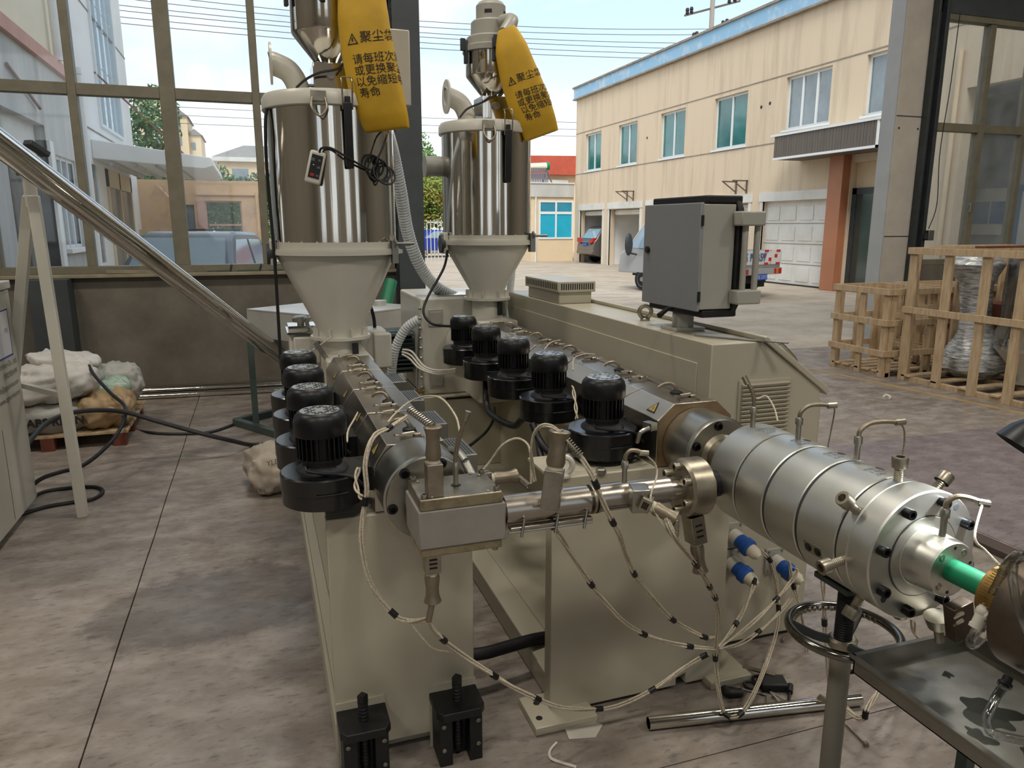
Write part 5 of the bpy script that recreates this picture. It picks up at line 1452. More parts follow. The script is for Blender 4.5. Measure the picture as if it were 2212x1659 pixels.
cable('black cable dropping beside the cone of the large hopper', [(0.607, 4.350, 1.247), (0.625, 4.350, 1.165), (0.638, 4.400, 1.020), (0.660, 4.400, 0.878), (0.680, 4.400, 0.814)], 0.010, 'rubber', 'power_cable')

# ---------------------------------------------------------------- left: control cabinet, auger feeder, bin, sacks
mat('cab_white', '#bdb9ae', 0.35, var=0.03, vs=2.0)
mat('label_white', '#cfd0d2', 0.45)
mat('label_blue', '#2f3f9a', 0.45)
LC = thing('control_cabinet', 'white control cabinet with blue-framed label at the left picture edge', 'cabinet', (-1.8, 4.5, 0))
part('cabinet_body', G().box(-2.6, -1.39, 3.9, 5.07, 0.06, 1.335), 'cab_white', LC, bev=0.006)
part('cabinet_lid', G().box(-2.62, -1.38, 3.88, 5.085, 1.342, 1.39), 'cab_white', LC, bev=0.006)
part('plinth', G().prism([(-2.6, 0), (-1.45, 0), (-1.39, 0.06), (-2.6, 0.06)], 'y', 3.92, 5.05), 'cab_white', LC)
part('door_seam', G().box(-1.391, -1.3885, 4.62, 4.624, 0.08, 0.6), 'ink_light', LC)
lb = part('label_panel', G().box(-1.39, -1.3875, 4.55, 4.985, 0.965, 1.235), 'label_white', LC)
part('label_frame', G().box(-1.3875, -1.3868, 4.55, 4.985, 1.226, 1.235).box(-1.3875, -1.3868, 4.55, 4.985, 0.965, 0.974).box(-1.3875, -1.3868, 4.976, 4.985, 0.965, 1.235), 'label_blue', lb, smooth=0)
lettering('P E', 0.04, (-1.3866, 4.945, 1.10), (0, 1, 0), (0, 0, 1), 'ink_light', lb, align='RIGHT')
for k, s in enumerate(('Zhangjiagang Sunrise Machinery Co., Ltd.', '15923924199', 'info@zgsunrise.com', 'www.zgsunrise.com')):
    lettering(s, 0.046, (-1.3868, 5.035-0.02*min(k, 1), 0.915-0.062*k), (0, 1, 0), (0, 0, 1), 'ink_light', LC, align='RIGHT')
cable('black cable looped on the floor beside the white control cabinet', [(-1.5, 4.95, 0.012), (-1.431, 5.266, 0.012), (-1.271, 5.321, 0.012), (-1.116, 5.287, 0.012), (-1.050, 5.172, 0.012), (-1.085, 5.043, 0.012), (-1.209, 5.018, 0.012), (-1.371, 4.959, 0.012), (-1.6, 4.7, 0.012)], 0.012, 'rubber', 'floor_cable')
cable('thick dark cable arching over the sacks and trailing to the extruder', [(-1.48, 5.06, 0.30), (-1.435, 5.300, 0.378), (-1.399, 5.500, 0.416), (-1.280, 5.600, 0.452), (-1.130, 5.700, 0.438), (-0.974, 5.800, 0.388), (-0.770, 5.800, 0.302), (-0.488, 5.700, 0.215), (-0.273, 5.750, 0.121), (-0.133, 5.956, 0.016), (0.023, 5.957, 0.016)], 0.017, 'rubber_grey', 'floor_cable')
cable('black cable hanging from the sack top down to the white cabinet', [(-1.309, 6.500, 0.624), (-1.256, 6.400, 0.557), (-1.122, 6.200, 0.450), (-1.009, 6.000, 0.397), (-0.978, 5.800, 0.354), (-0.999, 5.600, 0.289), (-1.057, 5.400, 0.235), (-1.148, 5.200, 0.193), (-1.262, 5.120, 0.185), (-1.357, 5.080, 0.166), (-1.45, 5.05, 0.10)], 0.013, 'rubber', 'floor_cable')
cable('dark cable running from the sacks along the floor to the bin stand', [(-1.027, 6.000, 0.309), (-1.107, 6.820, 0.012), (-0.920, 6.604, 0.012), (-0.662, 6.487, 0.012), (-0.447, 6.489, 0.012), (-0.232, 6.732, 0.012), (0.003, 6.857, 0.012)], 0.012, 'rubber_grey', 'floor_cable')

TP = thing('support_trestle', 'pale steel A-frame trestle holding up the auger tube', 'stand', (-1.2, 4.9, 0))
part('leg', G().beam((-1.125, 4.75, 1.86), (-1.09, 4.78, 0.0), 0.055, 0.055, (0, 1, 0)), 'beige_light', TP, bev=0.003)
part('leg', G().beam((-1.15, 4.78, 1.86), (-1.70, 5.55, 0.0), 0.055, 0.055, (0, 1, 0)), 'beige_light', TP, bev=0.003)
part('cross_bar', G().beam((-1.115, 4.76, 0.75), (-1.48, 5.24, 0.75), 0.03, 0.03), 'beige_light', TP)
part('head_tube', G().cyl((-1.135, 4.76, 1.80), (-1.135, 4.76, 1.97), 0.032, n=16), 'beige_light', TP)
part('pipe_clamp', G().obox((-1.135, 4.76, 1.99), (0.10, 0.07, 0.05), rz=0.6).obox((-1.09, 4.80, 2.11), (0.12, 0.06, 0.03), rz=0.9, ry=0.5), 'dark_frame', TP, bev=0.004)
AU = thing('auger_conveyor', 'long shiny stainless auger tube slanting down from upper left', 'conveyor', (-0.5, 5.6, 1.2))
pa, pb = Vector((-1.343, 4.150, 2.300)), Vector((0.138, 6.350, 0.641))
part('tube', G().cyl(pa, pb, 0.066, n=36), 'stainless', AU)
dd = (pb-pa).normalized()
part('seam_strip', G().beam(pa+Vector((0.02, -0.062, -0.02)), pb+Vector((0.02, -0.062, -0.02)), 0.008, 0.012), 'steel', AU)
mat('bin_lid', '#c3c2bd', 0.35, 0.35, var=0.08, vs=4.0)
BN = thing('material_bin', 'pale steel feed bin on a dark green stand behind the large hopper', 'bin', (0.55, 6.35, 0))
ct = [(-0.11, 6.50), (0.50, 5.72), (1.31, 6.30), (0.62, 7.05)]
cb2 = [(0.34, 6.38), (0.52, 6.15), (0.76, 6.33), (0.56, 6.55)]
part('hopper_shell', G().loft([[(x, y, 1.015) for x, y in ct], [(x, y, 0.80) for x, y in ct], [(x, y, 0.42) for x, y in cb2]], cap=False), 'bin_lid', BN, smooth=20)
part('lid', G().prism(ct, 'z', 1.015, 1.03), 'bin_lid', BN, bev=0.003)
part('filler_cap', G().cyl((0.98, 6.45, 1.03), (0.98, 6.45, 1.07), 0.06, n=20), 'bin_lid', BN)
for x, y in ((-0.10, 6.50), (0.50, 5.76), (1.27, 6.30), (0.62, 7.0)):
    part('leg', G().box(x-0.025, x+0.025, y-0.025, y+0.025, 0.0, 0.85), 'leg_green', BN)
for a, b in (((-0.27, 6.69), (0.06, 6.17)), ((-0.27, 6.69), (0.10, 6.95)), ((0.06, 6.17), (0.43, 6.43))):
    part('base_bar', G().beam((*a, 0.03), (*b, 0.03), 0.06, 0.06), 'leg_green', BN)
mat('green_dark', '#1f7a56', 0.45)
solo('green_tube', G().ring((1.107, 6.950, 0.953), (1.189, 7.050, 1.195), 0.058, 0.052, 24), 'green_dark', 'short green plastic tube leaning behind the feed bin', 'tube')
for k, (z, l) in enumerate(((0.055, 'upper gold-glinting stainless pipe lying along the window wall'), (0.03, 'lower stainless pipe lying on the floor along the window wall'))):
    y = 8.20 if k == 0 else 8.06
    solo('stainless_pipe', G().ring((-1.68, y, z), (1.3, y-0.20, z), 0.055 if k == 0 else 0.03, 0.05 if k == 0 else 0.026, 28), 'stainless', l, 'pipe', 'pipes by the window wall')

def sack(label, c, size, rz, m, seed, letters=None, ty=0.0):
    rnd = random.Random(seed)
    n, mm = 72, 36
    M = Matrix.Translation(c) @ Matrix.Rotation(rz, 4, 'Z') @ Matrix.Rotation(ty, 4, 'Y')
    ph = [(rnd.uniform(2, 7), rnd.uniform(2, 7), rnd.random()*6) for _ in range(5)]
    rings = []
    for i in range(mm+1):
        t = -PI/2+PI*i/mm
        ring = []
        for j in range(n):
            a = 2*PI*j/n
            def se(v, e):
                return math.copysign(abs(v)**e, v)
            x, y, z = se(math.cos(t), 0.45)*se(math.cos(a), 0.5), se(math.cos(t), 0.45)*se(math.sin(a), 0.5), se(math.sin(t), 0.8)
            k = 1+sum(0.022*math.sin(p[0]*x*2+p[1]*y*2+p[2]+z) for p in ph)
            pin = 1-0.35*abs(x)**6
            q = Vector((x*size[0]/2*k, y*size[1]/2*k, z*size[2]/2*k*pin))
            f = Vector((seed*3.1, seed*1.7, 0))
            cr = 0.045*(0.35-abs(noise.noise(q*6+f)))+0.028*(0.3-abs(noise.noise(q*14+f)))+0.010*noise.noise(q*30+f)
            q += Vector((x, y, z)).normalized()*cr
            ring.append(M @ q)
        rings.append(ring)
    t = thing('sack', label, 'sack', tuple(c-Vector((0, 0, size[2]/2))) if isinstance(c, Vector) else (c[0], c[1], c[2]-size[2]/2), 'sacks on the pallet')
    part('sack_body', G().loft(rings), m, t, smooth=50)
    return t
PL = thing('pallet', 'worn wooden pallet with red blocks under the sacks', 'pallet', (-1.6, 6.8, 0))
for k in range(6):
    part('deck_board', G().box(-2.35, -1.06, 6.33+k*0.19, 6.47+k*0.19, 0.10, 0.122), 'wood', PL, bev=0.002)
for x in (-2.3, -1.62, -1.12):
    for y in (6.36, 6.8, 7.25):
        part('block', G().box(x-0.045, x+0.045, y-0.04, y+0.05, 0.0, 0.10), 'wood_red', PL)
s1 = sack('white ABS resin sack at the bottom left of the pallet', (-1.62, 6.62, 0.235), (0.62, 0.55, 0.24), 0.1, 'sack_grey', 3)
lettering('ABS RESIN', 0.085, (-1.735, 6.300, 0.205), (1, 0.05, 0), (0.0, 0.12, 1), 'ink', s1, bold=0.003)
sack('tan sack with tied neck on the right of the pallet', (-1.26, 6.68, 0.265), (0.42, 0.66, 0.30), 0.15, 'sack_tan', 5)
tk = bpy.data.objects['sack.001']
part('tied_neck', G().tube([(-1.20, 6.36, 0.26), (-1.17, 6.30, 0.28), (-1.15, 6.27, 0.31)], 0.03, 10, 4, rf=lambda t: 0.7+0.6*abs(t-0.4)), 'sack_tan', tk)
sack('crumpled pale green film sack lying over the tan sack', (-1.33, 6.78, 0.40), (0.46, 0.5, 0.14), 0.3, 'film_green', 9) if mat('film_green', '#9fb3a2', 0.3, var=0.12, vs=8.0, bump=0.4, bs=20) else None
s2 = sack('white woven sack with printed border on top of the pile', (-1.58, 6.60, 0.50), (0.64, 0.52, 0.27), 0.12, 'sack_white', 12, ty=-0.10)
mat('print_red', '#8a6a66', 0.6)
part('printed_border', G().beam((-1.80, 6.335, 0.475), (-1.36, 6.39, 0.515), 0.003, 0.008).beam((-1.80, 6.335, 0.405), (-1.36, 6.39, 0.445), 0.003, 0.008).beam((-1.64, 6.345, 0.42), (-1.64, 6.352, 0.49), 0.008, 0.003).beam((-1.50, 6.365, 0.43), (-1.50, 6.372, 0.50), 0.008, 0.003), 'print_red', s2, smooth=0)
sack('folded white empty sack crowning the pile', (-1.52, 6.72, 0.645), (0.5, 0.34, 0.09), -0.2, 'sack_white', 21, ty=0.12)
sack('pale ribbed sack end behind the tan sack', (-1.20, 7.05, 0.38), (0.34, 0.4, 0.30), 0.2, 'sack_grey', 17)
s3 = sack('crumpled paper sack on the floor behind the blowers of the co-extruder', (0.03, 4.95, 0.14), (0.36, 0.42, 0.27), 0.2, 'paper_sack', 31)
s3['group'] = 'loose sacks on the floor'
lettering('YLENE', 0.045, (-0.03, 4.735, 0.215), (1, 0.1, 0.1), (0.0, 0.2, 1), 'ink_light', s3)
lettering('NET WT', 0.045, (-0.125, 4.715, 0.055), (1, 0.1, -0.05), (0.0, 0.1, 1), 'ink_light', s3)

# ---------------------------------------------------------------- things on the floor in front
solo('stainless_tube', G().ring((1.17, 1.982, 0.024), (1.96, 1.852, 0.024), 0.0225, 0.020, 28), 'chrome', 'polished stainless tube lying on the floor before the main extruder', 'tube')
sc_ = thing('scissors', 'black-handled scissors lying among the tools on the floor', 'scissors', (1.70, 2.03, 0.0))
a_, b_, c_ = Vector((1.647, 2.066, 0.012)), Vector((1.702, 2.084, 0.012)), Vector((1.694, 2.009, 0.012))
part('handle_loop', G().torus(a_, (0, 0, 1), 0.022, 0.005, 20, 8), 'black_matt', sc_)
part('handle_loop', G().torus(b_, (0, 0, 1), 0.024, 0.005, 20, 8), 'black_matt', sc_)
part('shank', G().beam(a_+Vector((0.02, -0.005, 0)), c_, 0.010, 0.006), 'black_matt', sc_)
part('shank', G().beam(b_+Vector((0.02, -0.012, 0)), c_, 0.010, 0.006), 'black_matt', sc_)
part('blade', G().beam(c_, (1.715, 1.952, 0.010), 0.008, 0.003), 'steel', sc_)
part('blade', G().beam(c_, (1.690, 1.941, 0.008), 0.008, 0.003), 'steel', sc_)
bx_ = solo('tool_case', G().obox((1.727, 2.042, 0.020), (0.10, 0.07, 0.03), rz=-0.35), 'black_matt', 'small black open tool case beside the scissors on the floor', 'case', bev=0.006)
solo('chisel', G().beam((1.677, 2.153, 0.030), (1.752, 2.057, 0.038), 0.02, 0.006), 'steel_worn', 'flat steel blade resting on the black tool case', 'tool')
solo('spanner', G().beam((1.680, 1.996, 0.008), (1.640, 1.947, 0.008), 0.018, 0.008).torus((1.635, 1.940, 0.008), (0, 0, 1), 0.011, 0.004, 16, 6), 'steel_worn', 'short open spanner lying beside the polished tube', 'spanner')
solo('screwdriver', G().cyl((1.788, 2.015, 0.014), (1.758, 1.981, 0.012), 0.011, n=12).cyl((1.758, 1.981, 0.012), (1.714, 1.933, 0.008), 0.005, n=8), 'black_iron', 'short dark screwdriver standing apart from the tool case', 'screwdriver')
solo('hex_key', G().tube([(1.573, 2.095, 0.006), (1.632, 2.045, 0.006), (1.674, 2.004, 0.006)], 0.004, 6, 3), 'steel', 'thin steel hex key lying on the floor by the scissors', 'hex key')
solo('pipe_elbow', G().tube([(1.539, 2.070, 0.018), (1.531, 2.046, 0.018), (1.555, 2.038, 0.018), (1.584, 2.031, 0.018)], 0.016, 12, 4), 'black_iron', 'dark iron pipe bracket on the floor left of the tools', 'bracket')
solo('steel_rod', G().cyl((1.830, 1.780, 0.008), (1.818, 1.673, 0.006), 0.004, n=8).cyl((1.821, 1.681, 0.006), (1.817, 1.668, 0.006), 0.008, n=8), 'steel_worn', 'thin steel rod on the floor beside the stand post', 'rod')
solo('metal_wedge', G().obox((1.809, 1.864, 0.040), (0.05, 0.012, 0.03), rz=-0.7, ry=0.5), 'steel_worn', 'small steel wedge leaning on the polished tube', 'wedge')
solo('paper_strip', G().tube([(0.843, 2.016, 0.004), (0.807, 1.986, 0.004), (0.797, 1.951, 0.005), (0.825, 1.921, 0.004), (0.860, 1.889, 0.004)], 0.005, 5, 5), 'white_plastic', 'curled white plastic strip on the floor by the right jack foot', 'strip')
solo('paper_strip', G().tube([(5.910, 5.708, 0.004), (6.020, 5.782, 0.004), (5.993, 5.702, 0.004), (5.919, 5.640, 0.004)], 0.012, 5, 5), 'white_plastic', 'tiny curled white strip on the floor in front of the crates', 'strip')
solo('plastic_sheet', G().prism([(0.89, 2.02), (0.98, 2.0), (1.03, 2.05), (0.98, 2.10), (0.9, 2.09)], 'z', 0.001, 0.004), 'white_plastic', 'scrap of white film under the main foot plate', 'film')
solo('floor_bolt', G().cyl((1.966, 2.283, 0.008), (1.988, 2.302, 0.008), 0.006, n=8), 'steel', 'single small bolt on the floor below the cabinet corner', 'bolt')

# ---------------------------------------------------------------- wooden crates
def crate(label, x0, x1, y0, y1, h, posts, rails, pw=0.075, pt=0.035, grp='slatted wooden crates by the gateway'):
    t = thing('wooden_crate', label, 'crate', ((x0+x1)/2, (y0+y1)/2, 0), grp)
    for y in posts:
        part('post', G().box(x0, x0+pt, y-pw/2, y+pw/2, 0.0, h-0.07), 'wood', t, bev=0.002)
        part('post', G().box(x1-pt, x1, y-pw/2, y+pw/2, 0.0, h-0.07), 'wood', t, bev=0.002)
    for x in [x0+0.08+(x1-x0-0.16)*k/2 for k in range(3)]:
        for y in (y0, y1-pt):
            part('post', G().box(x-pw/2, x+pw/2, y, y+pt, 0.0, h-0.07), 'wood', t, bev=0.002)
    for z in rails:
        part('rail', G().box(x0-pt*0.8, x0, y0-0.02, y1+0.02, z, z+0.07), 'wood', t, bev=0.002)
        part('rail', G().box(x1, x1+pt*0.8, y0-0.02, y1+0.02, z, z+0.07), 'wood', t, bev=0.002)
        part('rail', G().box(x0, x1, y0-pt*0.8, y0, z, z+0.07), 'wood', t, bev=0.002)
        part('rail', G().box(x0, x1, y1, y1+pt*0.8, z, z+0.07), 'wood', t, bev=0.002)
    for k in range(5):
        y = y0+0.05+(y1-y0-0.2)*k/4
        part('floor_board', G().box(x0, x1, y, y+0.11, 0.05, 0.07), 'wood', t, bev=0.002)
    for x in (x0+0.03, (x0+x1)/2, x1-0.1):
        part('skid', G().box(x, x+0.07, y0, y1, 0.0, 0.05), 'wood', t)
    return t
crate('small empty slatted crate at the left of the crate row', 6.67, 7.38, 6.5, 7.33, 1.01, (7.29, 6.89, 6.54), (0.24, 0.59, 0.94))
crate('second small slatted crate standing behind the first one', 7.52, 8.25, 6.45, 7.25, 1.02, (7.2, 6.85, 6.5), (0.25, 0.6, 0.95))
bc = crate('tall slatted crate holding a film-wrapped hopper dryer', 6.78, 8.25, 4.75, 6.38, 1.47, (6.34, 5.90, 5.47, 5.08), (0.76, 1.40), 0.095)
part('lid_board', G().obox((7.5, 5.7, 1.49), (1.2, 0.10, 0.02), rz=0.06), 'wood_red', bc)
part('lid_board', G().obox((7.4, 6.1, 1.49), (1.0, 0.10, 0.02), rz=-0.05), 'wood', bc)
solo('cardboard_box', G().box(7.75, 8.15, 6.0, 6.3, 0.07, 0.85), 'wood_red', 'brown cardboard box standing inside the tall crate', 'box', bev=0.005)
WM = thing('wrapped_dryer', 'stainless hopper dryer with white base wrapped in clear film inside the tall crate', 'hopper dryer', (7.6, 5.55, 0.07))
part('cone', G().lathe((7.6, 5.5, 0.07), (0, 0, 1), [(0, 0.14), (0.02, 0.14), (0.02, 0.09), (0.08, 0.10), (0.34, 0.31), (0.36, 0.33), (0.40, 0.33)], 40), 'beige_light', WM)
part('drum', G().lathe((7.6, 5.5, 0.47), (0, 0, 1), [(0, 0.29), (0.9, 0.29)], 48), 'stainless', WM)
part('film_wrap', G().lathe((7.6, 5.5, 0.44), (0, 0, 1), [(0, 0.36), (0.3, 0.31), (0.6, 0.315), (0.95, 0.30)], 40, close=False), 'film', WM)
mat('wrap', '#dfe3e6', 0.16, 0.1, col2='#8f979b', vs=9.0, stretch=(1, 1, 6), lo=0.42, hi=0.6, bump=0.5, bs=22, bstretch=(1, 1, 5))
WN = thing('wrapped_loader', 'tall machine part bound in wrinkled shiny stretch film inside the crate', 'wrapped goods', (7.3, 6.05, 0.07))
rr = []
for i, (z, r, dx) in enumerate(((0.07, 0.20, 0.1), (0.16, 0.34, 0.12), (0.30, 0.36, 0.12), (0.42, 0.26, 0.08), (0.55, 0.18, 0.05), (0.75, 0.15, 0.02), (0.95, 0.16, 0.0), (1.1, 0.17, -0.02), (1.2, 0.24, -0.06), (1.3, 0.30, -0.10), (1.38, 0.24, -0.08), (1.40, 0.1, -0.05))):
    ring = []
    for j in range(36):
        a = 2*PI*j/36
        k = 1+0.05*math.sin(5*a+i*1.3)+0.04*math.sin(9*a+i*2.1)
        ring.append((7.38+dx+math.cos(a)*r*k*1.1, 6.02+math.sin(a)*r*k*0.85, z))
    rr.append(ring)
part('film_shell', G().loft(rr), 'wrap', WN, smooth=40)
part('drain_valve', G().cyl((7.32, 5.62, 0.62), (7.26, 5.56, 0.62), 0.07, n=20).cyl((7.5, 5.75, 0.62), (7.3, 5.6, 0.62), 0.05, n=20), 'galv', WN)

# ---------------------------------------------------------------- the yard
struct('ground', G().box(-80, 110, 8.55, 190, -0.3, -0.005), 'yard')
mat('stucco', '#d4c2a8', 0.9, col2='#b3a28c', vs=1.3, stretch=(1, 2.4, 0.2), lo=0.48, hi=0.8, bump=0.1, bs=40)
mat('stucco_new', '#dac6a6', 0.9, var=0.03, vs=2.0)
mat('parapet_blue', '#8fb9d6', 0.8, col2='#c9d3d6', vs=2.5, lo=0.5, hi=0.75)
mat('grime', '#8f867a', 0.9, var=0.2, vs=3.0)
mat('white_paint', '#d9d9d4', 0.6, col2='#c3c0b6', vs=1.2, lo=0.4, hi=0.8)
mat('win_frame', '#dfe3e3', 0.5)
mat('teal_glass', '#1d6a6c', 0.08, 0.0, var=0.3, vs=0.8, spec=1.0)
mat('grey_glass', '#6f7f86', 0.08, 0.0, var=0.25, vs=0.9, spec=1.0)
mat('cyan_blind', '#1fa6c4', 0.5, var=0.06, vs=2.0)
mat('blue_glass', '#2f88a2', 0.2, var=0.1, vs=1.0)
mat('brown_slat', '#6a625a', 0.6, col2='#574e47', vs=3.0, stretch=(1, 14, 0.3))
mat('orange_panel', '#a96f4e', 0.5, var=0.08, vs=1.0)
mat('dark_glass', '#2a3a38', 0.1, spec=1.0)
mat('iron_brown', '#5d5045', 0.7)
mat('render_grey', '#cacac5', 0.9, col2='#a2a3a0', vs=0.9, stretch=(1, 2, 0.4), lo=0.35, hi=0.75)
mat('render_white', '#ebebe8', 0.85, var=0.04, vs=1.0)
mat('render_cream', '#e6dcc4', 0.85, var=0.04, vs=1.0)
mat('pink_band', '#c99a8a', 0.8, var=0.08, vs=2.0)
mat('peach', '#dcb78f', 0.9, col2='#b79a80', vs=1.4, lo=0.5, hi=0.75)
mat('roof_tile', '#8a8780', 0.8, var=0.15, vs=6.0)
mat('roof_red', '#b5523c', 0.8, var=0.1, vs=3.0)
mat('leaf', '#3f6a2c', 0.7, col2='#6f8f3e', vs=1.5, lo=0.35, hi=0.65)
mat('leaf_dark', '#2f5630', 0.7, col2='#54793f', vs=1.5, lo=0.35, hi=0.65)
mat('leaf_autumn', '#6b8a3a', 0.7, col2='#a58a3c', vs=1.0, lo=0.4, hi=0.7)
mat('trunk', '#5a4a3a', 0.9)
mat('car_grey', '#6a645e', 0.3, 0.4, coat=0.5)
mat('car_silver', '#b3b7ba', 0.3, 0.4, coat=0.5)
mat('car_blue', '#1f3f9c', 0.3, 0.1, coat=0.5)
mat('pickup_blue', '#4d5a64', 0.35, 0.3, coat=0.4)
mat('car_glass', '#8ba3b3', 0.06, spec=1.0)
mat('tyre', '#15161a', 0.8)
mat('rim', '#a8a8a6', 0.35, 0.8)
mat('lamp_red', '#b01f1f', 0.25)
mat('lamp_amber', '#d07a20', 0.3)
mat('chev_red', '#c4282c', 0.5)
mat('sign_blue', '#2a6f9e', 0.5)
mat('wire', '#3b3f44', 0.6)
mat('pole_concrete', '#9a958c', 0.9)
mat('rust', '#8a6350', 0.8)
mat('solar', '#3d4556', 0.2, 0.3)

def wall_x(x0, x1, y0, y1, z0, z1, holes):
    """wall slab along Y with rectangular openings (ya, yb, za, zb)"""
    ys = sorted({y0, y1, *[h[0] for h in holes], *[h[1] for h in holes]})
    zs = sorted({z0, z1, *[h[2] for h in holes], *[h[3] for h in holes]})
    g = G()
    for a, b in zip(ys, ys[1:]):
        run = None
        for c, d in list(zip(zs, zs[1:]))+[(None, None)]:
            inside = c is None or any(h[0] <= (a+b)/2 <= h[1] and h[2] <= (c+d)/2 <= h[3] for h in holes)
            if not inside:
                run = (run[0], d) if run else (c, d)
            elif run:
                g.box(x0, x1, a, b, run[0], run[1])
                run = None
    return g
XF = 14.7
FB = thing('factory_building', 'long two-storey cream factory building with blue parapet and garages', 'building', (18, 23, 0))
W = [(31.05, 32.72, 4.17, 5.8), (27.73, 29.38, 4.17, 5.8), (24.17, 25.9, 4.17, 5.8), (20.6, 22.38, 4.17, 5.8), (17.0, 18.82, 4.4, 5.85), (13.9, 15.8, 4.4, 5.85)]
GA = [(30.72, 33.16, 0, 2.4), (27.26, 30.03, 0, 2.4), (20.2, 26.6, 0, 2.4), (16.55, 19.5, 0, 2.43)]
DO = [(14.2, 16.0, 0, 3.3), (9.2, 12.85, 0, 4.6)]
fw = part('wall', wall_x(XF, XF+0.25, 8.7, 33.8, 0, 7.47, W+GA+DO), 'stucco', FB)
part('end_wall', G().box(XF+0.25, 24, 33.6, 33.8, 0, 7.47), 'stucco', FB)
part('parapet', G().box(XF-0.12, XF+0.2, 8.7, 33.9, 7.5, 7.95), 'parapet_blue', FB)
part('coping', G().box(XF-0.18, XF+0.25, 8.7, 33.95, 7.95, 8.02), 'grime', FB)
part('parapet_ledge', G().box(XF-0.16, XF+0.2, 8.7, 33.93, 7.44, 7.5), 'grime', FB)
part('roof', G().box(XF+0.2, 24, 8.7, 33.8, 7.4, 7.5), 'grime', FB)
for z in (5.92, 4.08):
    part('storey_line', G().box(XF-0.012, XF, 8.7 if z > 5 else 18.0, 33.8, z, z+0.03), 'grime', FB)
part('inner_wall', G().box(XF+3.2, XF+3.4, 8.7, 33.6, 0, 7.4), 'render_white', FB)
part('storey_slab', G().box(XF+0.25, XF+3.2, 14.2, 33.6, 2.9, 3.1), 'render_white', FB)
for i, (a, b, c, d) in enumerate(W):
    n = 2 if i < 4 else 3
    wf = part('window', G().rframe('x', XF+0.10, XF+0.16, a, b, c, d, 0.07), 'win_frame', FB)
    part('window_sill', G().box(XF-0.04, XF+0.1, a-0.05, b+0.05, c-0.06, c), 'win_frame', wf)
    for k in range(1, n):
        y = a+0.035+(b-a-0.07)*k/n
        part('window_bar', G().box(XF+0.09, XF+0.17, y-0.035, y+0.035, c, d), 'win_frame', wf)
    for k in range(n):
        y0, y1 = a+(b-a)*k/n, a+(b-a)*(k+1)/n
        part('pane', G().box(XF+0.12, XF+0.135, y0+0.05, y1-0.05, c+0.05, d-0.05), 'teal_glass' if i < 4 else 'grey_glass', wf, smooth=0)
for i, (a, b, c, d) in enumerate(GA):
    part('garage_lintel', G().box(XF-0.05, XF+0.02, a-0.16, b+0.16, 2.42, 2.68), 'white_paint', FB)
    for y in (a-0.12, b):
        part('garage_jamb', G().box(XF-0.03, XF+0.05, y, y+0.12, 0, 2.42), 'white_paint', FB)
    if i < 3:
        part('garage_back', G().box(XF+3.0, XF+3.05, a-0.3, b+0.3, 0, 2.6), 'render_white', FB)
        for y in (a-0.3, b+0.25):
            part('garage_partition', G().box(XF+0.25, XF+3.0, y, y+0.05, 0, 2.6), 'render_white', FB)
        part('rolled_door', G().box(XF+0.25, XF+2.6, a+0.05, b-0.05, 2.30, 2.36).cyl((XF+0.32, a+0.05, 2.25), (XF+0.32, b-0.05, 2.25), 0.09, n=12), 'white_paint', FB)
gd = part('garage_door', G().box(XF+0.12, XF+0.18, 16.55, 19.5, 0.02, 2.43), 'white_paint', FB)
for r in range(4):
    for c in range(4):
        y0, z0 = 16.68+c*0.72, 0.12+r*0.58
        part('door_panel', G().box(XF+0.105, XF+0.12, y0, y0+0.55, z0, z0+0.40), 'white_paint', gd, bev=0.015)
    part('panel_joint', G().box(XF+0.115, XF+0.122, 16.55, 19.5, 0.02+r*0.58, 0.04+r*0.58), 'grime', gd)
part('door_seal', G().box(XF+0.08, XF+0.2, 16.5, 19.5, 0.0, 0.03), 'black_matt', FB)
cp = part('entrance_canopy', G().box(13.8, XF, 14.25, 17.98, 3.50, 4.12), 'white_paint', FB)
for k in range(36):
    y = 14.30+k*0.102
    part('fascia_slat', G().box(13.775, 13.80, y, y+0.094, 3.54, 4.10), 'brown_slat', cp)
part('canopy_edge', G().box(13.76, 13.82, 14.25, 17.98, 3.48, 3.54).box(13.74, 13.82, 14.2, 18.1, 4.10, 4.16).box(13.76, 13.82, 14.25, 14.30, 3.48, 4.16), 'win_frame', cp)
part('canopy_soffit', G().box(13.8, XF, 14.3, 17.95, 3.49, 3.50), 'brown_slat', cp)
part('entrance_pillar', G().box(XF-0.25, XF+0.05, 16.02, 16.52, 0, 3.50), 'orange_panel', FB)
part('entrance_wall', G().box(XF+0.2, XF+0.25, 14.2, 16.02, 2.66, 3.5), 'stucco_new', FB)
ed = part('entrance_door', G().box(XF+0.10, XF+0.18, 15.85, 16.0, 0, 2.66).box(XF+0.10, XF+0.18, 14.2, 16.0, 2.5, 2.66), 'dark_frame', FB)
part('pane', G().box(XF+0.12, XF+0.14, 15.10, 15.85, 0, 2.5), 'dark_glass', ed)
part('pane', G().box(XF+0.16, XF+0.18, 14.3, 15.10, 0, 2.5), 'dark_glass', ed)
for y0, z0 in ((27.85, 2.72), (20.35, 2.72)):
    bk = part('wall_bracket', G().box(XF-0.55, XF, y0-0.02, y0+0.02, 3.06, 3.10).beam((XF-0.5, y0, 3.06), (XF, y0, 2.74), 0.03, 0.03).box(XF-0.04, XF, y0-0.02, y0+0.02, 2.70, 3.1), 'iron_brown', FB)
    part('wall_bracket', G().box(XF-0.55, XF, y0+0.53, y0+0.57, 3.06, 3.10).beam((XF-0.5, y0+0.55, 3.06), (XF, y0+0.55, 2.74), 0.03, 0.03).box(XF-0.04, XF, y0+0.53, y0+0.57, 2.70, 3.1), 'iron_brown', FB)
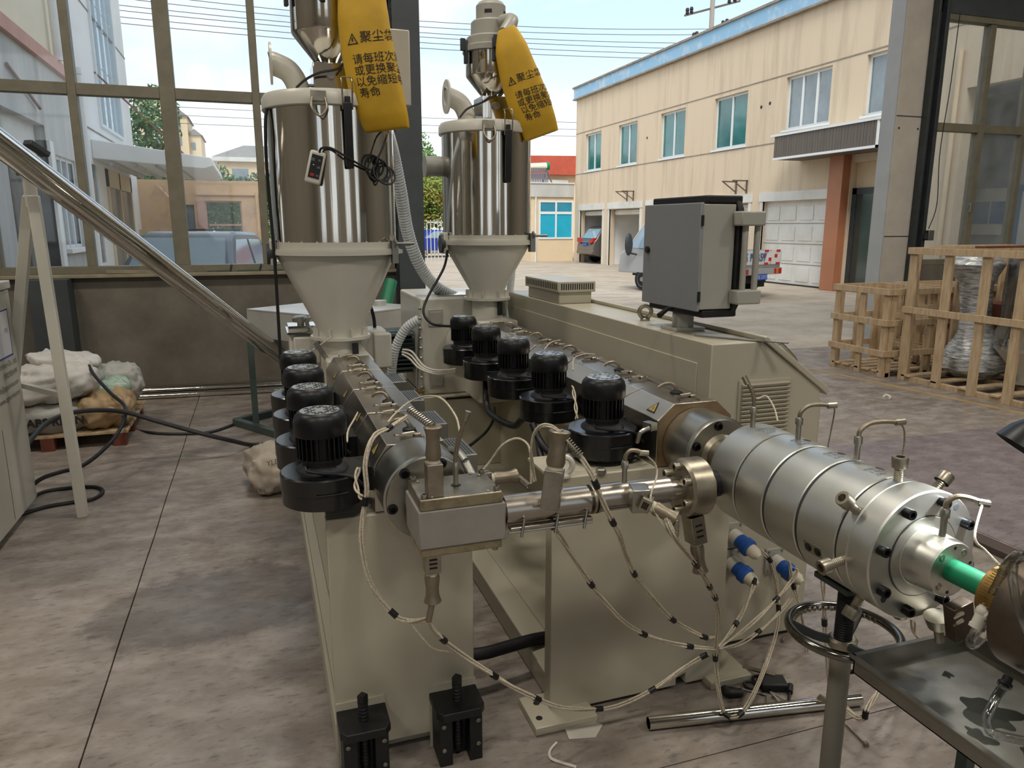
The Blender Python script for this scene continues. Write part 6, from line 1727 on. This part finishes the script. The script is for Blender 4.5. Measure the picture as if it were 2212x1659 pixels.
for y, z in ((19.9, 5.2), (19.5, 5.25), (26.9, 5.05)):
    part('pipe_hole', G().cyl((XF+0.01, y, z), (XF-0.006, y, z), 0.05, n=12), 'black_matt', FB)
# recessed hall entrance seen through the right window
mat('recess_grey', '#8b979e', 0.85, var=0.08, vs=1.0)
part('recess_back', G().box(XF+1.6, XF+1.7, 8.7, 14.1, 0, 4.7), 'recess_grey', FB)
part('recess_ceiling', G().box(XF+0.25, XF+1.6, 8.7, 14.1, 4.62, 4.7), 'recess_grey', FB)
part('recess_side', G().box(XF+0.25, XF+0.6, 12.85, 12.95, 0, 4.6), 'stucco_new', FB)
nb = part('notice_board', G().box(XF+1.55, XF+1.6, 12.7, 13.7, 1.5, 2.55), 'white_paint', FB)
for k in range(2):
    part('notice', G().box(XF+1.54, XF+1.55, 12.78+0.44*k, 13.18+0.44*k, 1.75, 2.25), 'sign_blue', nb)
bb = part('blue_board', G().box(XF+1.55, XF+1.6, 11.6, 12.6, 1.0, 2.6), 'sign_blue', FB)
part('board_sheet', G().box(XF+1.54, XF+1.55, 11.75, 12.45, 1.15, 2.45), 'white_paint', bb)
part('drain_pipe', G().cyl((XF-0.06, 13.05, 0.0), (XF-0.06, 13.05, 5.4), 0.05, n=12), 'stucco_new', FB)

# --- neighbouring low house with blue window and solar heater
NH = thing('low_house', 'low cream house with bright blue window and solar heater on its roof', 'building', (13, 36, 0))
part('wall', G().box(12.5, 14.68, 33.95, 40, 0, 3.05), 'stucco_new', NH)
part('fascia', G().box(11.6, 14.66, 33.85, 40, 3.05, 3.68), 'render_grey', NH)
part('roof_slab', G().box(11.5, 14.66, 33.8, 40, 3.66, 3.72), 'white_paint', NH)
wf = part('window', G().rframe('y', 33.90, 33.96, 12.88, 14.66, 1.08, 2.88, 0.08), 'win_frame', NH)
part('window_bar', G().box(12.9, 14.64, 33.895, 33.955, 2.25, 2.37), 'win_frame', wf)
for y in (13.72,):
    part('window_bar', G().box(y, y+0.08, 33.89, 33.96, 1.1, 2.88), 'win_frame', wf)
for a, b in ((12.96, 13.72), (13.80, 14.58)):
    part('pane', G().box(a, b, 33.93, 33.95, 1.16, 2.25), 'cyan_blind', wf)
    part('pane', G().box(a, b, 33.93, 33.95, 2.37, 2.80), 'blue_glass', wf)
part('drain_pipe', G().cyl((12.72, 33.9, 0), (12.72, 33.9, 3.05), 0.05, n=10), 'white_paint', NH)
sh = part('solar_heater', G().cyl((13.05, 37.2, 4.62), (14.55, 37.2, 4.72), 0.19, n=20), 'render_cream', NH)
part('tank_cap', G().cyl((14.5, 37.2, 4.72), (14.66, 37.2, 4.73), 0.20, n=20), 'green', sh)
for k in range(16):
    x = 12.9+k*0.09
    part('solar_tube', G().cyl((x+0.2, 37.0, 4.60), (x-0.25, 35.7, 3.80), 0.028, n=8), 'solar', sh)
part('heater_frame', G().beam((14.5, 37.2, 4.6), (14.55, 37.9, 3.72), 0.05, 0.05).beam((14.5, 37.2, 4.6), (14.5, 36.2, 3.72), 0.05, 0.05), 'iron_brown', sh)
RH = thing('red_roof_house', 'pale house with red roof edge behind the solar heater', 'building', (16, 48, 0))
part('wall', G().box(14.0, 26, 46, 54, 0, 5.0), 'stucco_new', RH)
part('roof', G().prism([(13.5, 4.9), (26.5, 4.9), (25, 6.2), (15.6, 6.0)], 'y', 45.5, 54.5), 'roof_red', RH)
part('railing', G().box(16.6, 19.4, 45.8, 45.9, 3.8, 4.6), 'white_paint', RH)

# --- left building seen through the windows
XL = -3.2
LB = thing('side_building', 'pale multi-storey side building with tall blue glazing outside the windows', 'building', (-6, 17, 0))
part('lower_wall', wall_x(XL-0.3, XL, 8.7, 17.2, 0, 4.4, [(12.4, 14.75, 0, 3.33), (15.3, 16.8, 1.3, 2.92)]), 'render_grey', LB)
part('upper_wall', G().box(XL-0.5, XL-0.05, 8.7, 17.2, 4.58, 11), 'render_cream', LB)
part('tower_wall', wall_x(XL-0.3, XL, 17.2, 25.0, 0, 11, [(19.95, 23.0, 4.0, 9.5), (18.4, 18.9, 0.9, 3.0), (19.9, 23.6, 0, 3.0)]), 'render_white', LB)
part('end_wall', G().box(-14, XL-0.3, 24.8, 25.0, 0, 11), 'render_white', LB)
part('pink_band', G().box(XL-0.3, XL+0.08, 8.7, 17.0, 4.39, 4.6), 'pink_band', LB)
for z in (3.72, 6.35, 8.6):
    part('storey_line', G().box(XL, XL+0.012, 17.2, 25.0, z, z+0.035), 'grime', LB)
part('dark_interior', G().box(XL-3.0, XL-2.9, 8.7, 25.0, 0, 11), 'grime', LB)
part('shutter', G().box(XL-0.2, XL-0.15, 12.5, 14.7, 2.7, 3.33), 'white_paint', LB)
part('gate_post', G().box(XL-0.3, XL+0.05, 14.75, 15.0, 0, 3.1), 'render_white', LB)
cw = part('curtain_wall', G().rframe('x', XL-0.02, XL+0.06, 19.9, 23.03, 3.93, 9.55, 0.07), 'win_frame', LB)
mat('sky_glass', '#9db7c4', 0.08, var=0.1, vs=0.5, spec=1.0)
for k in range(4):
    for j in range(4):
        y0, z0 = 19.98+k*0.745, 3.98+j*1.38
        part('pane', G().box(XL-0.04, XL-0.02, y0+0.02, y0+0.725, z0+0.02, z0+1.36), 'sky_glass', cw)
    part('glazing_bar', G().box(XL-0.02, XL+0.02, 19.98+k*0.745-0.02, 19.98+k*0.745+0.02, 3.98, 9.5), 'win_frame', cw)
wf = part('window', G().rframe('x', XL-0.12, XL-0.05, 15.3, 16.8, 1.3, 2.92, 0.06), 'win_frame', LB)
for k in range(4):
    y = 15.33+k*0.48
    part('window_bar', G().box(XL-0.12, XL-0.04, y-0.03, y+0.03, 1.3, 2.92), 'win_frame', wf)
    if k < 3:
        part('pane', G().box(XL-0.10, XL-0.08, y+0.03, y+0.45, 1.36, 2.86), 'grey_glass', wf)
part('window_sill', G().box(XL, XL+0.1, 15.2, 16.9, 1.22, 1.3), 'render_white', wf)
for y, z0, z1 in ((16.05, 4.6, 11), (17.5, 0.0, 4.75)):
    part('drain_pipe', G().cyl((XL+0.08, y, z0), (XL+0.08, y, z1), 0.075, n=14).cyl((XL+0.08, y, z1-0.12), (XL+0.08, y, z1), 0.09, n=14), 'render_white', LB)
dp = part('entrance_door', G().box(XL-0.08, XL+0.03, 19.9, 20.15, 0, 3.0).box(XL-0.08, XL+0.03, 21.6, 21.75, 0, 3.0).box(XL-0.08, XL+0.03, 23.4, 23.6, 0, 3.0).box(XL-0.08, XL+0.03, 19.9, 23.6, 2.6, 3.0), 'stucco_new', LB)
for a, b in ((20.15, 21.6), (21.75, 23.4)):
    part('pane', G().box(XL-0.05, XL-0.03, a, b, 0, 2.6), 'grey_glass', dp)
part('side_window', G().box(XL-0.05, XL-0.03, 18.4, 18.9, 0.9, 3.0), 'grey_glass', LB)
cn = part('canopy', G().prism([(XL, 3.12), (-1.0, 2.95), (-0.78, 3.02), (-0.82, 3.2), (XL, 3.52)], 'y', 18.6, 23.8), 'render_white', LB, bev=0.02)
for k in range(5):
    part('soffit_strip', G().box(XL+0.3+k*0.45, XL+0.36+k*0.45, 18.7, 23.7, 2.98, 3.06), 'render_grey', cn)
part('canopy_stay', G().cyl((XL, 19.9, 5.1), (-1.4, 20.8, 3.3), 0.022, n=8), 'rust', LB)
part('rust_bracket', G().beam((XL+0.03, 12.9, 3.95), (XL+0.05, 14.4, 3.55), 0.035, 0.035), 'rust', LB)
part('street_sign', G().box(XL+0.05, XL+0.25, 24.0, 24.02, 1.0, 1.6), 'stucco_new', LB)

# --- gate house, hedge, villa, tower behind
GH = thing('gate_house', 'peach gate house with peeling plaster and see-through window opening', 'building', (-1.5, 26, 0))
def wall_y(y0, y1, x0, x1, z0, z1, holes):
    g = wall_x(y0, y1, x0, x1, z0, z1, holes)
    g.v = [(b, a, c) for a, b, c in g.v]
    return g
part('front_wall', wall_y(25.0, 25.25, -3.2, 0.2, 0, 3.05, [(-1.40, -0.34, 1.0, 2.45), (-1.95, -1.7, 1.45, 2.33)]), 'peach', GH)
part('side_wall', G().box(-0.05, 0.2, 25.25, 25.6, 0, 3.05), 'peach', GH)
part('lintel_band', G().box(-1.6, 0.25, 24.93, 25.0, 2.62, 2.70), 'peach', GH)
wf = part('window', G().rframe('y', 25.05, 25.15, -1.42, -0.32, 0.98, 2.47, 0.06), 'pink_band', GH)
part('window_bar', G().box(-1.32, -0.38, 25.08, 25.12, 1.70, 1.76), 'pink_band', wf)
part('window_shutter', G().box(-1.62, -1.40, 24.97, 25.0, 1.0, 2.45), 'pink_band', wf)
w3 = part('window', G().box(-1.95, -1.70, 25.10, 25.14, 1.45, 2.33), 'grey_glass', GH)
part('drain_pipe', G().cyl((0.12, 24.93, 0), (0.12, 24.93, 2.7), 0.05, n=10), 'peach', GH)

def leaves(g, c, r, n, s, rnd):
    for _ in range(n):
        while True:
            p = Vector((rnd.uniform(-1, 1), rnd.uniform(-1, 1), rnd.uniform(-1, 1)))
            if 0.25 < p.length < 1:
                break
        p = Vector((c[0]+p.x*r[0], c[1]+p.y*r[1], c[2]+p.z*r[2]))
        u = Vector((rnd.gauss(0, 1), rnd.gauss(0, 1), rnd.gauss(0, 1))).normalized()*s*rnd.uniform(0.6, 1.3)
        w = u.orthogonal().normalized()*s*0.45
        g.add([p-u*0.5, p+w*0.5, p+u*0.5, p-w*0.5], [(0, 1, 2, 3)])
def tree(label, x, y, h, r, m, seed, n=1500, s=0.35, trunk=True, grp='trees behind the yard'):
    rnd = random.Random(seed)
    t = thing('tree', label, 'tree', (x, y, 0), grp)
    g = G()
    k = 7
    for i in range(k):
        a = 2*PI*i/k+rnd.random()
        q = rnd.uniform(0.2, 0.6)*r
        leaves(g, (x+math.cos(a)*q, y+math.sin(a)*q, h*rnd.uniform(0.45, 0.85)), (r*0.55, r*0.55, h*0.2), n//k, s, rnd)
    leaves(g, (x, y, h*0.6), (r*0.8, r*0.8, h*0.36), n//2, s, rnd)
    part('foliage', g, m, t, smooth=0)
    g = G().tube([(x, y, 0), (x+0.1, y, h*0.3), (x-0.1, y, h*0.7)], r*0.07, 8, 4, rf=lambda t: 1-0.6*t)
    for i in range(4):
        a = rnd.random()*6
        g.tube([(x, y, h*0.35), (x+math.cos(a)*r*0.3, y+math.sin(a)*r*0.3, h*0.55), (x+math.cos(a)*r*0.5, y+math.sin(a)*r*0.5, h*0.7)], r*0.03, 6, 3)
    part('trunk', g, 'trunk', t)
    return t
tree('dark green tree rising beside the pale side building', -6.0, 50, 9.3, 2.6, 'leaf_dark', 2, 2200, 0.4)
tree('green tree seen through the gate house window opening', -1.2, 29.5, 3.9, 1.7, 'leaf', 4, 2400, 0.2)
tree('green tree between gate house and large dryer', 1.2, 31, 4.0, 1.6, 'leaf', 5, 2200, 0.2)
tree('full green tree beyond the yard beside the steel column', 10.0, 48, 7.4, 2.3, 'leaf', 6, 3200, 0.32)
tree('yellowish autumn tree in front of the green one beside the column', 9.9, 45, 5.0, 1.9, 'leaf_autumn', 8, 2800, 0.28)
tree('leafy green tree just left of the autumn one, mostly hidden by the column', 7.4, 47, 6.4, 2.0, 'leaf', 12, 2200, 0.3)
rnd = random.Random(5)
g = G()
for k in range(12):
    leaves(g, (-4.2+k*0.55, 27.6, 3.0+0.12*math.sin(k*1.7)), (0.5, 0.5, 0.42), 260, 0.16, rnd)
hd = solo('hedge', g, 'leaf_dark', 'green climber hedge spilling over the top of the gate house', 'hedge', smooth=0)
g = G()
for k in range(10):
    leaves(g, (-2.4+k*0.55, 28.6, 1.2), (0.5, 0.4, 1.2), 260, 0.18, rnd)
solo('hedge', g, 'leaf', 'green hedge behind the gate house', 'hedge', smooth=0)
VI = thing('villa', 'distant pale villa with grey hipped roof', 'building', (0.5, 62, 0))
part('wall', G().box(-2.2, 4.5, 60, 68, 0, 6.3), 'stucco_new', VI)
part('cornice', G().box(-2.6, 4.9, 59.6, 68.4, 6.3, 6.6), 'white_paint', VI)
part('roof', G().loft([[(-2.6, 59.6, 6.6), (4.9, 59.6, 6.6), (4.9, 68.4, 6.6), (-2.6, 68.4, 6.6)], [(-0.4, 62.5, 7.7), (2.9, 62.5, 7.7), (2.9, 65, 7.7), (-0.4, 65, 7.7)]]), 'roof_tile', VI, smooth=0)
for x in (-1.3, 1.2, 3.2):
    part('window', G().box(x, x+1.1, 59.93, 60, 4.6, 5.8), 'grey_glass', VI)
AT = thing('apartment_tower', 'far peach apartment tower with stepped roofs', 'building', (-10, 125, 0))
for k, (x0, x1, h) in enumerate(((-14.5, -9.9, 19), (-9.9, -8.2, 17), (-8.2, -6.6, 14.6))):
    part('tower_block', G().box(x0, x1, 120+k, 132, 0, h), 'stucco_new', AT)
    part('roof_top', G().prism([(x0-0.3, h), (x1+0.3, h), ((x0+x1)/2, h+0.9)], 'y', 119.7+k, 132), 'roof_tile', AT)
    w0 = part('window', G().box(x0+0.3, x0+0.8, 119.9+k, 120+k, h-2.0, h-1.0), 'grey_glass', AT)
    for j in range(5):
        for i in range(int((x1-x0)/1.0)):
            if i or j:
                share(w0, AT, (i*0.95, 0, -j*1.9))

# --- pole and power lines
PO = thing('power_pole', 'concrete power pole with cross arms above the factory roof', 'pole', (32, 50, 0))
part('shaft', G().cyl((32.2, 50, 0), (32.2, 50, 19.5), 0.24, 0.16, n=14), 'pole_concrete', PO)
for z, hw in ((17.0, 1.9), (15.4, 1.2)):
    part('cross_arm', G().beam((32.2-hw, 50.6, z-0.5), (32.2+hw, 49.4, z+0.5), 0.12, 0.12), 'iron_brown', PO)
    for k in (-0.9, -0.75, 0.6, 0.8):
        c = Vector((32.2+hw*k, 50-0.6*k, z+0.5*k))
        part('insulator', G().lathe(c, (0, 0, 1), [(0, 0.10), (0.12, 0.14), (0.2, 0.10), (0.3, 0.14), (0.45, 0.10)], 10), 'black_matt', PO)
pl = [(18.35, 16.9), (17.9, 16.5), (17.2, 16.1), (16.75, 15.8), (16.3, 15.4), (15.9, 15.0)]
for k, (z, zm) in enumerate(pl):
    pts = [(-45+x*8.0, 60-0.0*x, zm+(z-zm)*((-45+x*8.0-6)/32.0)**2) for x in range(0, 13)]
    solo('power_line', G().tube(pts, 0.022, 4, 2), 'wire', ['topmost', 'second', 'third', 'fourth', 'fifth', 'lowest'][k]+' wire of the high power lines crossing the sky', 'power line', 'power lines in the sky')
for k in range(3):
    pts = [(-30+x*7.0, 60, 9.9-k*0.55-0.02*(x-5)+0.02*(x-4)**2) for x in range(0, 11)]
    solo('power_line', G().tube(pts, 0.018, 4, 2), 'wire', ['upper', 'middle', 'lower'][k]+' one of three low wires seen behind the drums', 'power line', 'power lines in the sky')

# ---------------------------------------------------------------- vehicles
def wheel(t, M, x, y, r=0.31, w=0.2):
    s = 1 if x > 0 else -1
    wl = part('wheel', G().lathe((x, y, r), (s, 0, 0), [(-w/2, r*0.75), (-w/2, r*0.95), (-w*0.3, r), (w*0.3, r), (w/2, r*0.94), (w/2, r*0.66)], 28).xf(M), 'tyre', t)
    part('rim', G().lathe((x+s*w*0.36, y, r), (s, 0, 0), [(0, r*0.68), (0.03, r*0.64), (0.0, r*0.5), (0.0, r*0.25), (0.05, r*0.2), (0.05, 0.01)], 22).xf(M), 'rim', wl)
def body(prof, w, belt, tumble):
    hw = lambda z: w/2-(max(0, z-belt))*tumble-(0.03 if z < 0.4 else 0)
    g = G()
    n = len(prof)
    vs = [(hw(z), y, z) for y, z in prof]+[(-hw(z), y, z) for y, z in prof]
    g.add(vs, [tuple(range(n)), tuple(range(2*n-1, n-1, -1))]+[(i, n+i, n+(i+1) % n, (i+1) % n) for i in range(n)])
    return g, hw
def side_pane(t, M, hw, pts, m='car_glass', name='side_window'):
    for s in (1, -1):
        g = G()
        vs = [(s*(hw(z)+0.006), y, z) for y, z in pts]+[(s*(hw(z)-0.02), y, z) for y, z in pts]
        n = len(pts)
        g.add(vs, [tuple(range(n)), tuple(range(2*n-1, n-1, -1))]+[(i, (i+1) % n, n+(i+1) % n, n+i) for i in range(n)])
        part(name, g.xf(M), m, t, smooth=0)
def cross_pane(t, M, hw, a, b, off, m='car_glass', name='windscreen', f=0.9):
    """glass across the car between profile points a (low) and b (high), proud by off in y"""
    g = G()
    vs = []
    for (y, z) in (a, b):
        vs += [(-hw(z)*f, y+off, z), (hw(z)*f, y+off, z), (hw(z)*f, y, z), (-hw(z)*f, y, z)]
    g.add(vs, [(0, 1, 5, 4), (2, 3, 7, 6), (0, 4, 7, 3), (1, 2, 6, 5), (4, 5, 6, 7), (0, 3, 2, 1)])
    part(name, g.xf(M), m, t, smooth=0)
def vehicle_matrix(x, y, rz):
    return Matrix.Translation((x, y, 0)) @ Matrix.Rotation(rz, 4, 'Z')
# grey people carrier backed into the first garage (front points +y in its own frame)
M = vehicle_matrix(16.75, 31.98, -PI/2)
CA1 = thing('car', 'grey people carrier parked nose-in in the first garage', 'car', (16.75, 31.98, 0), 'vehicles in the yard')
prof = [(-2.28, 0.42), (-2.32, 0.72), (-2.25, 0.98), (-2.12, 1.12), (-1.78, 1.60), (-1.55, 1.70), (0.2, 1.72), (0.75, 1.5), (1.25, 1.08), (2.1, 0.92), (2.3, 0.7), (2.3, 0.35), (-1.9, 0.30)]
g, hw = body(prof, 1.78, 1.0, 0.22)
part('body', g.xf(M), 'car_grey', CA1, bev=0.03)
cross_pane(CA1, M, hw, (-2.11, 1.14), (-1.80, 1.57), -0.02, name='rear_window', f=0.86)
side_pane(CA1, M, hw, [(-1.75, 1.15), (-1.55, 1.55), (0.1, 1.58), (0.75, 1.15)])
for s in (1, -1):
    part('tail_lamp', G().prism([(s*0.86, 0.98), (s*0.50, 0.90), (s*0.44, 0.99), (s*0.58, 1.06), (s*0.86, 1.16)], 'y', -2.33, -2.12).xf(M), 'lamp_red', CA1)
    for y in (-1.4, 1.4):
        wheel(CA1, M, s*0.80, y, 0.33)
part('number_plate', G().box(-0.22, 0.22, -2.335, -2.31, 0.80, 0.93).xf(M), 'plate_blue', CA1)
part('bumper', G().box(-0.86, 0.86, -2.36, -2.2, 0.42, 0.62).xf(M), 'car_grey', CA1, bev=0.04)
part('chrome_strip', G().box(-0.5, 0.5, -2.325, -2.28, 0.97, 1.0).xf(M), 'rim', CA1)
# small silver flat-bed truck
hx, hy = -0.27, 0.963
rz = math.atan2(hy, hx)-PI/2
M = vehicle_matrix(10.72, 17.1, rz)
TK = thing('truck', 'small silver flat-bed truck with red and white tailboard markings', 'truck', (10.72, 17.1, 0), 'vehicles in the yard')
prof = [(0.05, 0.45), (0.05, 1.25), (0.20, 1.78), (1.05, 1.82), (1.55, 1.15), (1.85, 0.95), (1.92, 0.45)]
g, hw = body(prof, 1.52, 1.05, 0.16)
part('cab', g.xf(M), 'car_silver', TK, bev=0.04)
side_pane(TK, M, hw, [(0.22, 1.12), (0.30, 1.70), (1.00, 1.72), (1.45, 1.12)])
cross_pane(TK, M, hw, (1.53, 1.18), (1.10, 1.76), 0.02)
cross_pane(TK, M, hw, (0.05, 1.28), (0.18, 1.72), -0.02, name='rear_window')
part('deck', G().box(-0.78, 0.78, -2.2, 0.0, 0.72, 0.80).xf(M), 'car_silver', TK, bev=0.01)
for s in (1, -1):
    part('side_board', G().box(s*0.78-0.02, s*0.78+0.02, -2.2, 0.0, 0.80, 1.12).xf(M), 'car_silver', TK)
tg = part('tailboard', G().box(-0.78, 0.78, -2.23, -2.19, 0.80, 1.12).xf(M), 'white_paint', TK)
for z in (1.10, 0.80):
    for k in range(7):
        part('reflector_strip', G().box(-0.76+k*0.22, -0.76+k*0.22+(0.14 if k % 2 == 0 else 0.0)+0.001, -2.245, -2.23, z, z+0.045).xf(M), 'chev_red', tg)
for k in range(6):
    part('reflector_patch', G().box(-0.6+k*0.22, -0.5+k*0.22, -2.238, -2.23, 0.88+0.08*(k % 2), 0.96+0.08*(k % 2)).xf(M), 'chev_red', tg)
u3 = (M.to_3x3() @ Vector((1, 0, 0)))
o3 = M @ Vector((-0.62, -2.242, 0.89))
lettering('E F2357', 0.25, o3, u3, (0, 0, 1), 'sign_blue', tg, bold=0.006)
part('rear_beam', G().box(-0.78, 0.78, -2.26, -2.15, 0.56, 0.72).xf(M), 'car_silver', TK, bev=0.01)
np_ = part('number_plate', G().box(-0.24, 0.22, -2.275, -2.26, 0.44, 0.58).xf(M), 'plate_blue', TK)
lettering('浙E·2357', 0.115, M @ Vector((-0.22, -2.278, 0.47)), u3, (0, 0, 1), 'white_plastic', np_)
for s in (1, -1):
    a = part('tail_lamp', G().box(s*0.62-0.13, s*0.62+0.13, -2.275, -2.255, 0.58, 0.70).xf(M), 'lamp_red', TK)
    part('indicator', G().box(s*0.62-0.08, s*0.62+0.0, -2.28, -2.27, 0.58, 0.70).xf(M), 'lamp_amber', a)
    for y in (-1.35, 0.95):
        wheel(TK, M, s*0.66, y, 0.30, 0.19)
    part('mud_flap', G().box(s*0.62-0.16, s*0.62+0.16, -1.78, -1.75, 0.22, 0.58).xf(M), 'black_matt', TK)
part('mirror', G().ell((-1.0, 1.25, 1.22), (0.13, 0.07, 0.30)).xf(M), 'dark_frame', TK)
part('mirror_arm', G().tube([(-0.74, 1.2, 0.95), (-0.95, 1.25, 1.0), (-1.0, 1.25, 1.15)], 0.025, 8, 3).xf(M), 'dark_frame', TK)
part('chassis', G().box(-0.4, 0.4, -2.1, 1.7, 0.36, 0.56).xf(M), 'black_matt', TK)
# grey-blue pickup outside the windows
M = vehicle_matrix(-0.80, 12.75, PI-0.28)
PK = thing('pickup', 'grey-blue pickup cab parked right outside the windows', 'pickup', (-0.80, 12.75, 0), 'vehicles in the yard')
prof = [(-1.0, 0.45), (-1.0, 1.05), (-0.82, 1.52), (-0.62, 1.60), (0.45, 1.62), (0.66, 1.56), (1.12, 1.06), (2.3, 0.95), (2.45, 0.75), (2.45, 0.4)]
g, hw = body(prof, 1.62, 1.0, 0.26)
part('cab', g.xf(M), 'pickup_blue', PK, bev=0.05)
side_pane(PK, M, hw, [(-0.85, 1.06), (-0.70, 1.48), (-0.12, 1.50), (-0.10, 1.06)])
side_pane(PK, M, hw, [(0.0, 1.06), (-0.02, 1.50), (0.50, 1.50), (0.95, 1.06)])
cross_pane(PK, M, hw, (1.09, 1.09), (0.68, 1.53), 0.02, f=0.88)
cross_pane(PK, M, hw, (-1.0, 1.07), (-0.84, 1.50), -0.02, name='rear_window', f=0.85)
part('load_bed', G().box(-0.8, 0.8, -2.7, -1.05, 0.5, 1.0).xf(M), 'pickup_blue', PK, bev=0.02)
part('roof_rack', G().cyl((-0.45, -0.55, 1.64), (0.45, -0.55, 1.64), 0.015).xf(M), 'black_matt', PK)
for s in (1, -1):
    for y in (-1.7, 1.55):
        wheel(PK, M, s*0.72, y, 0.33)
# blue car at the far end of the yard
M = vehicle_matrix(9.4, 41.5, PI/2+0.2)
BC = thing('car', 'bright blue car at the far end of the yard beside the column', 'car', (9.4, 41.5, 0), 'vehicles in the yard')
prof = [(-2.1, 0.35), (-2.15, 0.8), (-2.0, 1.0), (-1.4, 1.45), (0.3, 1.5), (1.0, 1.0), (2.0, 0.85), (2.1, 0.4)]
g, hw = body(prof, 1.75, 1.0, 0.25)
part('body', g.xf(M), 'car_blue', BC, bev=0.04)
side_pane(BC, M, hw, [(-1.6, 1.05), (-1.3, 1.38), (0.25, 1.42), (0.85, 1.05)])
cross_pane(BC, M, hw, (-1.97, 1.03), (-1.45, 1.42), -0.03, name='rear_window')
for s in (1, -1):
    for y in (-1.3, 1.3):
        wheel(BC, M, s*0.78, y)
FE = thing('fence', 'white metal bar fence in front of the blue car', 'fence', (9.6, 37.5, 0))
for k in range(12):
    part('bar', G().box(8.2+k*0.19, 8.23+k*0.19, 37.5, 37.53, -0.005, 2.0), 'white_paint', FE)
for z in (0.25, 1.85):
    part('rail', G().box(8.2, 10.5, 37.5, 37.54, z, z+0.06), 'white_paint', FE)
mat('dry_grass', '#7a7350', 0.9)
